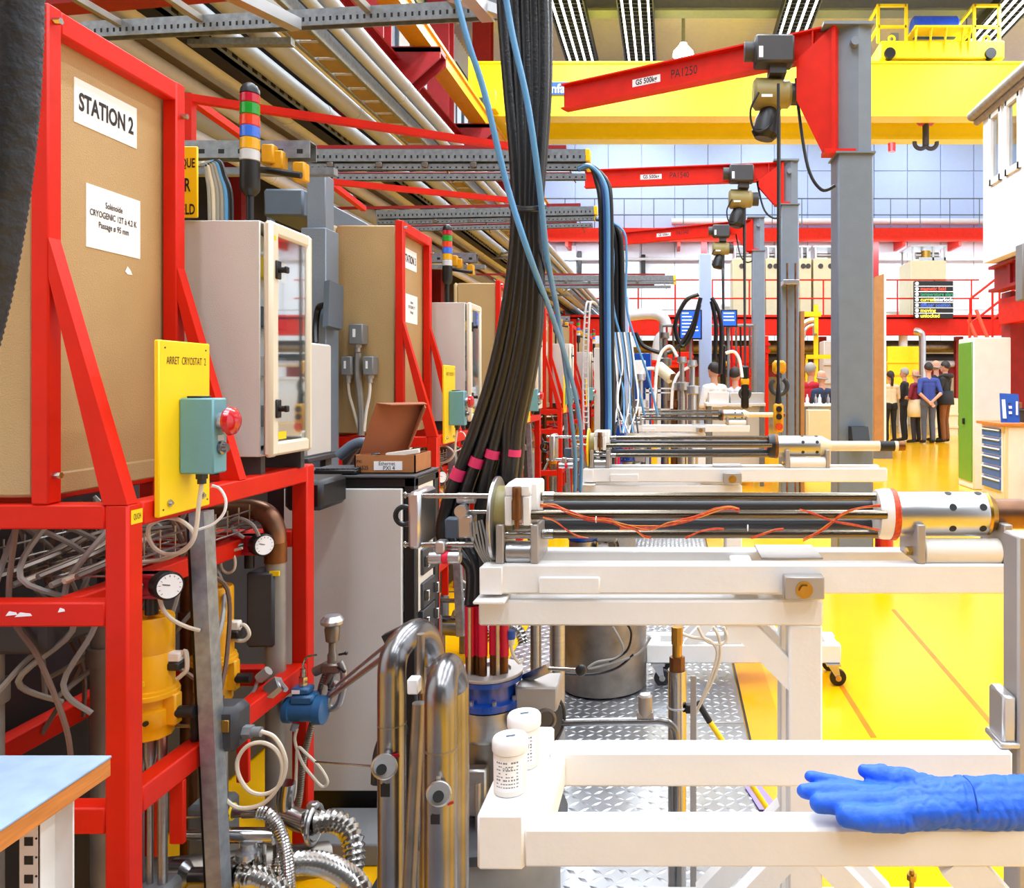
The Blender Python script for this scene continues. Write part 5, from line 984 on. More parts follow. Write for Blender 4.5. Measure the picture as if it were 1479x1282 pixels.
part(t, 'filter_cup', 'alu_matt', lambda m: (m.lathe(P(932, 1034, 1.8), Z_, [(0, 0.01), (0.01, 0.016), (0.046, 0.016), (0.05, 0.012)]), m.rbox(P(920, 0, 1.8).x, P(944, 0, 1.8).x, 1.79, 1.81, fz(1036, 1.8), fz(1026, 1.8), 0.002)))
for n, pts in enumerate(([(1030, 905), (1038, 920), (1040, 950), (1028, 985), (1012, 1015), (1005, 1030)], [(1008, 905), (1020, 925), (1042, 930), (1050, 920), (1045, 905)], [(985, 915), (1000, 920), (1025, 925), (1036, 945), (1022, 990), (1010, 1020)])):
    loop('pale_cable', 'wire_cream', 'pale cable under the trolley brace, %s strand' % ('long', 'looped', 'short')[n], [P(x, y, 2.0) for x, y in pts], 0.004, 'pale cables under the trolley')
one('striped_rod', 'yellow', 'yellow and black rod leaning on the tread plates', 'rod', lambda m: m.cyl(P(1025, 1042, 2.3), P(1130, 1200, 2.3), 0.008))
one('striped_rod_grip', 'black', 'black grip at the upper end of the yellow rod', 'grip', lambda m: m.cyl(P(1008, 1014, 2.3), P(1025, 1042, 2.3), 0.009))
for n, pts in enumerate(([(885, 905), (900, 935), (890, 950), (862, 956), (850, 965), (875, 960), (920, 945), (940, 920)], [(880, 955), (905, 940), (912, 915), (905, 900)], [(790, 970), (850, 974), (890, 965), (915, 945)])):
    loop('floor_cable', ('wire_grey', 'rubber', 'rubber')[n], '%s on the tread plates near the steel drum' % ('bent grey tube lying', 'thin black cable standing', 'long black cable lying')[n], [P(x, y, 2.9) for x, y in pts], 0.0045)
# ================================================================ hanging cable bundles
tops = [(728, 0), (736, 1), (745, 0), (752, 2), (760, 0), (768, 1), (776, 2), (784, 0), (789, 1), (741, 2), (772, 0)]
bots = [(646, 728), (660, 722), (672, 715), (690, 712), (698, 708), (712, 704), (724, 700), (738, 690), (746, 686), (682, 716), (731, 694)]
ends = [-0.04, -0.04, -0.026, -0.026, -0.012, -0.012, 0.0095, 0.034, 0.034, -0.02, 0.01]
for k in range(11):
    (tx, dz), (bx, by), e = tops[k], bots[k], ends[k]
    d = 0.02 * dz
    u = k / 10.0
    wx = lambda t0, t1, f: t0 + (t1 - t0) * f
    o = (tx - 728) / 61.0
    pts = [P(tx - 3, -40, 1.72 + d), P(tx, 30, 1.72 + d), P(736 + 52*o, 130, 1.71 + d), P(744 + 38*o, 220, 1.70 + d), P(747 + 29*o, 300, 1.70 + d), P(742 + 36*o, 380, 1.71 + d), P(728 + 48*o, 470, 1.72 + d), P(712 + 54*o, 540, 1.73 + d), P(690 + 62*o, 610, 1.74 + d), P((690 + 62*o)*0.52 + bx*0.48, 610*0.52 + by*0.48, 1.745 + d), P(bx, by, 1.75 + d)]
    if k in (0, 1, 2, 4, 5, 7, 8):
        pts += [P(bx - 6, by + 50, 1.77 + d*0.5), V(-0.396 + e - 0.005, 1.75, fz(820, 1.74)), V(-0.396 + e, 1.73, fz(872, 1.74))]
    rank = sorted(q[0] for q in tops).index(tx)
    one('power_cable', 'rubber', 'thick black power cable, %s from the left at the top of the big bundle' % ('first', 'second', 'third', 'fourth', 'fifth', 'sixth', 'seventh', 'eighth', 'ninth', 'tenth', 'eleventh')[rank], 'cable', lambda m: m.tube(pts, 0.0142, 10, 6), 'black cables of the big bundle')
    if k in (0, 2, 4, 7):
        pa = smooth_path(pts, 6); q0 = (55, 54, 53, 54)[(0, 2, 4, 7).index(k)]
        one('pink_tape', 'pink_tape', 'pink tape band on a black cable, %s from the left' % ORD[(0, 2, 4, 7).index(k)], 'tape', lambda m: m.tube([pa[q0], pa[q0].lerp(pa[q0+1], 1.0), pa[q0+2].lerp(pa[q0+1], 0.5)], 0.0162, 14, smooth=False), 'pink tape bands')
for n, (x, y) in enumerate(((747, 297), (764, 300))):
    one('bundle_tie', 'black', 'black tie band around the big cable bundle, %s one' % ('upper', 'lower')[n], 'cable tie', lambda m: m.tube([P(738, y, 1.66), P(752, y + 3, 1.64), P(770, y + 3, 1.64), P(786, y, 1.67), P(780, y - 3, 1.75), P(745, y - 4, 1.75), P(738, y, 1.66)], 0.004, 8))
one('blue_air_hose', 'blue_hose', 'long blue hose slanting from the top left across the cable bundle', 'hose', lambda m: m.tube([P(655, -20, 1.55), P(676, 60, 1.55), P(700, 135, 1.56), P(733, 270, 1.58), P(765, 370, 1.6), P(795, 450, 1.8), P(818, 520, 2.1), P(835, 590, 2.4), P(840, 650, 2.6), P(838, 720, 2.7)], 0.0062, 10))
one('blue_air_hose', 'blue_hose', 'blue hose running down the front of the cable bundle', 'hose', lambda m: m.tube([P(728, -20, 1.6), P(740, 50, 1.6), P(762, 150, 1.6), P(778, 260, 1.62), P(790, 370, 1.7), P(805, 450, 1.9), P(818, 540, 2.2), P(826, 610, 2.45), P(831, 660, 2.6), P(830, 720, 2.7)], 0.0065, 10))
# second and third bundles from the tray ends further back
B2 = [('rubber', 868, 0), ('dark_blue_hose', 873, 0), ('blue_hose', 878, -0.03), ('rubber', 882, 0.03), ('rubber', 872, 0.06), ('rubber', 879, 0.05)]
for k, (mt, x, d) in enumerate(B2):
    one('drop_cable', mt, ('black cable', 'dark blue hose', 'light blue hose')[('rubber', 'dark_blue_hose', 'blue_hose').index(mt)] + ' in the middle hanging bundle, strand %s' % ORD[k], 'cable', lambda m: m.tube([P(836, 244, 3.7+d), P(853, 240, 3.65+d), P(x - 6, 262, 3.62+d), P(x, 300, 3.6+d), P(x + 1, 420, 3.6+d), P(x + 2, 520, 3.6+d), P(x + 3, 600, 3.6+d), P(x + 2, 690, 3.6 + d)], 0.0125 if mt == 'rubber' else 0.009, 9), 'middle bundle of hanging cables')
for k, (mt, x, d) in enumerate([('rubber', 890, 0), ('rubber', 895, 0.05), ('rubber', 898, 0), ('blue_hose', 886, -0.05), ('blue_hose', 905, -0.08)]):
    one('drop_cable', mt, ('black cable' if mt == 'rubber' else 'light blue hose') + ' in the farther hanging bundle, strand %s' % ORD[k], 'cable', lambda m: m.tube([P(862, 316, 5.5+d), P(878, 318, 5.45+d), P(x - 4, 335, 5.4+d), P(x, 370, 5.4+d), P(x + 1, 450, 5.4+d), P(x + (30 if mt == 'blue_hose' else 2), 540, 5.4+d), P(x + (45 if mt == 'blue_hose' else 3), 600, 5.4+d)], 0.018 if mt == 'rubber' else 0.008, 9), 'farther bundle of hanging cables')
for k in range(14):
    x = 888 + k*2.2; mt = ('rubber', 'paper', 'wire_grey', 'blue_hose')[k % 4]
    one('thin_lead', mt, '%s thin lead fanning down behind the second probe, %s of its colour' % (('black', 'white', 'grey', 'blue')[k % 4], ORD[k // 4]), 'cable', lambda m: m.tube([P(x - 6, 480, 4.6), P(x, 530, 4.5), P(x + random.uniform(-8, 8), 580, 4.4), P(x + random.uniform(-16, 10), 625, 4.3)], 0.005, 6), '%s thin leads' % ('black', 'white', 'grey', 'blue')[k % 4])
# ================================================================ overhead trays, struts and handrails
def strut(t, nm, a, b, hgt, dep, holes, mt='galv'):
    a = Vector(a); b = Vector(b)
    o = part(t, nm, mt, lambda m: (m.bar(a, b, dep, 0.004, side=Y_), m.bar(a - V(0, dep/2, hgt/2), b - V(0, dep/2, hgt/2), 0.004, hgt, side=Y_), m.bar(a + V(0, dep/2, -hgt/2), b + V(0, dep/2, -hgt/2), 0.004, hgt, side=Y_)))
    if holes:
        L = (b - a).length; n = int(L / holes)
        part(o, 'slot_row', 'ink', lambda m: [m.bar(a + (b-a)*((k+0.35)/n) + V(0, -dep/2-0.0022, -hgt*0.62), a + (b-a)*((k+0.65)/n) + V(0, -dep/2-0.0022, -hgt*0.62), 0.001, hgt*0.26, side=Y_) for k in range(n)])
    return o
a, b = P(120, 35, 2.57), P(724, 2, 2.42)
t = thing('cable_tray', (a + b)/2, 'galvanised slotted cable tray crossing the very top of the view', 'cable tray', 'overhead cable trays')
strut(t, 'side_rail', a, b, 0.05, 0.03, 0.022)
strut(t, 'side_rail', a + V(0, -0.3, 0), b + V(0, -0.3, 0), 0.05, 0.03, 0)
for k in range(5):
    q = a + (b - a) * (0.08 + k*0.2)
    part(t, 'rung', 'pipe_grey', lambda m: m.bar(q - V(0, 0.3, 0.01), q + V(0.03, 0.02, -0.01), 0.02, 0.02))
part(t, 'cross_channel', 'alu', lambda m: (m.bar(P(330, -12, 2.2), P(428, 36, 2.42), 0.04, 0.035), m.bar(P(675, -10, 2.25), P(705, 25, 2.42), 0.04, 0.03), m.bar(P(650, -8, 2.3), P(722, 18, 2.4), 0.03, 0.03)))
one('overhead_red_beam', 'dark_red', 'dark red flanged beam above the galvanised tray at top left', 'beam', lambda m: (m.bar(P(60, 14, 2.66), P(352, -12, 2.6), 0.08, 0.012, side=Y_), m.bar(P(60, 4, 2.68), P(352, -20, 2.62), 0.008, 0.06, side=Y_)))
def bridge(n, Y, yt, xl, xr, lab, rise=0, holes=0.03, cap='yellow'):
    s = Y / F; L = lambda x, y: P(x, y, Y)
    t = thing('cable_tray', L((xl+xr)/2, yt), lab, 'cable tray', 'overhead cable trays')
    k = 330.0 / (CY - yt) if False else 3.9 / Y
    part(t, 'red_beam', 'dark_red', lambda m: (m.bar(L(xl - 170*k, yt - 2*k), L(xr - 34*k, yt - 2*k - rise), 0.02, 0.018, side=Y_)))
    strut(t, 'upper_rail', L(xl, yt + 3*k), L(xr, yt + 3*k - rise), 17*k*s, 0.05, holes)
    strut(t, 'lower_rail', L(xl, yt + 23*k), L(xr + 2, yt + 23*k - rise), 8*k*s, 0.03, holes)
    strut(t, 'lower_rail', L(xl + 10, yt + 38*k), L(xr - 6, yt + 37*k - rise), 8*k*s, 0.03, holes)
    part(t, 'pink_pipe', 'dark_red', lambda m: m.cyl(L(xl + 4, yt + 34*k) + V(0, 0.05, 0), L(xr - 30, yt + 33*k - rise) + V(0, 0.05, 0), 0.014))
    part(t, 'rail_end_cap', cap, lambda m: (m.rbox(L(xr - 6*k, 0).x, L(xr + 1, 0).x, Y-0.03, Y+0.03, L(0, yt + 20*k - rise).z, L(0, yt + 2*k - rise).z, 0.004), m.rbox(L(xr - 5*k, 0).x, L(xr + 4*k, 0).x, Y-0.02, Y+0.02, L(0, yt + 32*k - rise).z, L(0, yt + 23*k - rise).z, 0.004)))
    part(t, 'hanging_link', 'bronze', lambda m: [m.bar(L(x, yt + 22*k), L(x + 12*k, yt + 48*k), 0.03, 0.006) for x in (xl + (xr-xl)*0.49, xl + (xr-xl)*0.92)])
    part(t, 'tray_clamp', 'old_steel', lambda m: [m.rbox(L(x, 0).x - 0.02, L(x, 0).x + 0.01, Y-0.03, Y-0.015, L(0, yt + 28*k).z, L(0, yt + 21*k).z, 0.002) for x in [xl + (xr-xl)*q for q in (0.1, 0.27, 0.43, 0.6, 0.75)]])
bridge(1, 3.9, 215, 440, 852, 'galvanised cable tray with yellow end caps ending right of the bundle')
bridge(2, 5.65, 303, 545, 862, 'galvanised cable tray just behind the STATION 3 enclosure top', rise=6)
bridge(3, 9.2, 397, 760, 975, 'pale far cable tray above the blue bench equipment', holes=0)
for i in range(5):
    OFF = V(0, i*PITCH, 0)
    t = thing('galvanised_strut', (-1.15, 2.2, 1.95), 'galvanised strut arm with yellow end caps at the %s signal tower' % ORD[i], 'strut', 'galvanised strut arms')
    strut(t, 'arm', V(-1.42, 2.2, 1.968), V(-0.99, 2.2, 1.968), 0.046, 0.04, 0.05)
    part(t, 'lower_arm', 'galv', lambda m: m.bar(V(-1.38, 2.3, 1.915), V(-0.97, 2.3, 1.915), 0.03, 0.02))
    for q, (x, z) in enumerate(((-1.11, 1.952), (-1.09, 1.938), (-1.035, 1.91))): part(t, 'end_cap', 'ochre', lambda m: m.rbox(x, x + 0.034, 2.15 + q*0.01, 2.185 + q*0.01, z - 0.052, z, 0.004))
    part(t, 'hose_arm', 'black', lambda m: m.tube([V(-1.13, 2.16, 1.885), V(-1.08, 2.15, 1.878), V(-1.03, 2.15, 1.87), V(-1.0, 2.15, 1.866)], 0.009, 10))
OFF = V(0, 0, 0)
# yellow magnetic field warning sign behind the nearest rack
a, b = P(196, 314, 1.85), P(285, 211, 1.85)
t = thing('warning_sign', (a.x, 1.85, a.z), 'yellow magnetic field danger sign half hidden behind the nearest red post', 'sign')
bd = part(t, 'board', 'yellow', lambda m: m.rbox(a.x, b.x, 1.85, 1.856, a.z, b.z, 0.002))
part(t, 'mount', 'mid_grey', lambda m: m.box(a.x+0.01, a.x+0.03, 1.856, 1.9, a.z-0.2, b.z-0.02))
for s, y, sz in (('MAGNETIQUE', 236, 0.03), ('DANGER', 268, 0.043), ('FIELD', 303, 0.034)):
    text(s, sz, V(P(282 if y != 268 else 275, 0, 1.85).x, 1.85, P(0, y, 1.85).z), X_, Z_, 'ink', bd, align='RIGHT', sx=0.55, bold=0.02)
for k in range(6):
    loop('hose_bundle', ('wire_grey', 'wire_cream', 'wire_grey', 'wire_grey', 'blue_hose', 'rubber')[k], '%s hose arching down behind the yellow warning sign' % ('grey', 'cream', 'second grey', 'third grey', 'blue', 'black')[k], [P(286 + k*2, 236 + k, 2.0), P(296 + k*4, 238 - k, 2.0), P(300 + k*5, 255, 2.0), P(303 + k*6, 280, 2.0), P(304 + k*6, 330, 2.0)], 0.006, 'hoses behind the warning sign', 8)
# red handrail frames over the line
for n, (xa, ya, Ya, xb, yb_, Yb) in enumerate(((274, 142, 2.3, 745, 213, 2.75), (474, 262, 3.2, 756, 291, 3.56))):
    a, b = P(xa, ya, Ya), P(xb, yb_, Yb)
    t = thing('red_handrail', a, 'red square tube rail %s' % ('above the nearest signal tower lamp', 'above the STATION 3 enclosure')[n], 'rail', 'red overhead rails')
    part(t, 'post', 'red', lambda m: m.bar(a - V(0, 0, 0.14 if n == 0 else 0.22), a + V(0, 0, 0.012), 0.024, 0.024, side=X_))
    part(t, 'rail', 'red', lambda m: m.bar(a, b, 0.022, 0.024, side=Z_))
    part(t, 'return_rail', 'red', lambda m: m.bar(a, a + V(-0.05, 0.5, 0), 0.022, 0.024, side=Z_))
# grey support column and blue duct behind the nearest glazed cabinet
one('support_column', 'grey_column', 'blue grey steel column behind the nearest glazed cabinet', 'column', lambda m: (m.rbox(P(443, 0, 3.1).x, P(470, 0, 3.1).x, 3.1, 3.18, P(0, 330, 3.1).z, P(0, 252, 3.1).z, 0.003), m.rbox(P(438, 0, 3.1).x, P(474, 0, 3.1).x, 3.08, 3.2, 0, P(0, 330, 3.1).z, 0.003)))
one('blue_duct', 'slate', 'blue grey duct box behind the nearest signal tower', 'duct', lambda m: (m.rbox(P(380, 0, 3.6).x, P(438, 0, 3.6).x, 3.6, 4.4, P(0, 312, 3.6).z, P(0, 272, 3.6).z, 0.01), m.box(P(385, 0, 3.9).x, P(390, 0, 3.9).x, 3.9, 3.95, 0, P(0, 290, 3.6).z)))
# ================================================================ pipe gallery along the left wall
def gal(m_, Z): return -(Z - H) / m_
PG = [('pipe_white', 0.622, 3.3, 0.055, 'thin pale pipe at the low side of the gallery'), ('pipe_white', 0.712, 3.4, 0.10, 'thickest white pipe of the gallery'), ('pipe_dim', 0.785, 3.4, 0.06, 'grey green pipe right of the perforated tray'), ('pipe_dim', 0.86, 3.4, 0.065, 'second grey green pipe beside the slatted tray'), ('pipe_white', 0.905, 3.42, 0.022, 'thin pale conduit below the slatted tray'), ('pipe_dim', 1.06, 3.5, 0.035, 'slim grey conduit above the slatted tray'), ('pipe_dim', 1.12, 3.6, 0.05, 'upper grey pipe under the dark red girder'), ('pipe_dim', 0.56, 3.2, 0.09, 'lowest wide grey pipe of the gallery'), ('pipe_white', 0.52, 2.9, 0.05, 'small pale pipe below the gallery')]
for n, (mt, mm, Z, r, lab) in enumerate(PG):
    x = gal(mm, Z)
    t = thing('gallery_pipe', (x, 12, Z - r), lab + ' running along the hall', 'pipe', 'pipes of the gallery')
    part(t, 'pipe', mt, lambda m: m.cyl((x, 1.6, Z), (x, 26, Z), r, n=16))
    part(t, 'joint', mt, lambda m: [m.cyl((x, 3 + q*3.1, Z), (x, 3.06 + q*3.1, Z), r*1.06, n=16) for q in range(7)])
x0, x1 = gal(0.93, 3.45), gal(1.0, 3.45)
t = thing('slatted_tray', ((x0+x1)/2, 12, 3.4), 'ladder tray with tan slats running along the pipe gallery', 'cable tray')
for x in (x0, x1): part(t, 'side_rail', 'galv', lambda m: m.rbox(x-0.015, x+0.015, 1.6, 26, 3.4, 3.5, 0.003))
sl = None
for k in range(60):
    y = 1.8 + k*0.26
    if sl is None: sl = part(t, 'slat', 'slat_wood', lambda m: m.rbox(x0, x1, y, y+0.21, 3.41, 3.43, 0.003))
    else: c = sl.copy(); col.objects.link(c); place(c, WL[sl] + V(0, k*0.26, 0), t)
x0, x1 = gal(0.735, 3.4), gal(0.77, 3.4)
t = thing('perforated_tray', ((x0+x1)/2, 12, 3.3), 'dark perforated cable tray next to the thickest white pipe', 'cable tray')
part(t, 'tray_side', 'galv', lambda m: m.box(x1-0.02, x1, 1.6, 26, 3.3, 3.42))
part(t, 'tray_bottom', 'black', lambda m: m.box(x0, x1, 1.6, 26, 3.3, 3.32))
part(t, 'slot_row', 'ink', lambda m: [m.box(x1, x1+0.002, 1.7 + k*0.12, 1.76 + k*0.12, 3.34, 3.38) for k in range(120)])
for k in range(6):
    y = 4.6 + k*2.6
    one('pipe_hanger', 'galv', 'cross strut hanger under the gallery pipes, %s from the camera' % ORD[k], 'hanger', lambda m: (m.box(-2.8, -2.2, y, y+0.05, 3.27, 3.31), m.tube([V(-2.75, y, 3.33), V(-2.5, y-0.06, 3.36), V(-2.25, y, 3.4)], 0.02, 8)), 'gallery hangers')
t = thing('gallery_duct', (-3.4, 12, 2.9), 'large tan ventilation duct behind the gallery pipes', 'duct')
part(t, 'duct', 'slat_wood', lambda m: m.box(gal(0.655, 3.5), gal(0.69, 3.5), 1.6, 26, 3.4, 3.55))
part(t, 'duct_side', 'mid_grey', lambda m: m.box(gal(0.61, 3.5), gal(0.645, 3.5), 1.6, 26, 3.45, 3.7))
# dark red gallery frame behind the pipes
for k in range(7):
    y = 4.2 + k*3.2
    t = thing('pipe_portal', (-3.6, y, 0), 'dark red portal frame holding the gallery pipes, %s from the camera' % ORD[k], 'frame', 'dark red gallery frames')
    part(t, 'post', 'dark_red', lambda m: (m.box(-4.2, -4.0, y, y+0.2, 0, 3.9)))
    part(t, 'cross_beam', 'dark_red', lambda m: m.box(-4.2, -2.6, y, y+0.16, 3.72, 3.88))
one('gallery_dark_backing', 'dark_grey', 'dark backing plate added above the pipe gallery', 'deck', lambda m: m.box(-4.3, -2.5, 1.0, 27, 3.9, 3.94))  # plate added to darken the gaps between the gallery pipes
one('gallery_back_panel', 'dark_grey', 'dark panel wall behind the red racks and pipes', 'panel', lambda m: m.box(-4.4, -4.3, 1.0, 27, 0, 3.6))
for i in range(7):
    OFF = V(0, i*PITCH, 0)
    one('rear_dark_panel', 'dark_grey', 'dark panel added behind the lower part of the %s red rack' % ORD[i], 'panel', lambda m: (m.rbox(-1.62, -1.45, 1.3, 3.1, 0, 1.04, 0.01), m.box(-1.452, -1.446, 1.5, 2.0, 0.1, 0.9)), 'added dark panels')  # panels added to keep the space behind the racks dark
OFF = V(0, 0, 0)
# ================================================================ jib cranes
def jib(n, Y, xc, wpx, ytop, ylow, tip, Yt, xa, lab):
    s = Y / F; w_ = wpx * s; c = P(xc, 0, Y)
    zt, zl = P(0, ytop, Y).z, P(0, ylow, Y).z
    t = thing('jib_crane', (c.x, Y, 0), lab, 'jib crane', 'red jib cranes on grey posts')
    part(t, 'post', 'grey_column', lambda m: (m.rbox(c.x-w_/2, c.x+w_/2, Y, Y+w_, 0, zl, 0.012), m.box(c.x-w_*0.56, c.x+w_*0.54, Y-0.02, Y+w_*1.05, zl-0.012, zl)))
    part(t, 'upper_post', 'grey_column', lambda m: (m.prism([V(c.x-w_*0.44, Y+0.06, zl), V(c.x+w_*0.08, Y, zl), V(c.x+w_*0.46, Y+0.03, zl), V(c.x+w_*0.46, Y+w_*0.8, zl), V(c.x-w_*0.44, Y+w_*0.8, zl)], V(0, 0, zt - zl)), m.box(c.x-w_*0.9, c.x+w_*0.5, Y-0.02, Y+w_*0.85, zt, zt+0.02)))
    part(t, 'lug', 'grey_column', lambda m: m.cyl((c.x-w_*0.05, Y-0.05, zt-0.13), (c.x-w_*0.05, Y+0.01, zt-0.13), 0.03))
    A = P(xa, ytop + 4, Y + 0.08); B = P(tip[0], tip[1], Yt); B.z = A.z
    d = (B - A); L = d.length; d = d / L; nrm = V(-d.y, d.x, 0)
    if nrm.y > 0: nrm = -nrm
    h = 0.2
    def arm(m):
        m.bar(A, B, 0.1, 0.012, side=nrm); m.bar(A - V(0, 0, h), B - V(0, 0, h), 0.1, 0.012, side=nrm); m.bar(A - V(0, 0, h/2), B - V(0, 0, h/2), 0.008, h, side=nrm)
        for q in (0.06, 0.16): m.bar(A + d*(L*q) - V(0, 0, 0.006), A + d*(L*q) - V(0, 0, h), 0.01, 0.09, side=d)
    part(t, 'arm', 'red', arm)
    gl = P(0, ytop, Y).z - zl
    def gus(m):
        a0 = A - d*0.02
        for o in (-0.05, 0.04): m.prism([a0 + nrm*o, a0 + nrm*o - V(0, 0, gl*1.0), a0 + d*0.09 + nrm*o - V(0, 0, gl*1.0), a0 + d*(0.28 if n < 2 else 0.24) + nrm*o - V(0, 0, gl*0.55), a0 + d*0.28 + nrm*o - V(0, 0, h)], nrm*0.012)
        m.bar(a0 - V(0, 0, 0), a0 - V(0, 0, gl), 0.14, 0.03, side=nrm); m.box(a0.x-0.1, c.x, Y-0.01, Y+0.12, zl-0.01, zl+0.02)
    part(t, 'gusset', 'red', gus)
    f = lambda q, dz: A + d*(L*q) + nrm*0.0045 - V(0, 0, dz)
    pl = part(t, 'rating_plate', 'paper', lambda m: m.bar(f(0.6, 0.1) + nrm*0.001, f(0.71, 0.1) + nrm*0.001, 0.002, 0.06, side=nrm))
    text('GS 500kg', 0.06, f(0.655, 0.1) + nrm*0.003, -d, Z_, 'ink', pl, sx=0.85, bold=0.02)
    text(('PA1250', 'PA1540', 'PA1340')[n], 0.1, f(0.51, 0.095), -d, Z_, 'ink', pl, name='marking', sx=0.75, bold=0.0)
    loop('jib_cable', 'black', 'black cable looping from the arm to the %s grey post' % ('nearest', 'middle', 'farthest')[n], [A + d*0.28 - V(0, 0, gl*0.35), A + d*0.26 - V(0, 0, gl*0.62), A + d*0.2 - V(0, 0.05, gl*1.1), A + d*0.1 - V(0, 0.06, gl*1.3), A - V(0, 0.06, gl*1.28)], 0.012)
    return A, d, nrm, h, L
def hoist(n, p, Y, lab, ybag, chain_y):
    # p: point on the arm underside
    t = thing('chain_hoist', p, lab, 'hoist', 'olive chain hoists')
    k = 1.0
    x, y, z = p
    part(t, 'trolley_motor', 'dark_grey', lambda m: (m.rbox(x-0.13, x+0.15, y-0.2, y-0.03, z+0.0, z+0.2, 0.015), m.cyl((x-0.2, y-0.1, z+0.11), (x-0.12, y-0.1, z+0.11), 0.07), m.box(x-0.02, x+0.1, y-0.15, y+0.05, z-0.06, z)))
    part(t, 'motor_plate', 'paper', lambda m: m.box(x-0.105, x-0.075, y-0.202, y-0.2, z+0.03, z+0.11))
    hb = part(t, 'hoist_body', 'olive', lambda m: m.lathe((x-0.13, y-0.02, z-0.17), X_, [(0, 0.09), (0.02, 0.115), (0.2, 0.115), (0.22, 0.1), (0.26, 0.1), (0.28, 0.08)], 10))
    part(hb, 'logo_bar', 'paper', lambda m: [m.box(x-0.08, x+0.0, y-0.138, y-0.134, z-0.17 + dz, z-0.15 + dz) for dz in (-0.06,)])
    part(hb, 'end_cover', 'dark_grey', lambda m: m.cyl((x+0.15, y-0.02, z-0.17), (x+0.22, y-0.02, z-0.17), 0.08))
    part(t, 'chain_bag', 'black', lambda m: m.lathe((x-0.05, y-0.02, z-0.5), V(0.2, 0, 1), [(0, 0.07), (0.04, 0.1), (0.14, 0.09), (0.2, 0.07), (0.24, 0.04)], 14))
    part(t, 'chain', 'dark_grey', lambda m: m.cyl((x+0.06, y-0.04, z-0.28), (x+0.06, y-0.04, chain_y), 0.012, n=6))
    hk = V(x+0.06, y-0.04, chain_y)
    part(t, 'hook_block', 'ochre', lambda m: m.rbox(hk.x-0.05, hk.x+0.05, hk.y-0.03, hk.y+0.03, hk.z-0.1, hk.z, 0.02))
    part(t, 'hook', 'dark_grey', lambda m: (m.torus((hk.x, hk.y, hk.z-0.19), Y_, 0.06, 0.018, a0=-230, a1=60), m.cyl((hk.x, hk.y, hk.z-0.13), (hk.x, hk.y, hk.z-0.08), 0.02)))
    loop('bag_cable', 'black', 'black cable loop beside the %s chain hoist' % ('nearest', 'middle', 'farthest')[n], [V(x-0.1, y-0.14, z-0.2), V(x-0.16, y-0.14, z-0.33), V(x-0.13, y-0.14, z-0.47), V(x-0.03, y-0.14, z-0.45), V(x+0.05, y-0.14, z-0.3)], 0.008)
def pendant(x, y, ztop, z0, z1, lab):
    t = thing('hoist_pendant', (x, y, z0), lab, 'pendant', 'yellow hoist pendants')
    part(t, 'cable', 'rubber', lambda m: m.cyl((x, y, ztop), (x, y, z1), 0.011, n=8))
    h = z1 - z0
    b = part(t, 'body', 'ochre', lambda m: m.rbox(x-0.035, x+0.035, y-0.03, y+0.03, z0, z1-0.06, 0.015))
    part(t, 'boot', 'black', lambda m: m.cyl((x, y, z1-0.06), (x, y, z1+0.08), 0.024, 0.012))
    part(b, 'button', 'black', lambda m: [m.cyl((x, y-0.042, z0 + h*q), (x, y-0.028, z0 + h*q), 0.021) for q in (0.62, 0.42)])
    part(b, 'stop_button', 'orange_wire', lambda m: m.cyl((x, y-0.05, z0 + h*0.16), (x, y-0.028, z0 + h*0.16), 0.026))
A, d, nr, h, L = jib(0, 5.6, 1236, 52, 36, 219, (815, 130), 6.8, 1204, 'nearest red jib crane on the thick grey post')
p = A + d*(L*0.20) - V(0, 0, h + 0.03)
hoist(0, V(P(1112, 0, p.y).x, p.y - 0.02, P(0, 106, p.y).z), 5.6, 'nearest olive chain hoist hanging under the red jib arm', 0, P(0, 520, 5.8).z)
pendant(P(1121, 0, 5.8).x, 5.68, P(0, 130, 5.8).z, P(0, 624, 5.68).z, P(0, 570, 5.68).z, 'yellow push button pendant hanging low in front of the grey posts')
A, d, nr, h, L = jib(1, 9.3, 1141, 26, 232, 294, (845, 247), 9.72, 1128, 'middle red jib crane on a grey post behind the hoist chain')
p = A + d*(L*0.2) - V(0, 0, h + 0.03)
hoist(1, V(P(1068, 0, p.y).x, p.y - 0.02, P(0, 268, p.y).z), 9.3, 'middle olive chain hoist under the second red arm', 0, P(0, 545, 9.5).z)
A, d, nr, h, L = jib(2, 13.0, 1096, 18, 314, 361, (897, 336), 14.2, 1086, 'farthest small red jib crane on a grey post')
p = A + d*(L*0.2) - V(0, 0, h + 0.03)
hoist(2, V(P(1040, 0, p.y).x, p.y - 0.02, P(0, 345, p.y).z), 13.0, 'farthest olive chain hoist under the third red arm', 0, P(0, 520, 13).z)
for n, (x, y0, y1, Y) in enumerate(((1074, 300, 590, 9.4), (1043, 378, 560, 13))):
    one('hanging_lead', 'rubber', 'black control lead hanging from the %s chain hoist' % ('middle', 'farthest')[n], 'cable', lambda m: (m.cyl(P(x, y0, Y), P(x + 2, y1 - 60, Y), 0.012, n=6), m.rbox(P(x, 0, Y).x - 0.03, P(x, 0, Y).x + 0.06, Y-0.04, Y+0.04, P(0, y1, Y).z, P(0, y1 - 62, Y).z, 0.02)))
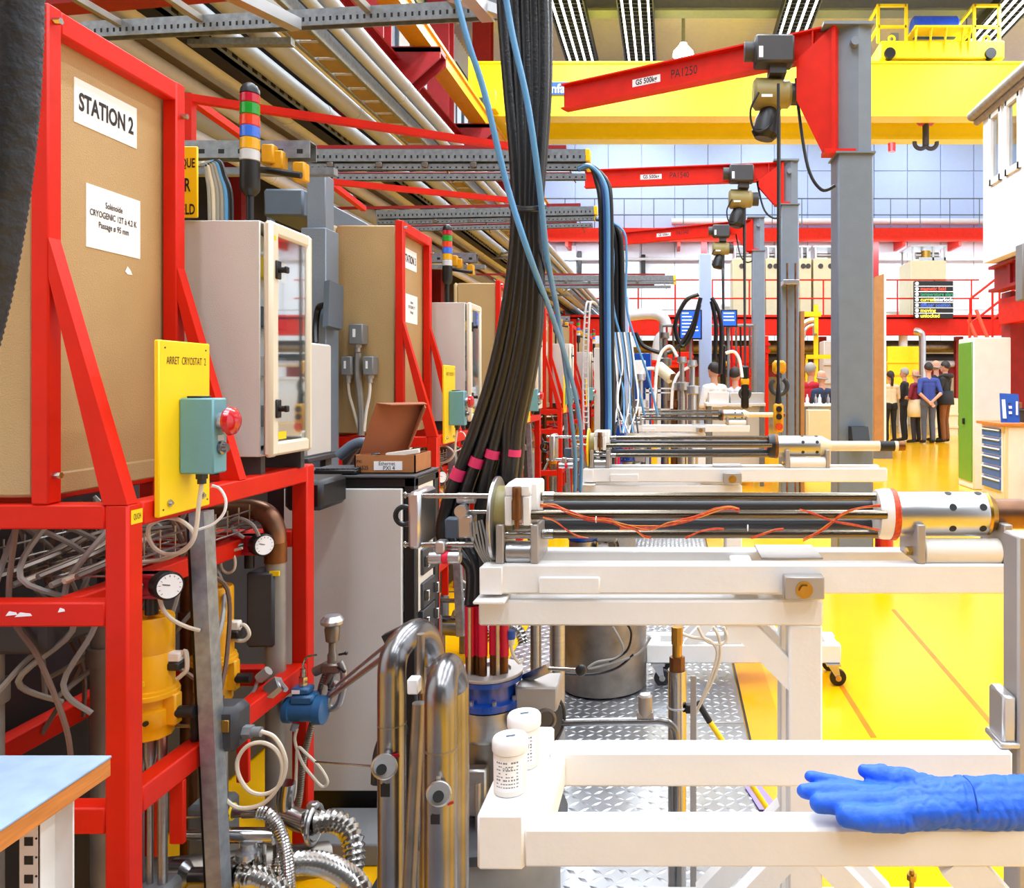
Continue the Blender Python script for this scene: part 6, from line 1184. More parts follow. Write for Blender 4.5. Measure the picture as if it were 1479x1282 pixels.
# pipes clamped to the middle post, black box on the near post
for n, x in enumerate((1137, 1149)):
    one('post_pipe', 'copper', 'thin upright copper pipe in front of the middle grey post, %s one' % ('left', 'right')[n], 'pipe', lambda m: m.cyl(V(P(x, 0, 9.1).x, 9.1, 0), P(x, 380, 9.1), 0.012, n=10))
one('post_clamp', 'alu', 'pale clamp block holding two copper pipes to the post', 'clamp', lambda m: m.rbox(P(1131, 0, 9.1).x, P(1154, 0, 9.1).x, 9.06, 9.3, P(0, 411, 9.1).z, P(0, 404, 9.1).z, 0.005))
one('side_board', 'wood_panel', 'narrow tan board standing right of the middle grey post', 'board', lambda m: m.rbox(P(1156, 0, 9.4).x, P(1162, 0, 9.4).x, 9.4, 10.2, 0.0, P(0, 449, 9.4).z, 0.004))
t = thing('post_socket_box', P(1241, 640, 5.5), 'black wedge shaped socket box at the foot of the nearest post', 'box')
a, b = P(1229, 638, 5.52), P(1253, 616, 5.52)
part(t, 'housing', 'black', lambda m: m.prism([V(a.x, 5.6, a.z), V(a.x, 5.45, a.z), V(a.x, 5.5, b.z), V(a.x, 5.6, b.z)], V(b.x - a.x, 0, 0)))
one('red_extinguisher', 'button_red', 'red cylinder standing at the foot of the nearest grey post', 'extinguisher', lambda m: m.lathe(V(P(1277, 0, 5.7).x, 5.7, 0), Z_, [(0, 0.06), (0.01, 0.065), (0.34, 0.065), (0.4, 0.04), (0.43, 0.02), (0.46, 0.02)]))
# ================================================================ benches and equipment in the middle distance
def boxt(name, lab, cat, m, x0, x1, y0, y1, Y, dep, extra=None, r=0.006, group=None):
    a, b = P(x0, y1, Y), P(x1, y0, Y)
    return one(name, m, lab, cat, lambda q: (q.rbox(a.x, b.x, Y, Y + dep, a.z, b.z, r), extra(q, a, b) if extra else None), group)
def bench(lab, x0, x1, ytop, Y, dep, m='white'):
    a, b = P(x0, ytop + 3, Y), P(x1, ytop, Y)
    t = thing('work_bench', (a.x, Y, 0), lab, 'bench')
    part(t, 'worktop', m, lambda q: q.rbox(a.x, b.x, Y, Y+dep, b.z-0.04, b.z, 0.005))
    for x in (a.x+0.02, b.x-0.07):
        for y in (Y+0.02, Y+dep-0.07): part(t, 'leg', 'mid_grey', lambda q: q.box(x, x+0.05, y, y+0.05, 0, b.z-0.04))
    part(t, 'modesty_panel', 'cabinet', lambda q: q.box(a.x+0.08, b.x-0.08, Y+0.05, Y+0.07, 0.12, b.z-0.05))
    return b.z
one('pale_blue_column', 'wall_blue', 'pale blue square column left of the farthest crane post', 'column', lambda m: (m.rbox(P(1010, 0, 12.0).x, P(1028, 0, 12.0).x, 12, 12.2, 0, P(0, 366, 12).z, 0.01)))
one('pale_blue_column', 'wall_blue', 'slim pale blue column behind the farther cable bundle', 'column', lambda m: m.rbox(P(901, 0, 8.6).x, P(908, 0, 8.6).x, 8.6, 8.66, 0, P(0, 428, 8.6).z, 0.004))
for n, (x0, x1, y0, y1) in enumerate(((983, 1012, 449, 488), (1043, 1063, 449, 470))):
    a, b = P(x0, y1, 11.5), P(x1, y0, 11.5)
    t = thing('display_screen', a, 'blue display screen %s the pale blue column' % ('left of', 'right of')[n], 'screen')
    part(t, 'casing', 'black', lambda m: m.rbox(a.x-0.02, b.x+0.02, 11.5, 11.56, a.z-0.02, b.z+0.02, 0.005))
    part(t, 'display', 'screen_blue', lambda m: m.box(a.x, b.x, 11.495, 11.5, a.z, b.z))
    part(t, 'display_rows', 'led_white', lambda m: [m.box(a.x+0.02, a.x + (b.x-a.x)*random.uniform(0.4, 0.95), 11.49, 11.495, b.z - 0.04 - q*0.05, b.z - 0.025 - q*0.05) for q in range(int((b.z-a.z)/0.055))])
    part(t, 'mast', 'mid_grey', lambda m: m.cyl(((a.x+b.x)/2, 11.6, 0), ((a.x+b.x)/2, 11.6, b.z), 0.02))
bz = bench('grey bench below the blue screens with white instruments', 1020, 1106, 582, 10.2, 0.7)
boxt('white_instrument', 'white instrument case on the bench below the right screen', 'instrument', 'white', 1024, 1053, 566, 582, 10.25, 0.3)
boxt('white_instrument', 'wide pale instrument case at the right end of that bench', 'instrument', 'cabinet', 1055, 1104, 567, 582, 10.25, 0.3)
bench('pale bench with bottles behind the nearest hoist pendant', 1160, 1209, 583, 11.6, 0.7)
for n, x in enumerate((1166, 1172, 1178, 1184, 1190, 1196)):
    one('lab_bottle', ('white', 'black', 'alu')[n % 3], '%s bottle on the pale bench behind the pendant, %s from the left' % (('white', 'black', 'silver')[n % 3], ORD[n]), 'bottle', lambda m: m.lathe(V(P(x, 0, 11.7).x, 11.7, P(0, 583, 11.6).z), Z_, [(0, 0.025), (0.08, 0.025), (0.11, 0.01), (0.14, 0.01)]), 'bottles on the pale bench')
boxt('under_bench_cabinet', 'pale cabinet with green stripe below the bottle bench', 'cabinet', 'cream', 1168, 1200, 592, 688, 11.3, 0.25)
one('yellow_stand', 'yellow', 'yellow gantry stand right of the middle grey post', 'stand', lambda m: (m.box(P(1176, 0, 14.5).x, P(1182, 0, 14.5).x, 14.5, 14.58, 0, P(0, 440, 14.5).z), m.box(P(1162, 0, 14.5).x, P(1186, 0, 14.5).x, 14.49, 14.6, P(0, 457, 14.5).z, P(0, 450, 14.5).z), m.box(P(1164, 0, 14.5).x, P(1200, 0, 14.5).x, 14.48, 14.6, P(0, 518, 14.5).z, P(0, 512, 14.5).z), m.box(P(1164, 0, 14.5).x, P(1167, 0, 14.5).x, 14.5, 14.58, 0, P(0, 512, 14.5).z)))
one('fan_grille', 'alu', 'curved silver fan guard under the yellow gantry rail', 'fan guard', lambda m: (m.bar(P(1175, 483, 14.3), P(1179, 483, 14.5), 0.04, 0.04), m.bar(P(1175, 483, 14.3), P(1175, 462, 14.3), 0.03, 0.03), m.torus(P(1175, 483, 14.3), Y_, 0.26, 0.05, a0=90, a1=200), m.torus(P(1175, 483, 14.3), Y_, 0.17, 0.03, a0=90, a1=200)))
one('silver_duct', 'pipe_white', 'white elbow duct curving down left of the blue screen', 'duct', lambda m: m.tube([P(905, 456, 13), P(935, 453, 13), P(952, 455, 13), P(961, 465, 13), P(961, 480, 13), P(952, 492, 13), P(948, 520, 13)], 0.09, 12))
one('silver_duct', 'alu', 'upright polished duct behind the group of people', 'duct', lambda m: m.tube([V(P(1332, 0, 20.5).x, 20.5, 0), P(1332, 520, 20.5), P(1332, 488, 20.5), P(1329, 480, 20.5), P(1322, 478, 20.6)], 0.09, 12))
one('tilted_canister', 'cream', 'cream cylinder tilted on the blue equipment frame', 'canister', lambda m: m.cyl(P(951, 530, 9.4), P(970, 546, 9.3), 0.075))
boxt('blue_cabinet', 'dark blue equipment cabinet behind the farther cable bundle', 'cabinet', 'blue_flange', 884, 902, 503, 747, 7.8, 0.3)
boxt('blue_cabinet', 'blue pump casing in the middle of the background equipment', 'cabinet', 'blue_flange', 916, 940, 510, 711, 9.6, 0.5)
boxt('white_control_box', 'white control box with print on the blue pump casing', 'control box', 'white', 917, 932, 520, 545, 9.4, 0.15)
boxt('grey_rack_unit', 'grey instrument rack left of the farther cable bundle', 'rack', 'cabinet', 858, 884, 502, 721, 9.0, 0.4)
def frame(m):
    for x in (935, 952, 995): m.box(P(x, 0, 9.2).x-0.02, P(x, 0, 9.2).x+0.02, 9.2, 9.24, 0, P(0, 560, 9.2).z)
    for y in (560, 566, 590): m.box(P(932, 0, 9.2).x, P(998, 0, 9.2).x, 9.2, 9.24, P(0, y + 2, 9.2).z, P(0, y, 9.2).z)
    m.box(P(932, 0, 9.2).x, P(998, 0, 9.2).x, 9.7, 9.74, P(0, 562, 9.2).z, P(0, 560, 9.2).z)
one('probe_stand', 'white', 'white slotted equipment stand behind the farthest trolley', 'stand', frame)
for n, (px, py, Y) in enumerate(((985, 535, 9.0), (1000, 540, 9.0), (960, 500, 10), (975, 560, 9.1), (925, 560, 9.0))):
    one('equipment_tower', ('brushed', 'alu', 'old_steel', 'bronze', 'alu')[n], '%s metal column standing among the background equipment' % ('brushed', 'bright', 'dull', 'bronze tinted', 'stubby bright')[n], 'column', lambda m: m.lathe(V(P(px, 0, Y).x, Y, 0), Z_, [(0, 0.05), (P(0, py+30, Y).z, 0.05), (P(0, py+28, Y).z, 0.09), (P(0, py+18, Y).z, 0.09), (P(0, py+16, Y).z, 0.03), (P(0, py-10, Y).z, 0.03), (P(0, py-12, Y).z, 0.06), (P(0, py-20, Y).z, 0.05)], 14))
for n, pts in enumerate(([(1009, 425), (990, 435), (975, 470), (985, 500), (1000, 480), (1010, 440)], [(1012, 430), (1000, 470), (980, 500), (960, 510), (930, 500), (918, 480)], [(1028, 430), (1038, 450), (1042, 480), (1040, 540)], [(1028, 435), (1034, 470), (1032, 520)])):
    one('black_loop_hose', 'rubber', 'black hose %s pale blue column' % ('looping wide left of the', 'sweeping down from the', 'hanging right of the', 'hanging close beside the')[n], 'hose', lambda m: m.tube([P(x, y, 11.0) for x, y in pts], 0.03, 8))
for n, pts in enumerate(([(945, 600), (948, 540), (955, 510), (968, 500), (978, 515)], [(970, 590), (972, 560), (980, 540), (995, 530)], [(1048, 510), (1060, 508), (1068, 520), (1072, 545)], [(930, 600), (925, 560), (930, 535), (945, 532)])):
    one('white_hose', 'paper', 'white curved hose among the background equipment, %s' % ('tallest', 'beside the stand', 'over the bench', 'left of the stand')[n], 'hose', lambda m: m.tube([P(x, y, 9.0) for x, y in pts], 0.018, 8))
t = thing('ladder_chain', P(845, 600, 6.4), 'pale plastic cable chain hanging beside the fourth rack', 'cable chain')
part(t, 'side_strip', 'pipe_white', lambda m: [m.tube([P(843 + q*7, 620, 6.4), P(842 + q*7, 520, 6.4), P(846 + q*6, 445, 6.4), P(852 + q*5, 436, 6.5), P(862, 440, 6.7)], 0.008, 6) for q in (0, 1)])
part(t, 'link', 'pipe_white', lambda m: [m.bar(P(843, 450 + q*8, 6.4), P(850, 450 + q*8, 6.4), 0.02, 0.01) for q in range(21)])
one('strap_rail', 'mid_grey', 'high steel rail carrying the straps behind the instrument bench', 'rail', lambda m: (m.cyl(P(955, 470, 12.5), P(1090, 470, 12.5), 0.025), m.cyl(V(P(1090, 0, 12.5).x, 12.5, 0), P(1090, 468, 12.5), 0.03), m.cyl(V(P(955, 0, 12.5).x, 12.5, 0), P(955, 468, 12.5), 0.03)))
for n in range(10):
    x = 1050 + n*6.5 if n < 6 else 700 + 0*n + 200 + n*9
    one('hanging_strap', ('black', 'valve_red', 'steel')[n % 3], '%s strap hanging at the back of the bench, %s along' % (('black', 'red', 'steel')[n % 3], ORD[n % 7]), 'strap', lambda m: m.cyl(P(x, 470, 12.5), P(x + 1, 520 + (n % 4)*12, 12.5), 0.016, n=6), 'straps at the back bench')
for n, (x0, x1, y0, y1, Y, mt, lab) in enumerate(((1085, 1110, 485, 520, 15, 'red', 'red machine guard behind the farthest crane post'), (1056, 1084, 500, 560, 16, 'red', 'red machine body in the far background left of post'), (1190, 1209, 492, 580, 16, 'cabinet', 'grey shelving unit beyond the yellow stand'), (940, 1000, 508, 530, 17, 'red', 'low red machine beam far behind the white duct'), (1282, 1330, 500, 560, 21.0, 'yellow', 'yellow machine frame beyond the standing group'), (1350, 1384, 575, 636, 20.5, 'cream', 'low cream cabinet behind the standing group'))):
    def ex(q, a, b):
        for z in (0.3, 0.6): q.box(a.x - 0.03, b.x + 0.03, Y - 0.03, Y, a.z + (b.z-a.z)*z, a.z + (b.z-a.z)*z + 0.05)
        q.box(a.x, a.x + 0.06, Y, Y + 0.06, 0, a.z); q.box(b.x - 0.06, b.x, Y, Y + 0.06, 0, a.z)
    boxt('far_machine', lab, 'machine', mt, x0, x1, y0, y1, Y, 0.5, ex, 0.01)
# ================================================================ people
import numpy as np
def seg_mesh(segs):
    mb = MB()
    for a, b, r0, r1, *_ in segs:
        a, b = Vector(a), Vector(b); d = b - a
        if d.length < 1e-6: d = V(0, 0, 1e-4); b = a + d
        u = d.normalized(); L = d.length
        pr = [(-r0*math.cos(R(q)), r0*math.sin(R(q))) for q in (8, 30, 55, 80)] + [(L + r1*math.sin(R(q)), r1*math.cos(R(q))) for q in (10, 35, 60, 82)]
        mb.lathe(a, u, pr, 14)
    return mb
def fused(mb, voxel, smooth=4):
    me = bpy.data.meshes.new('tmp'); me.from_pydata(mb.v, [], mb.f); me.update()
    ob = bpy.data.objects.new('tmp', me); col.objects.link(ob)
    m = ob.modifiers.new('r', 'REMESH'); m.mode = 'VOXEL'; m.voxel_size = voxel
    s = ob.modifiers.new('s', 'SMOOTH'); s.iterations = smooth; s.factor = 0.5
    dg = bpy.context.evaluated_depsgraph_get()
    out = bpy.data.meshes.new_from_object(ob.evaluated_get(dg))
    bpy.data.objects.remove(ob); bpy.data.meshes.remove(me)
    out.materials.clear()
    out.polygons.foreach_set('use_smooth', [True] * len(out.polygons))
    return out
def region_mats(me, segs, names):
    n = len(me.polygons); c = np.zeros(n*3); me.polygons.foreach_get('center', c); c = c.reshape(-1, 3)
    best = np.full(n, 1e9); lab = np.zeros(n, dtype=np.int32)
    for a, b, r0, r1, k in segs:
        a, b = np.array(a), np.array(b); d = b - a; t = np.clip(((c - a) @ d) / max(d @ d, 1e-9), 0, 1)
        dist = np.linalg.norm(c - (a + t[:, None]*d), axis=1) - (r0 + (r1-r0)*t)
        w_ = dist < best; best[w_] = dist[w_]; lab[w_] = names.index(k)
    me.polygons.foreach_set('material_index', lab)
def person(lab, px, yfeet, Y, yaw, hgt, shirt, pants, hair, arms='down', sleeve='short', shoes='shoe', bald=False, lean=0):
    mk = [(k, mat('cloth_%s_%d_%d_%d' % ((k,) + v), v, 0.8, var=0.08)) for k, v in (('shirt', shirt), ('pants', pants))]
    x = P(px, 0, Y).x; s = hgt / 1.76
    S = []
    A = lambda a, b, r0, r1, k: S.append((a, b, r0, r1, k))
    A((0, 0, 1.60), (0, 0.012, 1.665), 0.078, 0.088, 'skin'); A((0, 0.03, 1.575), (0, 0.045, 1.565), 0.055, 0.05, 'skin')
    A((0, 0.095, 1.615), (0, 0.112, 1.595), 0.010, 0.014, 'skin')
    for q in (-1, 1): A((q*0.083, 0.0, 1.62), (q*0.088, -0.008, 1.645), 0.012, 0.014, 'skin')
    A((0, -0.01, 1.42), (0, 0.0, 1.56), 0.058, 0.052, 'skin')
    for q in (-1, 1):
        A((q*0.06, -0.01, 1.36), (q*0.165, -0.015, 1.37), 0.085, 0.06, 'shirt'); A((q*0.06, 0.01, 1.27), (q*0.055, 0.0, 1.1), 0.105, 0.098, 'shirt')
        A((q*0.055, 0.0, 1.1), (q*0.062, 0.0, 0.96), 0.098, 0.108, 'shirt')
        A((q*0.07, -0.015, 0.93), (q*0.085, -0.01, 0.86), 0.105, 0.1, 'pants')
        A((q*0.088, 0.0, 0.86), (q*0.095, 0.02, 0.5), 0.09, 0.06, 'pants'); A((q*0.095, 0.02, 0.5), (q*0.1, -0.015, 0.11), 0.06, 0.052, 'pants')
        A((q*0.1, -0.02, 0.06), (q*0.11, 0.15, 0.035), 0.042, 0.034, 'shoe')
        sh = (q*0.185, -0.015, 1.365)
        if arms == 'down': el, wr = (q*0.235, -0.03, 1.1), (q*0.235, 0.05, 0.87)
        elif arms == 'behind': el, wr = (q*0.245, -0.1, 1.1), (q*0.045, -0.165, 0.92 + 0.02*q)
        elif arms == 'front': el, wr = (q*0.235, 0.02, 1.1), (q*0.08, 0.2, 1.08)
        else: el, wr = (q*0.24, 0.0, 1.1), (q*0.09, 0.16, 1.14 + 0.03*q)
        el, wr = Vector(el), Vector(wr); up = el + (Vector(sh) - el)*0.45
        A(sh, tuple(up), 0.06, 0.052, 'shirt'); A(tuple(up), tuple(el), 0.05, 0.043, 'shirt' if sleeve != 'none' else 'skin')
        A(tuple(el), tuple(wr), 0.042, 0.03, 'shirt' if sleeve == 'long' else 'skin')
        d = (wr - el).normalized(); sd = d.cross(V(0, 1, 0)); sd = (sd if sd.length > 0.2 else d.cross(V(1, 0, 0))).normalized(); nn = d.cross(sd)
        A(tuple(wr), tuple(wr + d*0.065), 0.026, 0.03, 'skin')
        for f in range(4):
            b0 = wr + d*0.075 + sd*(0.02*(f - 1.5)*1.0); ln = (0.055, 0.068, 0.072, 0.06)[f]
            A(tuple(b0), tuple(b0 + d*ln*0.6 + nn*0.008), 0.011, 0.01, 'skin'); A(tuple(b0 + d*ln*0.6 + nn*0.008), tuple(b0 + d*ln*0.95 + nn*0.024), 0.01, 0.0095, 'skin')
        A(tuple(wr + d*0.03 + sd*0.026), tuple(wr + d*0.07 + sd*0.05 + nn*0.015), 0.012, 0.0105, 'skin')
    M = Matrix.Translation((x, Y, 0)) @ Matrix.Rotation(R(yaw), 4, 'Z') @ Matrix.Scale(s, 4)
    me = fused(seg_mesh(S), 0.011, 3)
    names = ['skin', 'shirt', 'pants', 'shoe']
    region_mats(me, S, names)
    for k in names: me.materials.append({'skin': MATS['skin'], 'shirt': mk[0][1], 'pants': mk[1][1], 'shoe': MATS[shoes]}[k])
    root = thing('person', (x, Y, 0), lab, 'person')
    root.rotation_euler = (0, 0, R(yaw)); root.scale = (s, s, s)
    b = bpy.data.objects.new('body', me); col.objects.link(b); b.parent = root
    def child(nm, mb, mt, sm=True):
        m2 = bpy.data.meshes.new(nm); m2.from_pydata(mb.v, [], mb.f); m2.update(); m2.materials.append(MATS[mt] if isinstance(mt, str) else mt)
        m2.polygons.foreach_set('use_smooth', [True]*len(m2.polygons))
        o = bpy.data.objects.new(nm, m2); col.objects.link(o); o.parent = root
    hm = MB()
    if bald: hm.tube([V(0.089, 0.03, 1.615), V(0.09, -0.03, 1.61), V(0.06, -0.075, 1.6), V(0, -0.09, 1.595), V(-0.06, -0.075, 1.6), V(-0.09, -0.03, 1.61), V(-0.089, 0.03, 1.615)], 0.017, 8)
    else:
        n, m_ = 18, 8
        for j in range(m_ + 1):
            for i in range(n):
                ph = 2*math.pi*i/n; back = 0.5 - 0.5*math.sin(ph)
                th = (0.40 + 0.30*back) * math.pi * j / m_
                hm.v.append(V(0.096*math.sin(th)*math.cos(ph), -0.008 + 0.108*math.sin(th)*math.sin(ph), 1.655 + 0.118*math.cos(th)))
        for j in range(m_):
            for i in range(n): hm.f.append((j*n+i, (j+1)*n+i, (j+1)*n+(i+1) % n, j*n+(i+1) % n))
    child('hair', hm, hair)
    e = MB(); [e.sphere((q*0.032, 0.083, 1.625), 0.009, 8, 6) for q in (-1, 1)]; child('eyes', e, 'ink')
    mo = MB(); mo.sphere((0, 0.092, 1.562), 0.02, 8, 6, (1.1, 0.35, 0.25)); child('mouth', mo, 'valve_red')
    return root, child, mk
GR = [('person in a cream jumper and black trousers at the left of the group', 1286, 637, 18.0, 12, 1.62, (226, 206, 170), (26, 26, 28), 'hair_dark', 'front', 'long', False),
      ('person with grey hair in a black shirt facing left in the group', 1306, 634, 18.5, 60, 1.7, (34, 34, 36), (38, 38, 42), 'hair_grey', 'front', 'short', False),
      ('bald person in a maroon shirt with a beige jacket round the waist', 1323, 636, 17.9, 40, 1.66, (130, 34, 56), (44, 44, 52), 'hair_grey', 'front', 'short', True),
      ('person in a blue T-shirt with hands clasped behind the back', 1341, 640, 17.7, 4, 1.80, (52, 72, 150), (84, 92, 110), 'hair_dark', 'behind', 'short', False),
      ('tall bald person in black half hidden behind the blue T-shirt', 1352, 634, 18.4, 10, 1.88, (36, 36, 40), (30, 30, 34), 'hair_grey', 'down', 'long', True),
      ('person in a black hooded jacket and brown trousers at the right of the group', 1365, 638, 18.0, 50, 1.84, (38, 38, 38), (132, 82, 40), 'hair_dark', 'front', 'long', False),
      ('person in a red shirt standing behind the bottle bench', 1171, 0, 12.9, -50, 1.66, (190, 24, 44), (40, 44, 60), 'hair_grey', 'front', 'short', False),
      ('bald person in a navy shirt leaning at the bottle bench', 1187, 0, 12.6, 30, 1.54, (34, 52, 86), (40, 44, 60), 'hair_grey', 'front', 'short', True),
      ('person with dark hair in a white shirt behind the instrument bench', 1031, 0, 11.3, 40, 1.62, (230, 232, 236), (50, 56, 70), 'hair_dark', 'front', 'short', False),
      ('person with dark hair partly hidden behind the farthest crane post', 1062, 0, 11.6, -20, 1.56, (214, 214, 220), (50, 56, 70), 'hair_dark', 'front', 'short', False)]
for lab, px, yf, Y, yaw, hg, sh, pa, hr, ar, sl, bald in GR:
    root, child, mk = person(lab, px, yf, Y, yaw, hg, sh, pa, hr, ar, sl, bald=bald)
    if 'hooded' in lab:
        h = MB(); h.tube([V(-0.11, 0.06, 1.42), V(-0.12, -0.04, 1.45), V(-0.06, -0.12, 1.44), V(0.06, -0.12, 1.44), V(0.12, -0.04, 1.45), V(0.11, 0.06, 1.42)], 0.05, 10); child('hood', h, mk[0][1])
        h = MB(); h.lathe((0, 0, 0.82), Z_, [(0, 0.19), (0.01, 0.195), (0.3, 0.17)], 18)
        child('jacket_hem', h, mk[0][1])
    if 'jacket round' in lab:
        h = MB(); h.lathe((0, 0.0, 0.62), Z_, [(0, 0.16), (0.02, 0.2), (0.2, 0.2), (0.4, 0.17), (0.42, 0.15)], 12); child('tied_jacket', h, 'cream')
    if 'cream' in lab:
        h = MB(); h.tube([V(0, -0.09, 1.64), V(0, -0.11, 1.56), V(0, -0.1, 1.48), V(0, -0.08, 1.4)], 0.035, 8); child('long_hair', h, 'hair_dark')
# ================================================================ white cabinet with black frame between the racks
def q(x, Y=2.36): return (x - CX)*Y/F
def z_(y, Y=2.36): return H - (y - CY)*Y/F
t = thing('equipment_cabinet', (-0.97, 2.5, 0), 'black framed equipment cabinet with a pale grey door between the racks', 'cabinet')
XL, XRr = q(385), q(600)
part(t, 'carcass', 'black', lambda m: (m.rbox(XL, q(412), 2.36, 2.6, 0.0, z_(690), 0.004), m.rbox(q(583), XRr, 2.36, 2.39, 0, z_(690), 0.004), m.rbox(XL, XRr, 2.36, 2.6, z_(704), z_(690), 0.004), m.rbox(XL, XRr, 2.37, 2.6, 0, z_(1142), 0.004), m.rbox(XRr-0.03, XRr, 2.56, 2.6, 0, z_(692), 0.003), m.box(XL, XRr, 2.59, 2.6, 0.1, z_(704))))
part(t, 'door', 'cabinet', lambda m: m.rbox(q(412), q(582), 2.35, 2.365, z_(1140), z_(705), 0.003))
part(t, 'top_plate', 'dark_grey', lambda m: m.rbox(XL, XRr, 2.355, 2.61, z_(690), z_(687), 0.001))
for n, y in enumerate((800, 850, 890)): 
    md = part(t, 'module', 'dark_grey', lambda m: m.rbox(XRr-0.06, XRr+0.006, 2.42, 2.54, z_(y + 38), z_(y), 0.003))
    part(md, 'module_handle', 'steel', lambda m: (m.rbox(XRr+0.006, XRr+0.022, 2.425, 2.437, z_(y + 26), z_(y + 10), 0.002), m.rbox(XRr+0.006, XRr+0.022, 2.522, 2.534, z_(y + 26), z_(y + 10), 0.002)))
part(t, 'inner_plate', 'nylon', lambda m: m.rbox(XRr-0.05, XRr-0.004, 2.40, 2.55, z_(890), z_(700), 0.003))
# cardboard box
bx0, bx1, bz0, bz1 = q(512, 2.42), q(600, 2.42), z_(687) + 0.0005, z_(687) + 0.056
t = thing('cardboard_box', (bx0, 2.45, bz0), 'open cardboard box with a raised lid on the black framed cabinet', 'box')
def cb(m):
    m.box(bx0, bx1, 2.42, 2.424, bz0, bz1); m.box(bx0, bx1, 2.576, 2.58, bz0, bz1); m.box(bx0, bx0+0.004, 2.42, 2.58, bz0, bz1); m.box(bx1-0.004, bx1, 2.42, 2.58, bz0, bz1); m.box(bx0, bx1, 2.42, 2.58, bz0, bz0+0.003)
part(t, 'tray', 'cardboard', cb)
lx0, lx1 = bx0, q(570, 2.42)
part(t, 'lid', 'cardboard_dark', lambda m: (m.prism([V(bx0, 2.46, bz1), V(bx0+0.11, 2.58, bz1), V(bx0+0.16, 2.58, bz1+0.155), V(bx0+0.05, 2.46, bz1+0.155)], V(0.002, -0.004, 0)), m.prism([V(bx0+0.05, 2.46, bz1+0.155), V(bx0+0.16, 2.58, bz1+0.155), V(bx0+0.175, 2.57, bz1+0.15), V(bx0+0.1, 2.45, bz1+0.15)], V(0, 0, 0.003)), m.prism([V(bx0+0.11, 2.575, bz1), V(bx0+0.16, 2.575, bz1+0.155), V(bx0+0.178, 2.54, bz1+0.14), V(bx0+0.125, 2.53, bz1+0.01)], V(0.003, 0, 0))))
part(t, 'packing', 'nylon', lambda m: m.bar(V(bx0+0.08, 2.47, bz1-0.004), V(bx1-0.01, 2.49, bz1+0.008), 0.04, 0.012))
lb = part(t, 'label', 'paper', lambda m: m.box(q(540, 2.42), q(581, 2.42), 2.4188, 2.42, bz0+0.01, bz0+0.037))
text('Ethernet', 0.016, V(q(559, 2.42), 2.4188, bz0+0.030), X_, Z_, 'ink', lb, sx=0.9)
text('PXI 4', 0.018, V(q(562, 2.42), 2.4188, bz0+0.016), X_, Z_, 'ink', lb, sx=0.9)
hw = part(t, 'handwriting', 'ink', lambda m: m.box(q(514, 2.42), q(514.5, 2.42), 2.4192, 2.42, bz0+0.03, bz0+0.031))
text('26525', 0.017, V(q(524, 2.42), 2.4195, bz0+0.017), X_, Z_, 'ink', hw, sx=0.85)
text('PXI', 0.014, V(q(519, 2.42), 2.4195, bz0+0.036), X_, Z_, 'ink', hw, sx=0.8)
t = thing('keyboard', (q(483), 2.42, z_(687)), 'black keyboard lying beside the cardboard box', 'keyboard')
part(t, 'case', 'black', lambda m: m.rbox(q(448), q(510), 2.38, 2.5, z_(687)+0.0005, z_(687)+0.016, 0.004))
part(t, 'key', 'dark_grey', lambda m: [m.rbox(q(450) + k*0.0155, q(450) + k*0.0155 + 0.0135, 2.385 + r*0.021, 2.385 + r*0.021 + 0.018, z_(687)+0.016, z_(687)+0.02, 0.001) for k in range(8) for r in range(5)])
one('cable_roll', 'slate', 'rolled grey and blue hose resting behind the keyboard', 'hose', lambda m: m.tube([V(q(448), 2.56, z_(668)), V(q(470), 2.57, z_(650)), V(q(490), 2.57, z_(648)), V(q(505), 2.56, z_(668))], 0.018, 10))
one('black_bin', 'black', 'black plastic bin hung under the end of the nearest rack', 'bin', lambda m: m.rbox(P(409, 0, 2.16).x, P(465, 0, 2.16).x, 2.16, 2.33, P(0, 738, 2.16).z, P(0, 694, 2.16).z, 0.012))
t = thing('desktop_computer', (-1.3, 2.9, 0.9), 'silver desktop computer standing behind the nearest glazed cabinet', 'computer')
part(t, 'case', 'cabinet', lambda m: m.rbox(-1.42, -1.26, 2.75, 2.95, P(0, 655, 2.9).z, P(0, 497, 2.9).z, 0.006))
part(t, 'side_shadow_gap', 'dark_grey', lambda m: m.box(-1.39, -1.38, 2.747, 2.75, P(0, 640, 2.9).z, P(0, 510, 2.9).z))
one('computer_shelf', 'dark_grey', 'dark shelf carrying the silver desktop computer', 'shelf', lambda m: (m.rbox(-1.5, -1.24, 2.72, 3.0, P(0, 662, 2.9).z, P(0, 655, 2.9).z, 0.003), m.box(-1.48, -1.46, 2.9, 2.95, 0, P(0, 662, 2.9).z), m.box(-1.28, -1.26, 2.9, 2.95, 0, P(0, 662, 2.9).z)))
t = thing('flat_monitor', (-1.3, 2.95, 1.4), 'dark flat monitor seen edge on above the silver computer', 'monitor')
part(t, 'panel', 'slate', lambda m: m.prism([P(466, 472, 2.95), P(474, 470, 2.95), P(476, 404, 2.95), P(468, 406, 2.95)], V(-0.03, 0.2, 0)))
part(t, 'arm', 'black', lambda m: (m.tube([P(470, 440, 3.0), P(460, 445, 3.05), P(456, 470, 3.05), P(456, 497, 3.0)], 0.012, 8)))
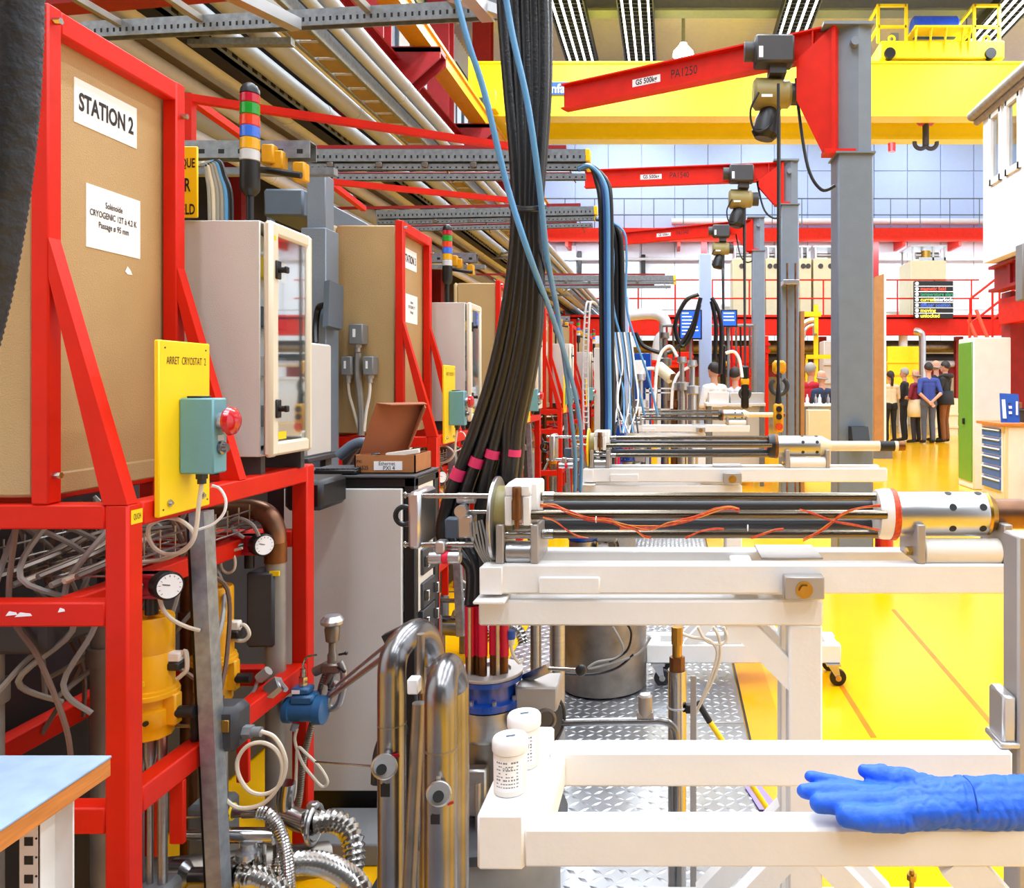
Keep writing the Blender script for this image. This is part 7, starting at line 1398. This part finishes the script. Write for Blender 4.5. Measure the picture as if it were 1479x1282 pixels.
# ================================================================ foreground: steel U pipes, trolley frame, jars, glove, bench, hose
def pipeA(m, r, pts): m.tube(pts, r, 20, 8)
t = thing('bent_steel_pipe', P(565, 1300, 1.3), 'left polished steel pipe with an over bend beside the magnet', 'pipe', 'polished bent pipes')
Ya = 1.30; r = 0.0225
part(t, 'tube', 'chrome', lambda m: m.tube([V(P(566, 0, Ya).x, Ya, 0), P(566, 1280, Ya), P(566, 1100, Ya), P(566, 990, Ya), P(567, 960, Ya), P(572, 940, Ya + 0.01), P(586, 922, Ya + 0.03), P(604, 912, Ya + 0.08), P(618, 922, Ya + 0.13), P(624, 945, Ya + 0.16), P(624, 1000, Ya + 0.17), P(624, 1400, Ya + 0.17)], r, 20, 6))
part(t, 'weld_ring', 'old_steel', lambda m: [m.cyl(P(566, y, Ya), P(566, y + 2, Ya), r*1.02, n=20) for y in (1043,)])
part(t, 'clamp', 'brushed', lambda m: (m.cyl(P(553, 1108, Ya - 0.02), P(556, 1106, Ya - 0.05), 0.017, n=20), m.torus(P(555, 1107, Ya - 0.035), V(0.1, -1, 0), 0.017, 0.004)))
part(t, 'clamp_port', 'black', lambda m: m.cyl(P(551, 1111, Ya - 0.05), P(551, 1111, Ya - 0.062), 0.008, n=14))
part(t, 'red_mark', 'valve_red', lambda m: m.bar(P(566, 1092, Ya - 0.0228), P(577, 1090, Ya - 0.0222), 0.002, 0.006))
part(t, 'code_label', 'ink', lambda m: m.box(P(557, 0, Ya).x, P(570, 0, Ya).x, Ya - 0.0232, Ya - 0.0222, P(0, 1140, Ya).z, P(0, 1122, Ya).z))
Yb = 1.2; rb_ = 0.0242
t = thing('bent_steel_pipe', P(637, 1300, 1.2), 'right polished steel pipe with a mitred bend beside the magnet', 'pipe', 'polished bent pipes')
part(t, 'tube', 'chrome', lambda m: m.tube([V(P(637, 0, Yb).x, Yb, 0), P(637, 1280, Yb), P(637, 1100, Yb), P(637, 1030, Yb), P(637, 1000, Yb + 0.004), P(638, 985, Yb + 0.014), P(640, 974, Yb + 0.03), P(643, 968, Yb + 0.06), P(648, 966, Yb + 0.1), P(655, 985, Yb + 0.17), P(657, 1020, Yb + 0.18), P(657, 1300, Yb + 0.18)], rb_, 20, 6))
part(t, 'weld_ring', 'old_steel', lambda m: m.cyl(P(637, 1078, Yb), P(637, 1081, Yb), rb_*1.03, n=20))
part(t, 'clamp', 'brushed', lambda m: (m.cyl(P(634, 1146, Yb - 0.02), P(634, 1146, Yb - 0.045), 0.0155, n=20), m.torus(P(634, 1146, Yb - 0.03), Y_, 0.0155, 0.004), m.cyl(P(634, 1130, Yb - 0.02), P(634, 1118, Yb - 0.02), 0.005)))
part(t, 'clamp_port', 'black', lambda m: m.cyl(P(633, 1150, Yb - 0.045), P(633, 1150, Yb - 0.06), 0.008, n=14))
part(t, 'red_mark', 'valve_red', lambda m: m.bar(P(646, 1161, Yb - 0.0225), P(655, 1158, Yb - 0.019), 0.002, 0.004))
part(t, 'code_label', 'ink', lambda m: m.box(P(629, 0, Yb).x, P(642, 0, Yb).x, Yb - 0.0248, Yb - 0.0238, P(0, 1177, Yb).z, P(0, 1164, Yb).z))
t = thing('thin_support_rod', P(600, 1280, 1.27), 'thin brownish rod with a square bracket between the two polished pipes', 'rod')
part(t, 'rod', 'old_steel', lambda m: (m.cyl(P(590, 1300, 1.27), P(605, 1015, 1.27), 0.0105, n=14), m.cyl(P(606, 1000, 1.27), P(608, 915, 1.27), 0.0065, n=12)))
part(t, 'bracket', 'paper', lambda m: m.rbox(P(592, 0, 1.26).x, P(608, 0, 1.26).x, 1.245, 1.265, P(0, 998, 1.26).z, P(0, 976, 1.26).z, 0.002))
for n, (a, b, r_) in enumerate((((478, 1005, 1.9), (596, 918, 1.45), 0.006), ((486, 990, 1.9), (590, 905, 1.5), 0.004))):
    one('slanting_tube', 'brushed', '%s polished tube slanting up to the left bent pipe' % ('lower thicker', 'upper thinner')[n], 'tube', lambda m: m.cyl(P(*a), P(*b), r_, n=12))
one('black_lever', 'black', 'black lever behind the left bent pipe', 'lever', lambda m: m.bar(P(556, 922, 1.5), P(594, 904, 1.5), 0.02, 0.016))
one('tie_wire', 'steel', 'thin steel rod reaching from the rack to the left pipe clamp', 'rod', lambda m: m.cyl(P(456, 1100, 1.7), P(548, 1107, 1.3), 0.002, n=8))
one('black_hose_bend', 'rubber', 'black hose bending behind the polished pipes', 'hose', lambda m: m.tube([P(545, 1130, 1.45), P(548, 1090, 1.45), P(560, 1062, 1.45), P(585, 1050, 1.45)], 0.012, 10))
# trolley frame in the foreground
t = thing('front_trolley', (0.1, 0.9, 0), 'white tube trolley frame in the foreground holding jars and a glove', 'trolley')
YF, YR = 0.806, 0.974; zT, zB = 0.851, 0.811
part(t, 'front_rail', 'white', lambda m: m.rbox(-0.15, 0.62, YF, YF+0.035, zB, zT, 0.003))
part(t, 'rear_rail', 'white', lambda m: m.rbox(-0.15, 0.418, YR, YR+0.036, zB-0.003, zT, 0.003))
part(t, 'cross_rail', 'white', lambda m: m.rbox(-0.197, -0.149, YF-0.001, YR+0.04, zB-0.002, 0.866, 0.003))
part(t, 'gusset_plate', 'white', lambda m: m.rbox(-0.152, -0.13, YF+0.02, YR+0.03, zB, 0.845, 0.002))
part(t, 'mast', 'alu_matt', lambda m: m.rbox(P(1470, 0, 0.985).x, P(1470, 0, 0.985).x + 0.04, 0.985, 1.03, 0.1, P(0, 780, 0.96).z, 0.003))
mb_ = part(t, 'mast_bracket', 'alu', lambda m: (m.rbox(P(1446, 0, 0.99).x, P(1466, 0, 0.99).x, 0.985, 1.03, zT, P(0, 1003, 0.99).z, 0.003), m.rbox(P(1440, 0, 0.99).x, P(1470, 0, 0.99).x, 0.98, 1.03, zT, zT + 0.008, 0.002)))
part(t, 'leg', 'white', lambda m: m.rbox(0.44, 0.48, YF, YF+0.035, 0.1, zB, 0.003))
part(t, 'brace', 'white', lambda m: m.bar(V(0.29, YF+0.018, zB+0.005), V(0.46, YF+0.018, 0.62), 0.034, 0.04, side=Y_))
part(t, 'base_rail', 'white', lambda m: (m.rbox(-0.1, 0.6, YF, YF+0.04, 0.08, 0.14, 0.004), m.rbox(-0.1, 0.6, YR, YR+0.04, 0.08, 0.14, 0.004), m.rbox(0.42, 0.5, YF, YR+0.04, 0.08, 0.14, 0.004)))
part(t, 'caster', 'rubber', lambda m: [m.cyl((x, y-0.01, 0.038), (x, y+0.01, 0.038), 0.038) for x in (-0.08, 0.57) for y in (YF+0.02, YR+0.02)])
part(t, 'caster_fork', 'alu', lambda m: [m.rbox(x-0.02, x+0.02, y-0.018, y+0.018, 0.06, 0.081, 0.003) for x in (-0.08, 0.57) for y in (YF+0.02, YR+0.02)])
part(t, 'threaded_stud', 'brass', lambda m: (m.cyl(P(1317, 1330, 1.1), P(1317, 1256, 1.1), 0.0035, n=10), m.cyl(P(1317, 1270, 1.1), P(1317, 1262, 1.1), 0.007, n=6), m.box(P(1300, 0, 1.1).x, P(1334, 0, 1.1).x, 1.08, 1.12, 0.14, P(0, 1330, 1.1).z)))
# jars
def jar(px, Yj, lab, front):
    c = V(P(px, 0, Yj).x, Yj, 0.8665)
    t = thing('plastic_jar', c, lab, 'jar', 'white plastic jars')
    part(t, 'jar_body', 'nylon', lambda m: m.lathe(c, Z_, [(0, 0.0165), (0.002, 0.0175), (0.042, 0.0178), (0.045, 0.016)], 32))
    part(t, 'screw_lid', 'white', lambda m: m.lathe(c + V(0, 0, 0.044), Z_, [(0, 0.0186), (0.001, 0.0192), (0.011, 0.0192), (0.0135, 0.0175), (0.014, 0.003)], 32))
    lb = part(t, 'label', 'paper', lambda m: m.add([c + V(0.0179*math.sin(a), -0.0179*math.cos(a), z) for z in (0.006, 0.038) for a in [R(-62 + 10*k) for k in range(13)]], [(k, k+1, 14+k, 13+k) for k in range(12)]))
    def pr(m):
        random.seed(3)
        for k in range(8):
            z = 0.0355 - k*0.0036
            for a0 in range(-40, 34, 9):
                if random.random() < 0.75:
                    a, b = R(a0), R(a0 + random.uniform(4, 8)); hgt = 0.0012 if k not in (0, 5) else 0.0018
                    m.add([c + V(0.01795*math.sin(u), -0.01795*math.cos(u), zz) for zz in (z, z + hgt) for u in (a, b)], [(0, 1, 3, 2)])
    part(lb, 'print', 'mid_grey', pr)
    if front: text('014  6', 0.004, c + V(0.001, -0.0182, 0.031), X_, Z_, 'ink', lb)
    else: text('012', 0.005, c + V(0.008, -0.0165, 0.027), V(0.87, 0.5, 0), Z_, 'ink', lb)
    part(t, 'lid_mark', 'slate', lambda m: m.bar(c + V(-0.004, -0.002, 0.0586), c + V(0.005, 0.001, 0.0586), 0.003, 0.0006, side=Y_))
jar(737, 0.853, 'front white plastic jar with printed label on the frame corner', True)
jar(757, 0.912, 'rear white plastic jar marked 012 behind the front jar', False)
# blue glove
GY = 0.826
def gp(x, y, dy=0.0): return tuple(P(x, y, GY + dy))
G = []
def chain(pts, k='g'):
    for (a, ra), (b, rb2) in zip(pts, pts[1:]): G.append((a, b, ra, rb2, k))
chain([(gp(1222, 1178, -0.030), 0.0112), (gp(1262, 1183, -0.028), 0.0132), (gp(1300, 1182, -0.022), 0.0138), (gp(1345, 1174, -0.012), 0.016)])
chain([(gp(1183, 1160, -0.010), 0.0102), (gp(1222, 1160, -0.012), 0.0118), (gp(1262, 1160, -0.008), 0.012), (gp(1320, 1158, 0), 0.015)])
chain([(gp(1161, 1142, 0.008), 0.0082), (gp(1200, 1142, 0.008), 0.0097), (gp(1250, 1147, 0.008), 0.0104), (gp(1320, 1152, 0.01), 0.014)])
chain([(gp(1170, 1121, 0.024), 0.0058), (gp(1205, 1127, 0.022), 0.0068), (gp(1248, 1138, 0.018), 0.0078), (gp(1320, 1150, 0.016), 0.012)])
chain([(gp(1248, 1113, 0.030), 0.0072), (gp(1272, 1121, 0.028), 0.0125), (gp(1306, 1128, 0.024), 0.0145), (gp(1345, 1142, 0.016), 0.0165)])
chain([(gp(1300, 1160, 0), 0.017), (gp(1345, 1158, 0.0), 0.0235), (gp(1390, 1158, 0.0), 0.0262), (gp(1430, 1158, 0.002), 0.0265), (gp(1480, 1158, 0.004), 0.0272), (gp(1540, 1156, 0.004), 0.029)])
chain([(gp(1310, 1172, -0.02), 0.013), (gp(1400, 1168, -0.012), 0.02), (gp(1480, 1166, -0.006), 0.022)])
gm = fused(seg_mesh(G), 0.0016, 5)
gt = bpy.data.textures.new('wrinkle', 'CLOUDS')
root = thing('rubber_glove', P(1350, 1195, GY), 'bright blue rubber glove lying across the front white rail', 'glove')
import mathutils
cs = [mathutils.noise.noise(v.co * 55) for v in gm.vertices]
ns_ = [v.normal.copy() for v in gm.vertices]
for v, c_, n_ in zip(gm.vertices, cs, ns_):
    k = mathutils.noise.noise(Vector((v.co.x*95, v.co.y*60, v.co.z*45)))
    v.co = v.co + n_*(0.0012*c_ + 0.0042*max(0, 0.3 - abs(k))*(-1 if v.co.x > P(1290, 0, GY).x else -0.35))
gm.materials.append(MATS['glove']); gb = bpy.data.objects.new('glove_hand', gm); col.objects.link(gb); place(gb, V(0, 0, 0), root)
part(root, 'cuff_seam', 'glove', lambda m: m.tube([P(1392, 1120, GY - 0.004), P(1404, 1132, GY - 0.024), P(1410, 1155, GY - 0.03), P(1415, 1180, GY - 0.027), P(1416, 1195, GY - 0.012)], 0.0011, 8))
# workbench at the lower left
zb_ = 0.75; Ye = 1.184; Xe = -0.832
t = thing('work_table', (-1.1, 0.9, 0), 'blue grey topped work table with wooden edge at the lower left', 'table')
part(t, 'table_top', 'bench_top', lambda m: m.rbox(-1.9, Xe, 0.35, Ye, zb_-0.004, zb_, 0.001))
part(t, 'wood_core', 'wood', lambda m: m.rbox(-1.9, Xe-0.001, 0.352, Ye-0.001, zb_-0.03, zb_-0.004, 0.001))
for (lx, ly) in ((-0.875, 1.10), (-0.875, 0.45), (-1.8, 1.10), (-1.8, 0.45)):
    lg = part(t, 'leg', 'white', lambda m: (m.box(lx, lx+0.028, ly+0.026, ly+0.029, 0, zb_-0.03), m.box(lx-0.026, lx+0.002, ly, ly+0.003, 0, zb_-0.03), m.box(lx, lx+0.003, ly, ly+0.028, 0, zb_-0.03)))
    part(lg, 'punched_hole', 'ink', lambda m: [(m.box(lx-0.019, lx-0.007, ly-0.0006, ly, zb_-0.06-k*0.026, zb_-0.048-k*0.026), m.cyl((lx-0.0025, ly-0.0006, zb_-0.05-k*0.026), (lx-0.0025, ly, zb_-0.05-k*0.026), 0.0016, n=8)) for k in range(26)])
# dark ribbed hose close to the camera at the upper left
one('ribbed_hose', 'near_hose', 'dark blue black ribbed hose close to the camera at upper left', 'hose', lambda m: m.hose([P(28, -60, 0.5), P(26, 40, 0.5), P(20, 150, 0.5), P(10, 250, 0.5), P(-4, 340, 0.5), P(-22, 430, 0.5), P(-45, 520, 0.5)], 0.0134, 0.004, 18, 0.05))
# low clutter under the racks and on the floor
one('purple_card', 'purple_tape', 'purple and white printed strip lying on the tread plates', 'strip', lambda m: m.prism([V(P(1078, 1138, 2.5).x, 2.56, 0.009), V(P(1103, 1138, 2.5).x, 2.56, 0.009), V(P(1128, 1170, 2.4).x, 2.42, 0.009), V(P(1098, 1170, 2.4).x, 2.42, 0.009)], V(0, 0, 0.002)))
one('base_panel', 'mid_grey', 'low grey sheet metal lying behind the nearest rack leg', 'panel', lambda m: m.rbox(-1.0, -0.55, 2.15, 2.34, 0.0, 0.06, 0.004))
one('black_plinth', 'black', 'black plinth strip on the floor left of the magnets', 'plinth', lambda m: m.rbox(-0.75, -0.62, 1.85, 2.3, 0.0, 0.05, 0.004))
one('strut_dark_side', 'black', 'black rod added as the dark left side of the slotted strut post', 'conduit', lambda m: m.cyl(P(277, 745, 1.66), P(306, 1330, 1.66), 0.011, n=12))  # added rod, stands in for the dark left face of the strut
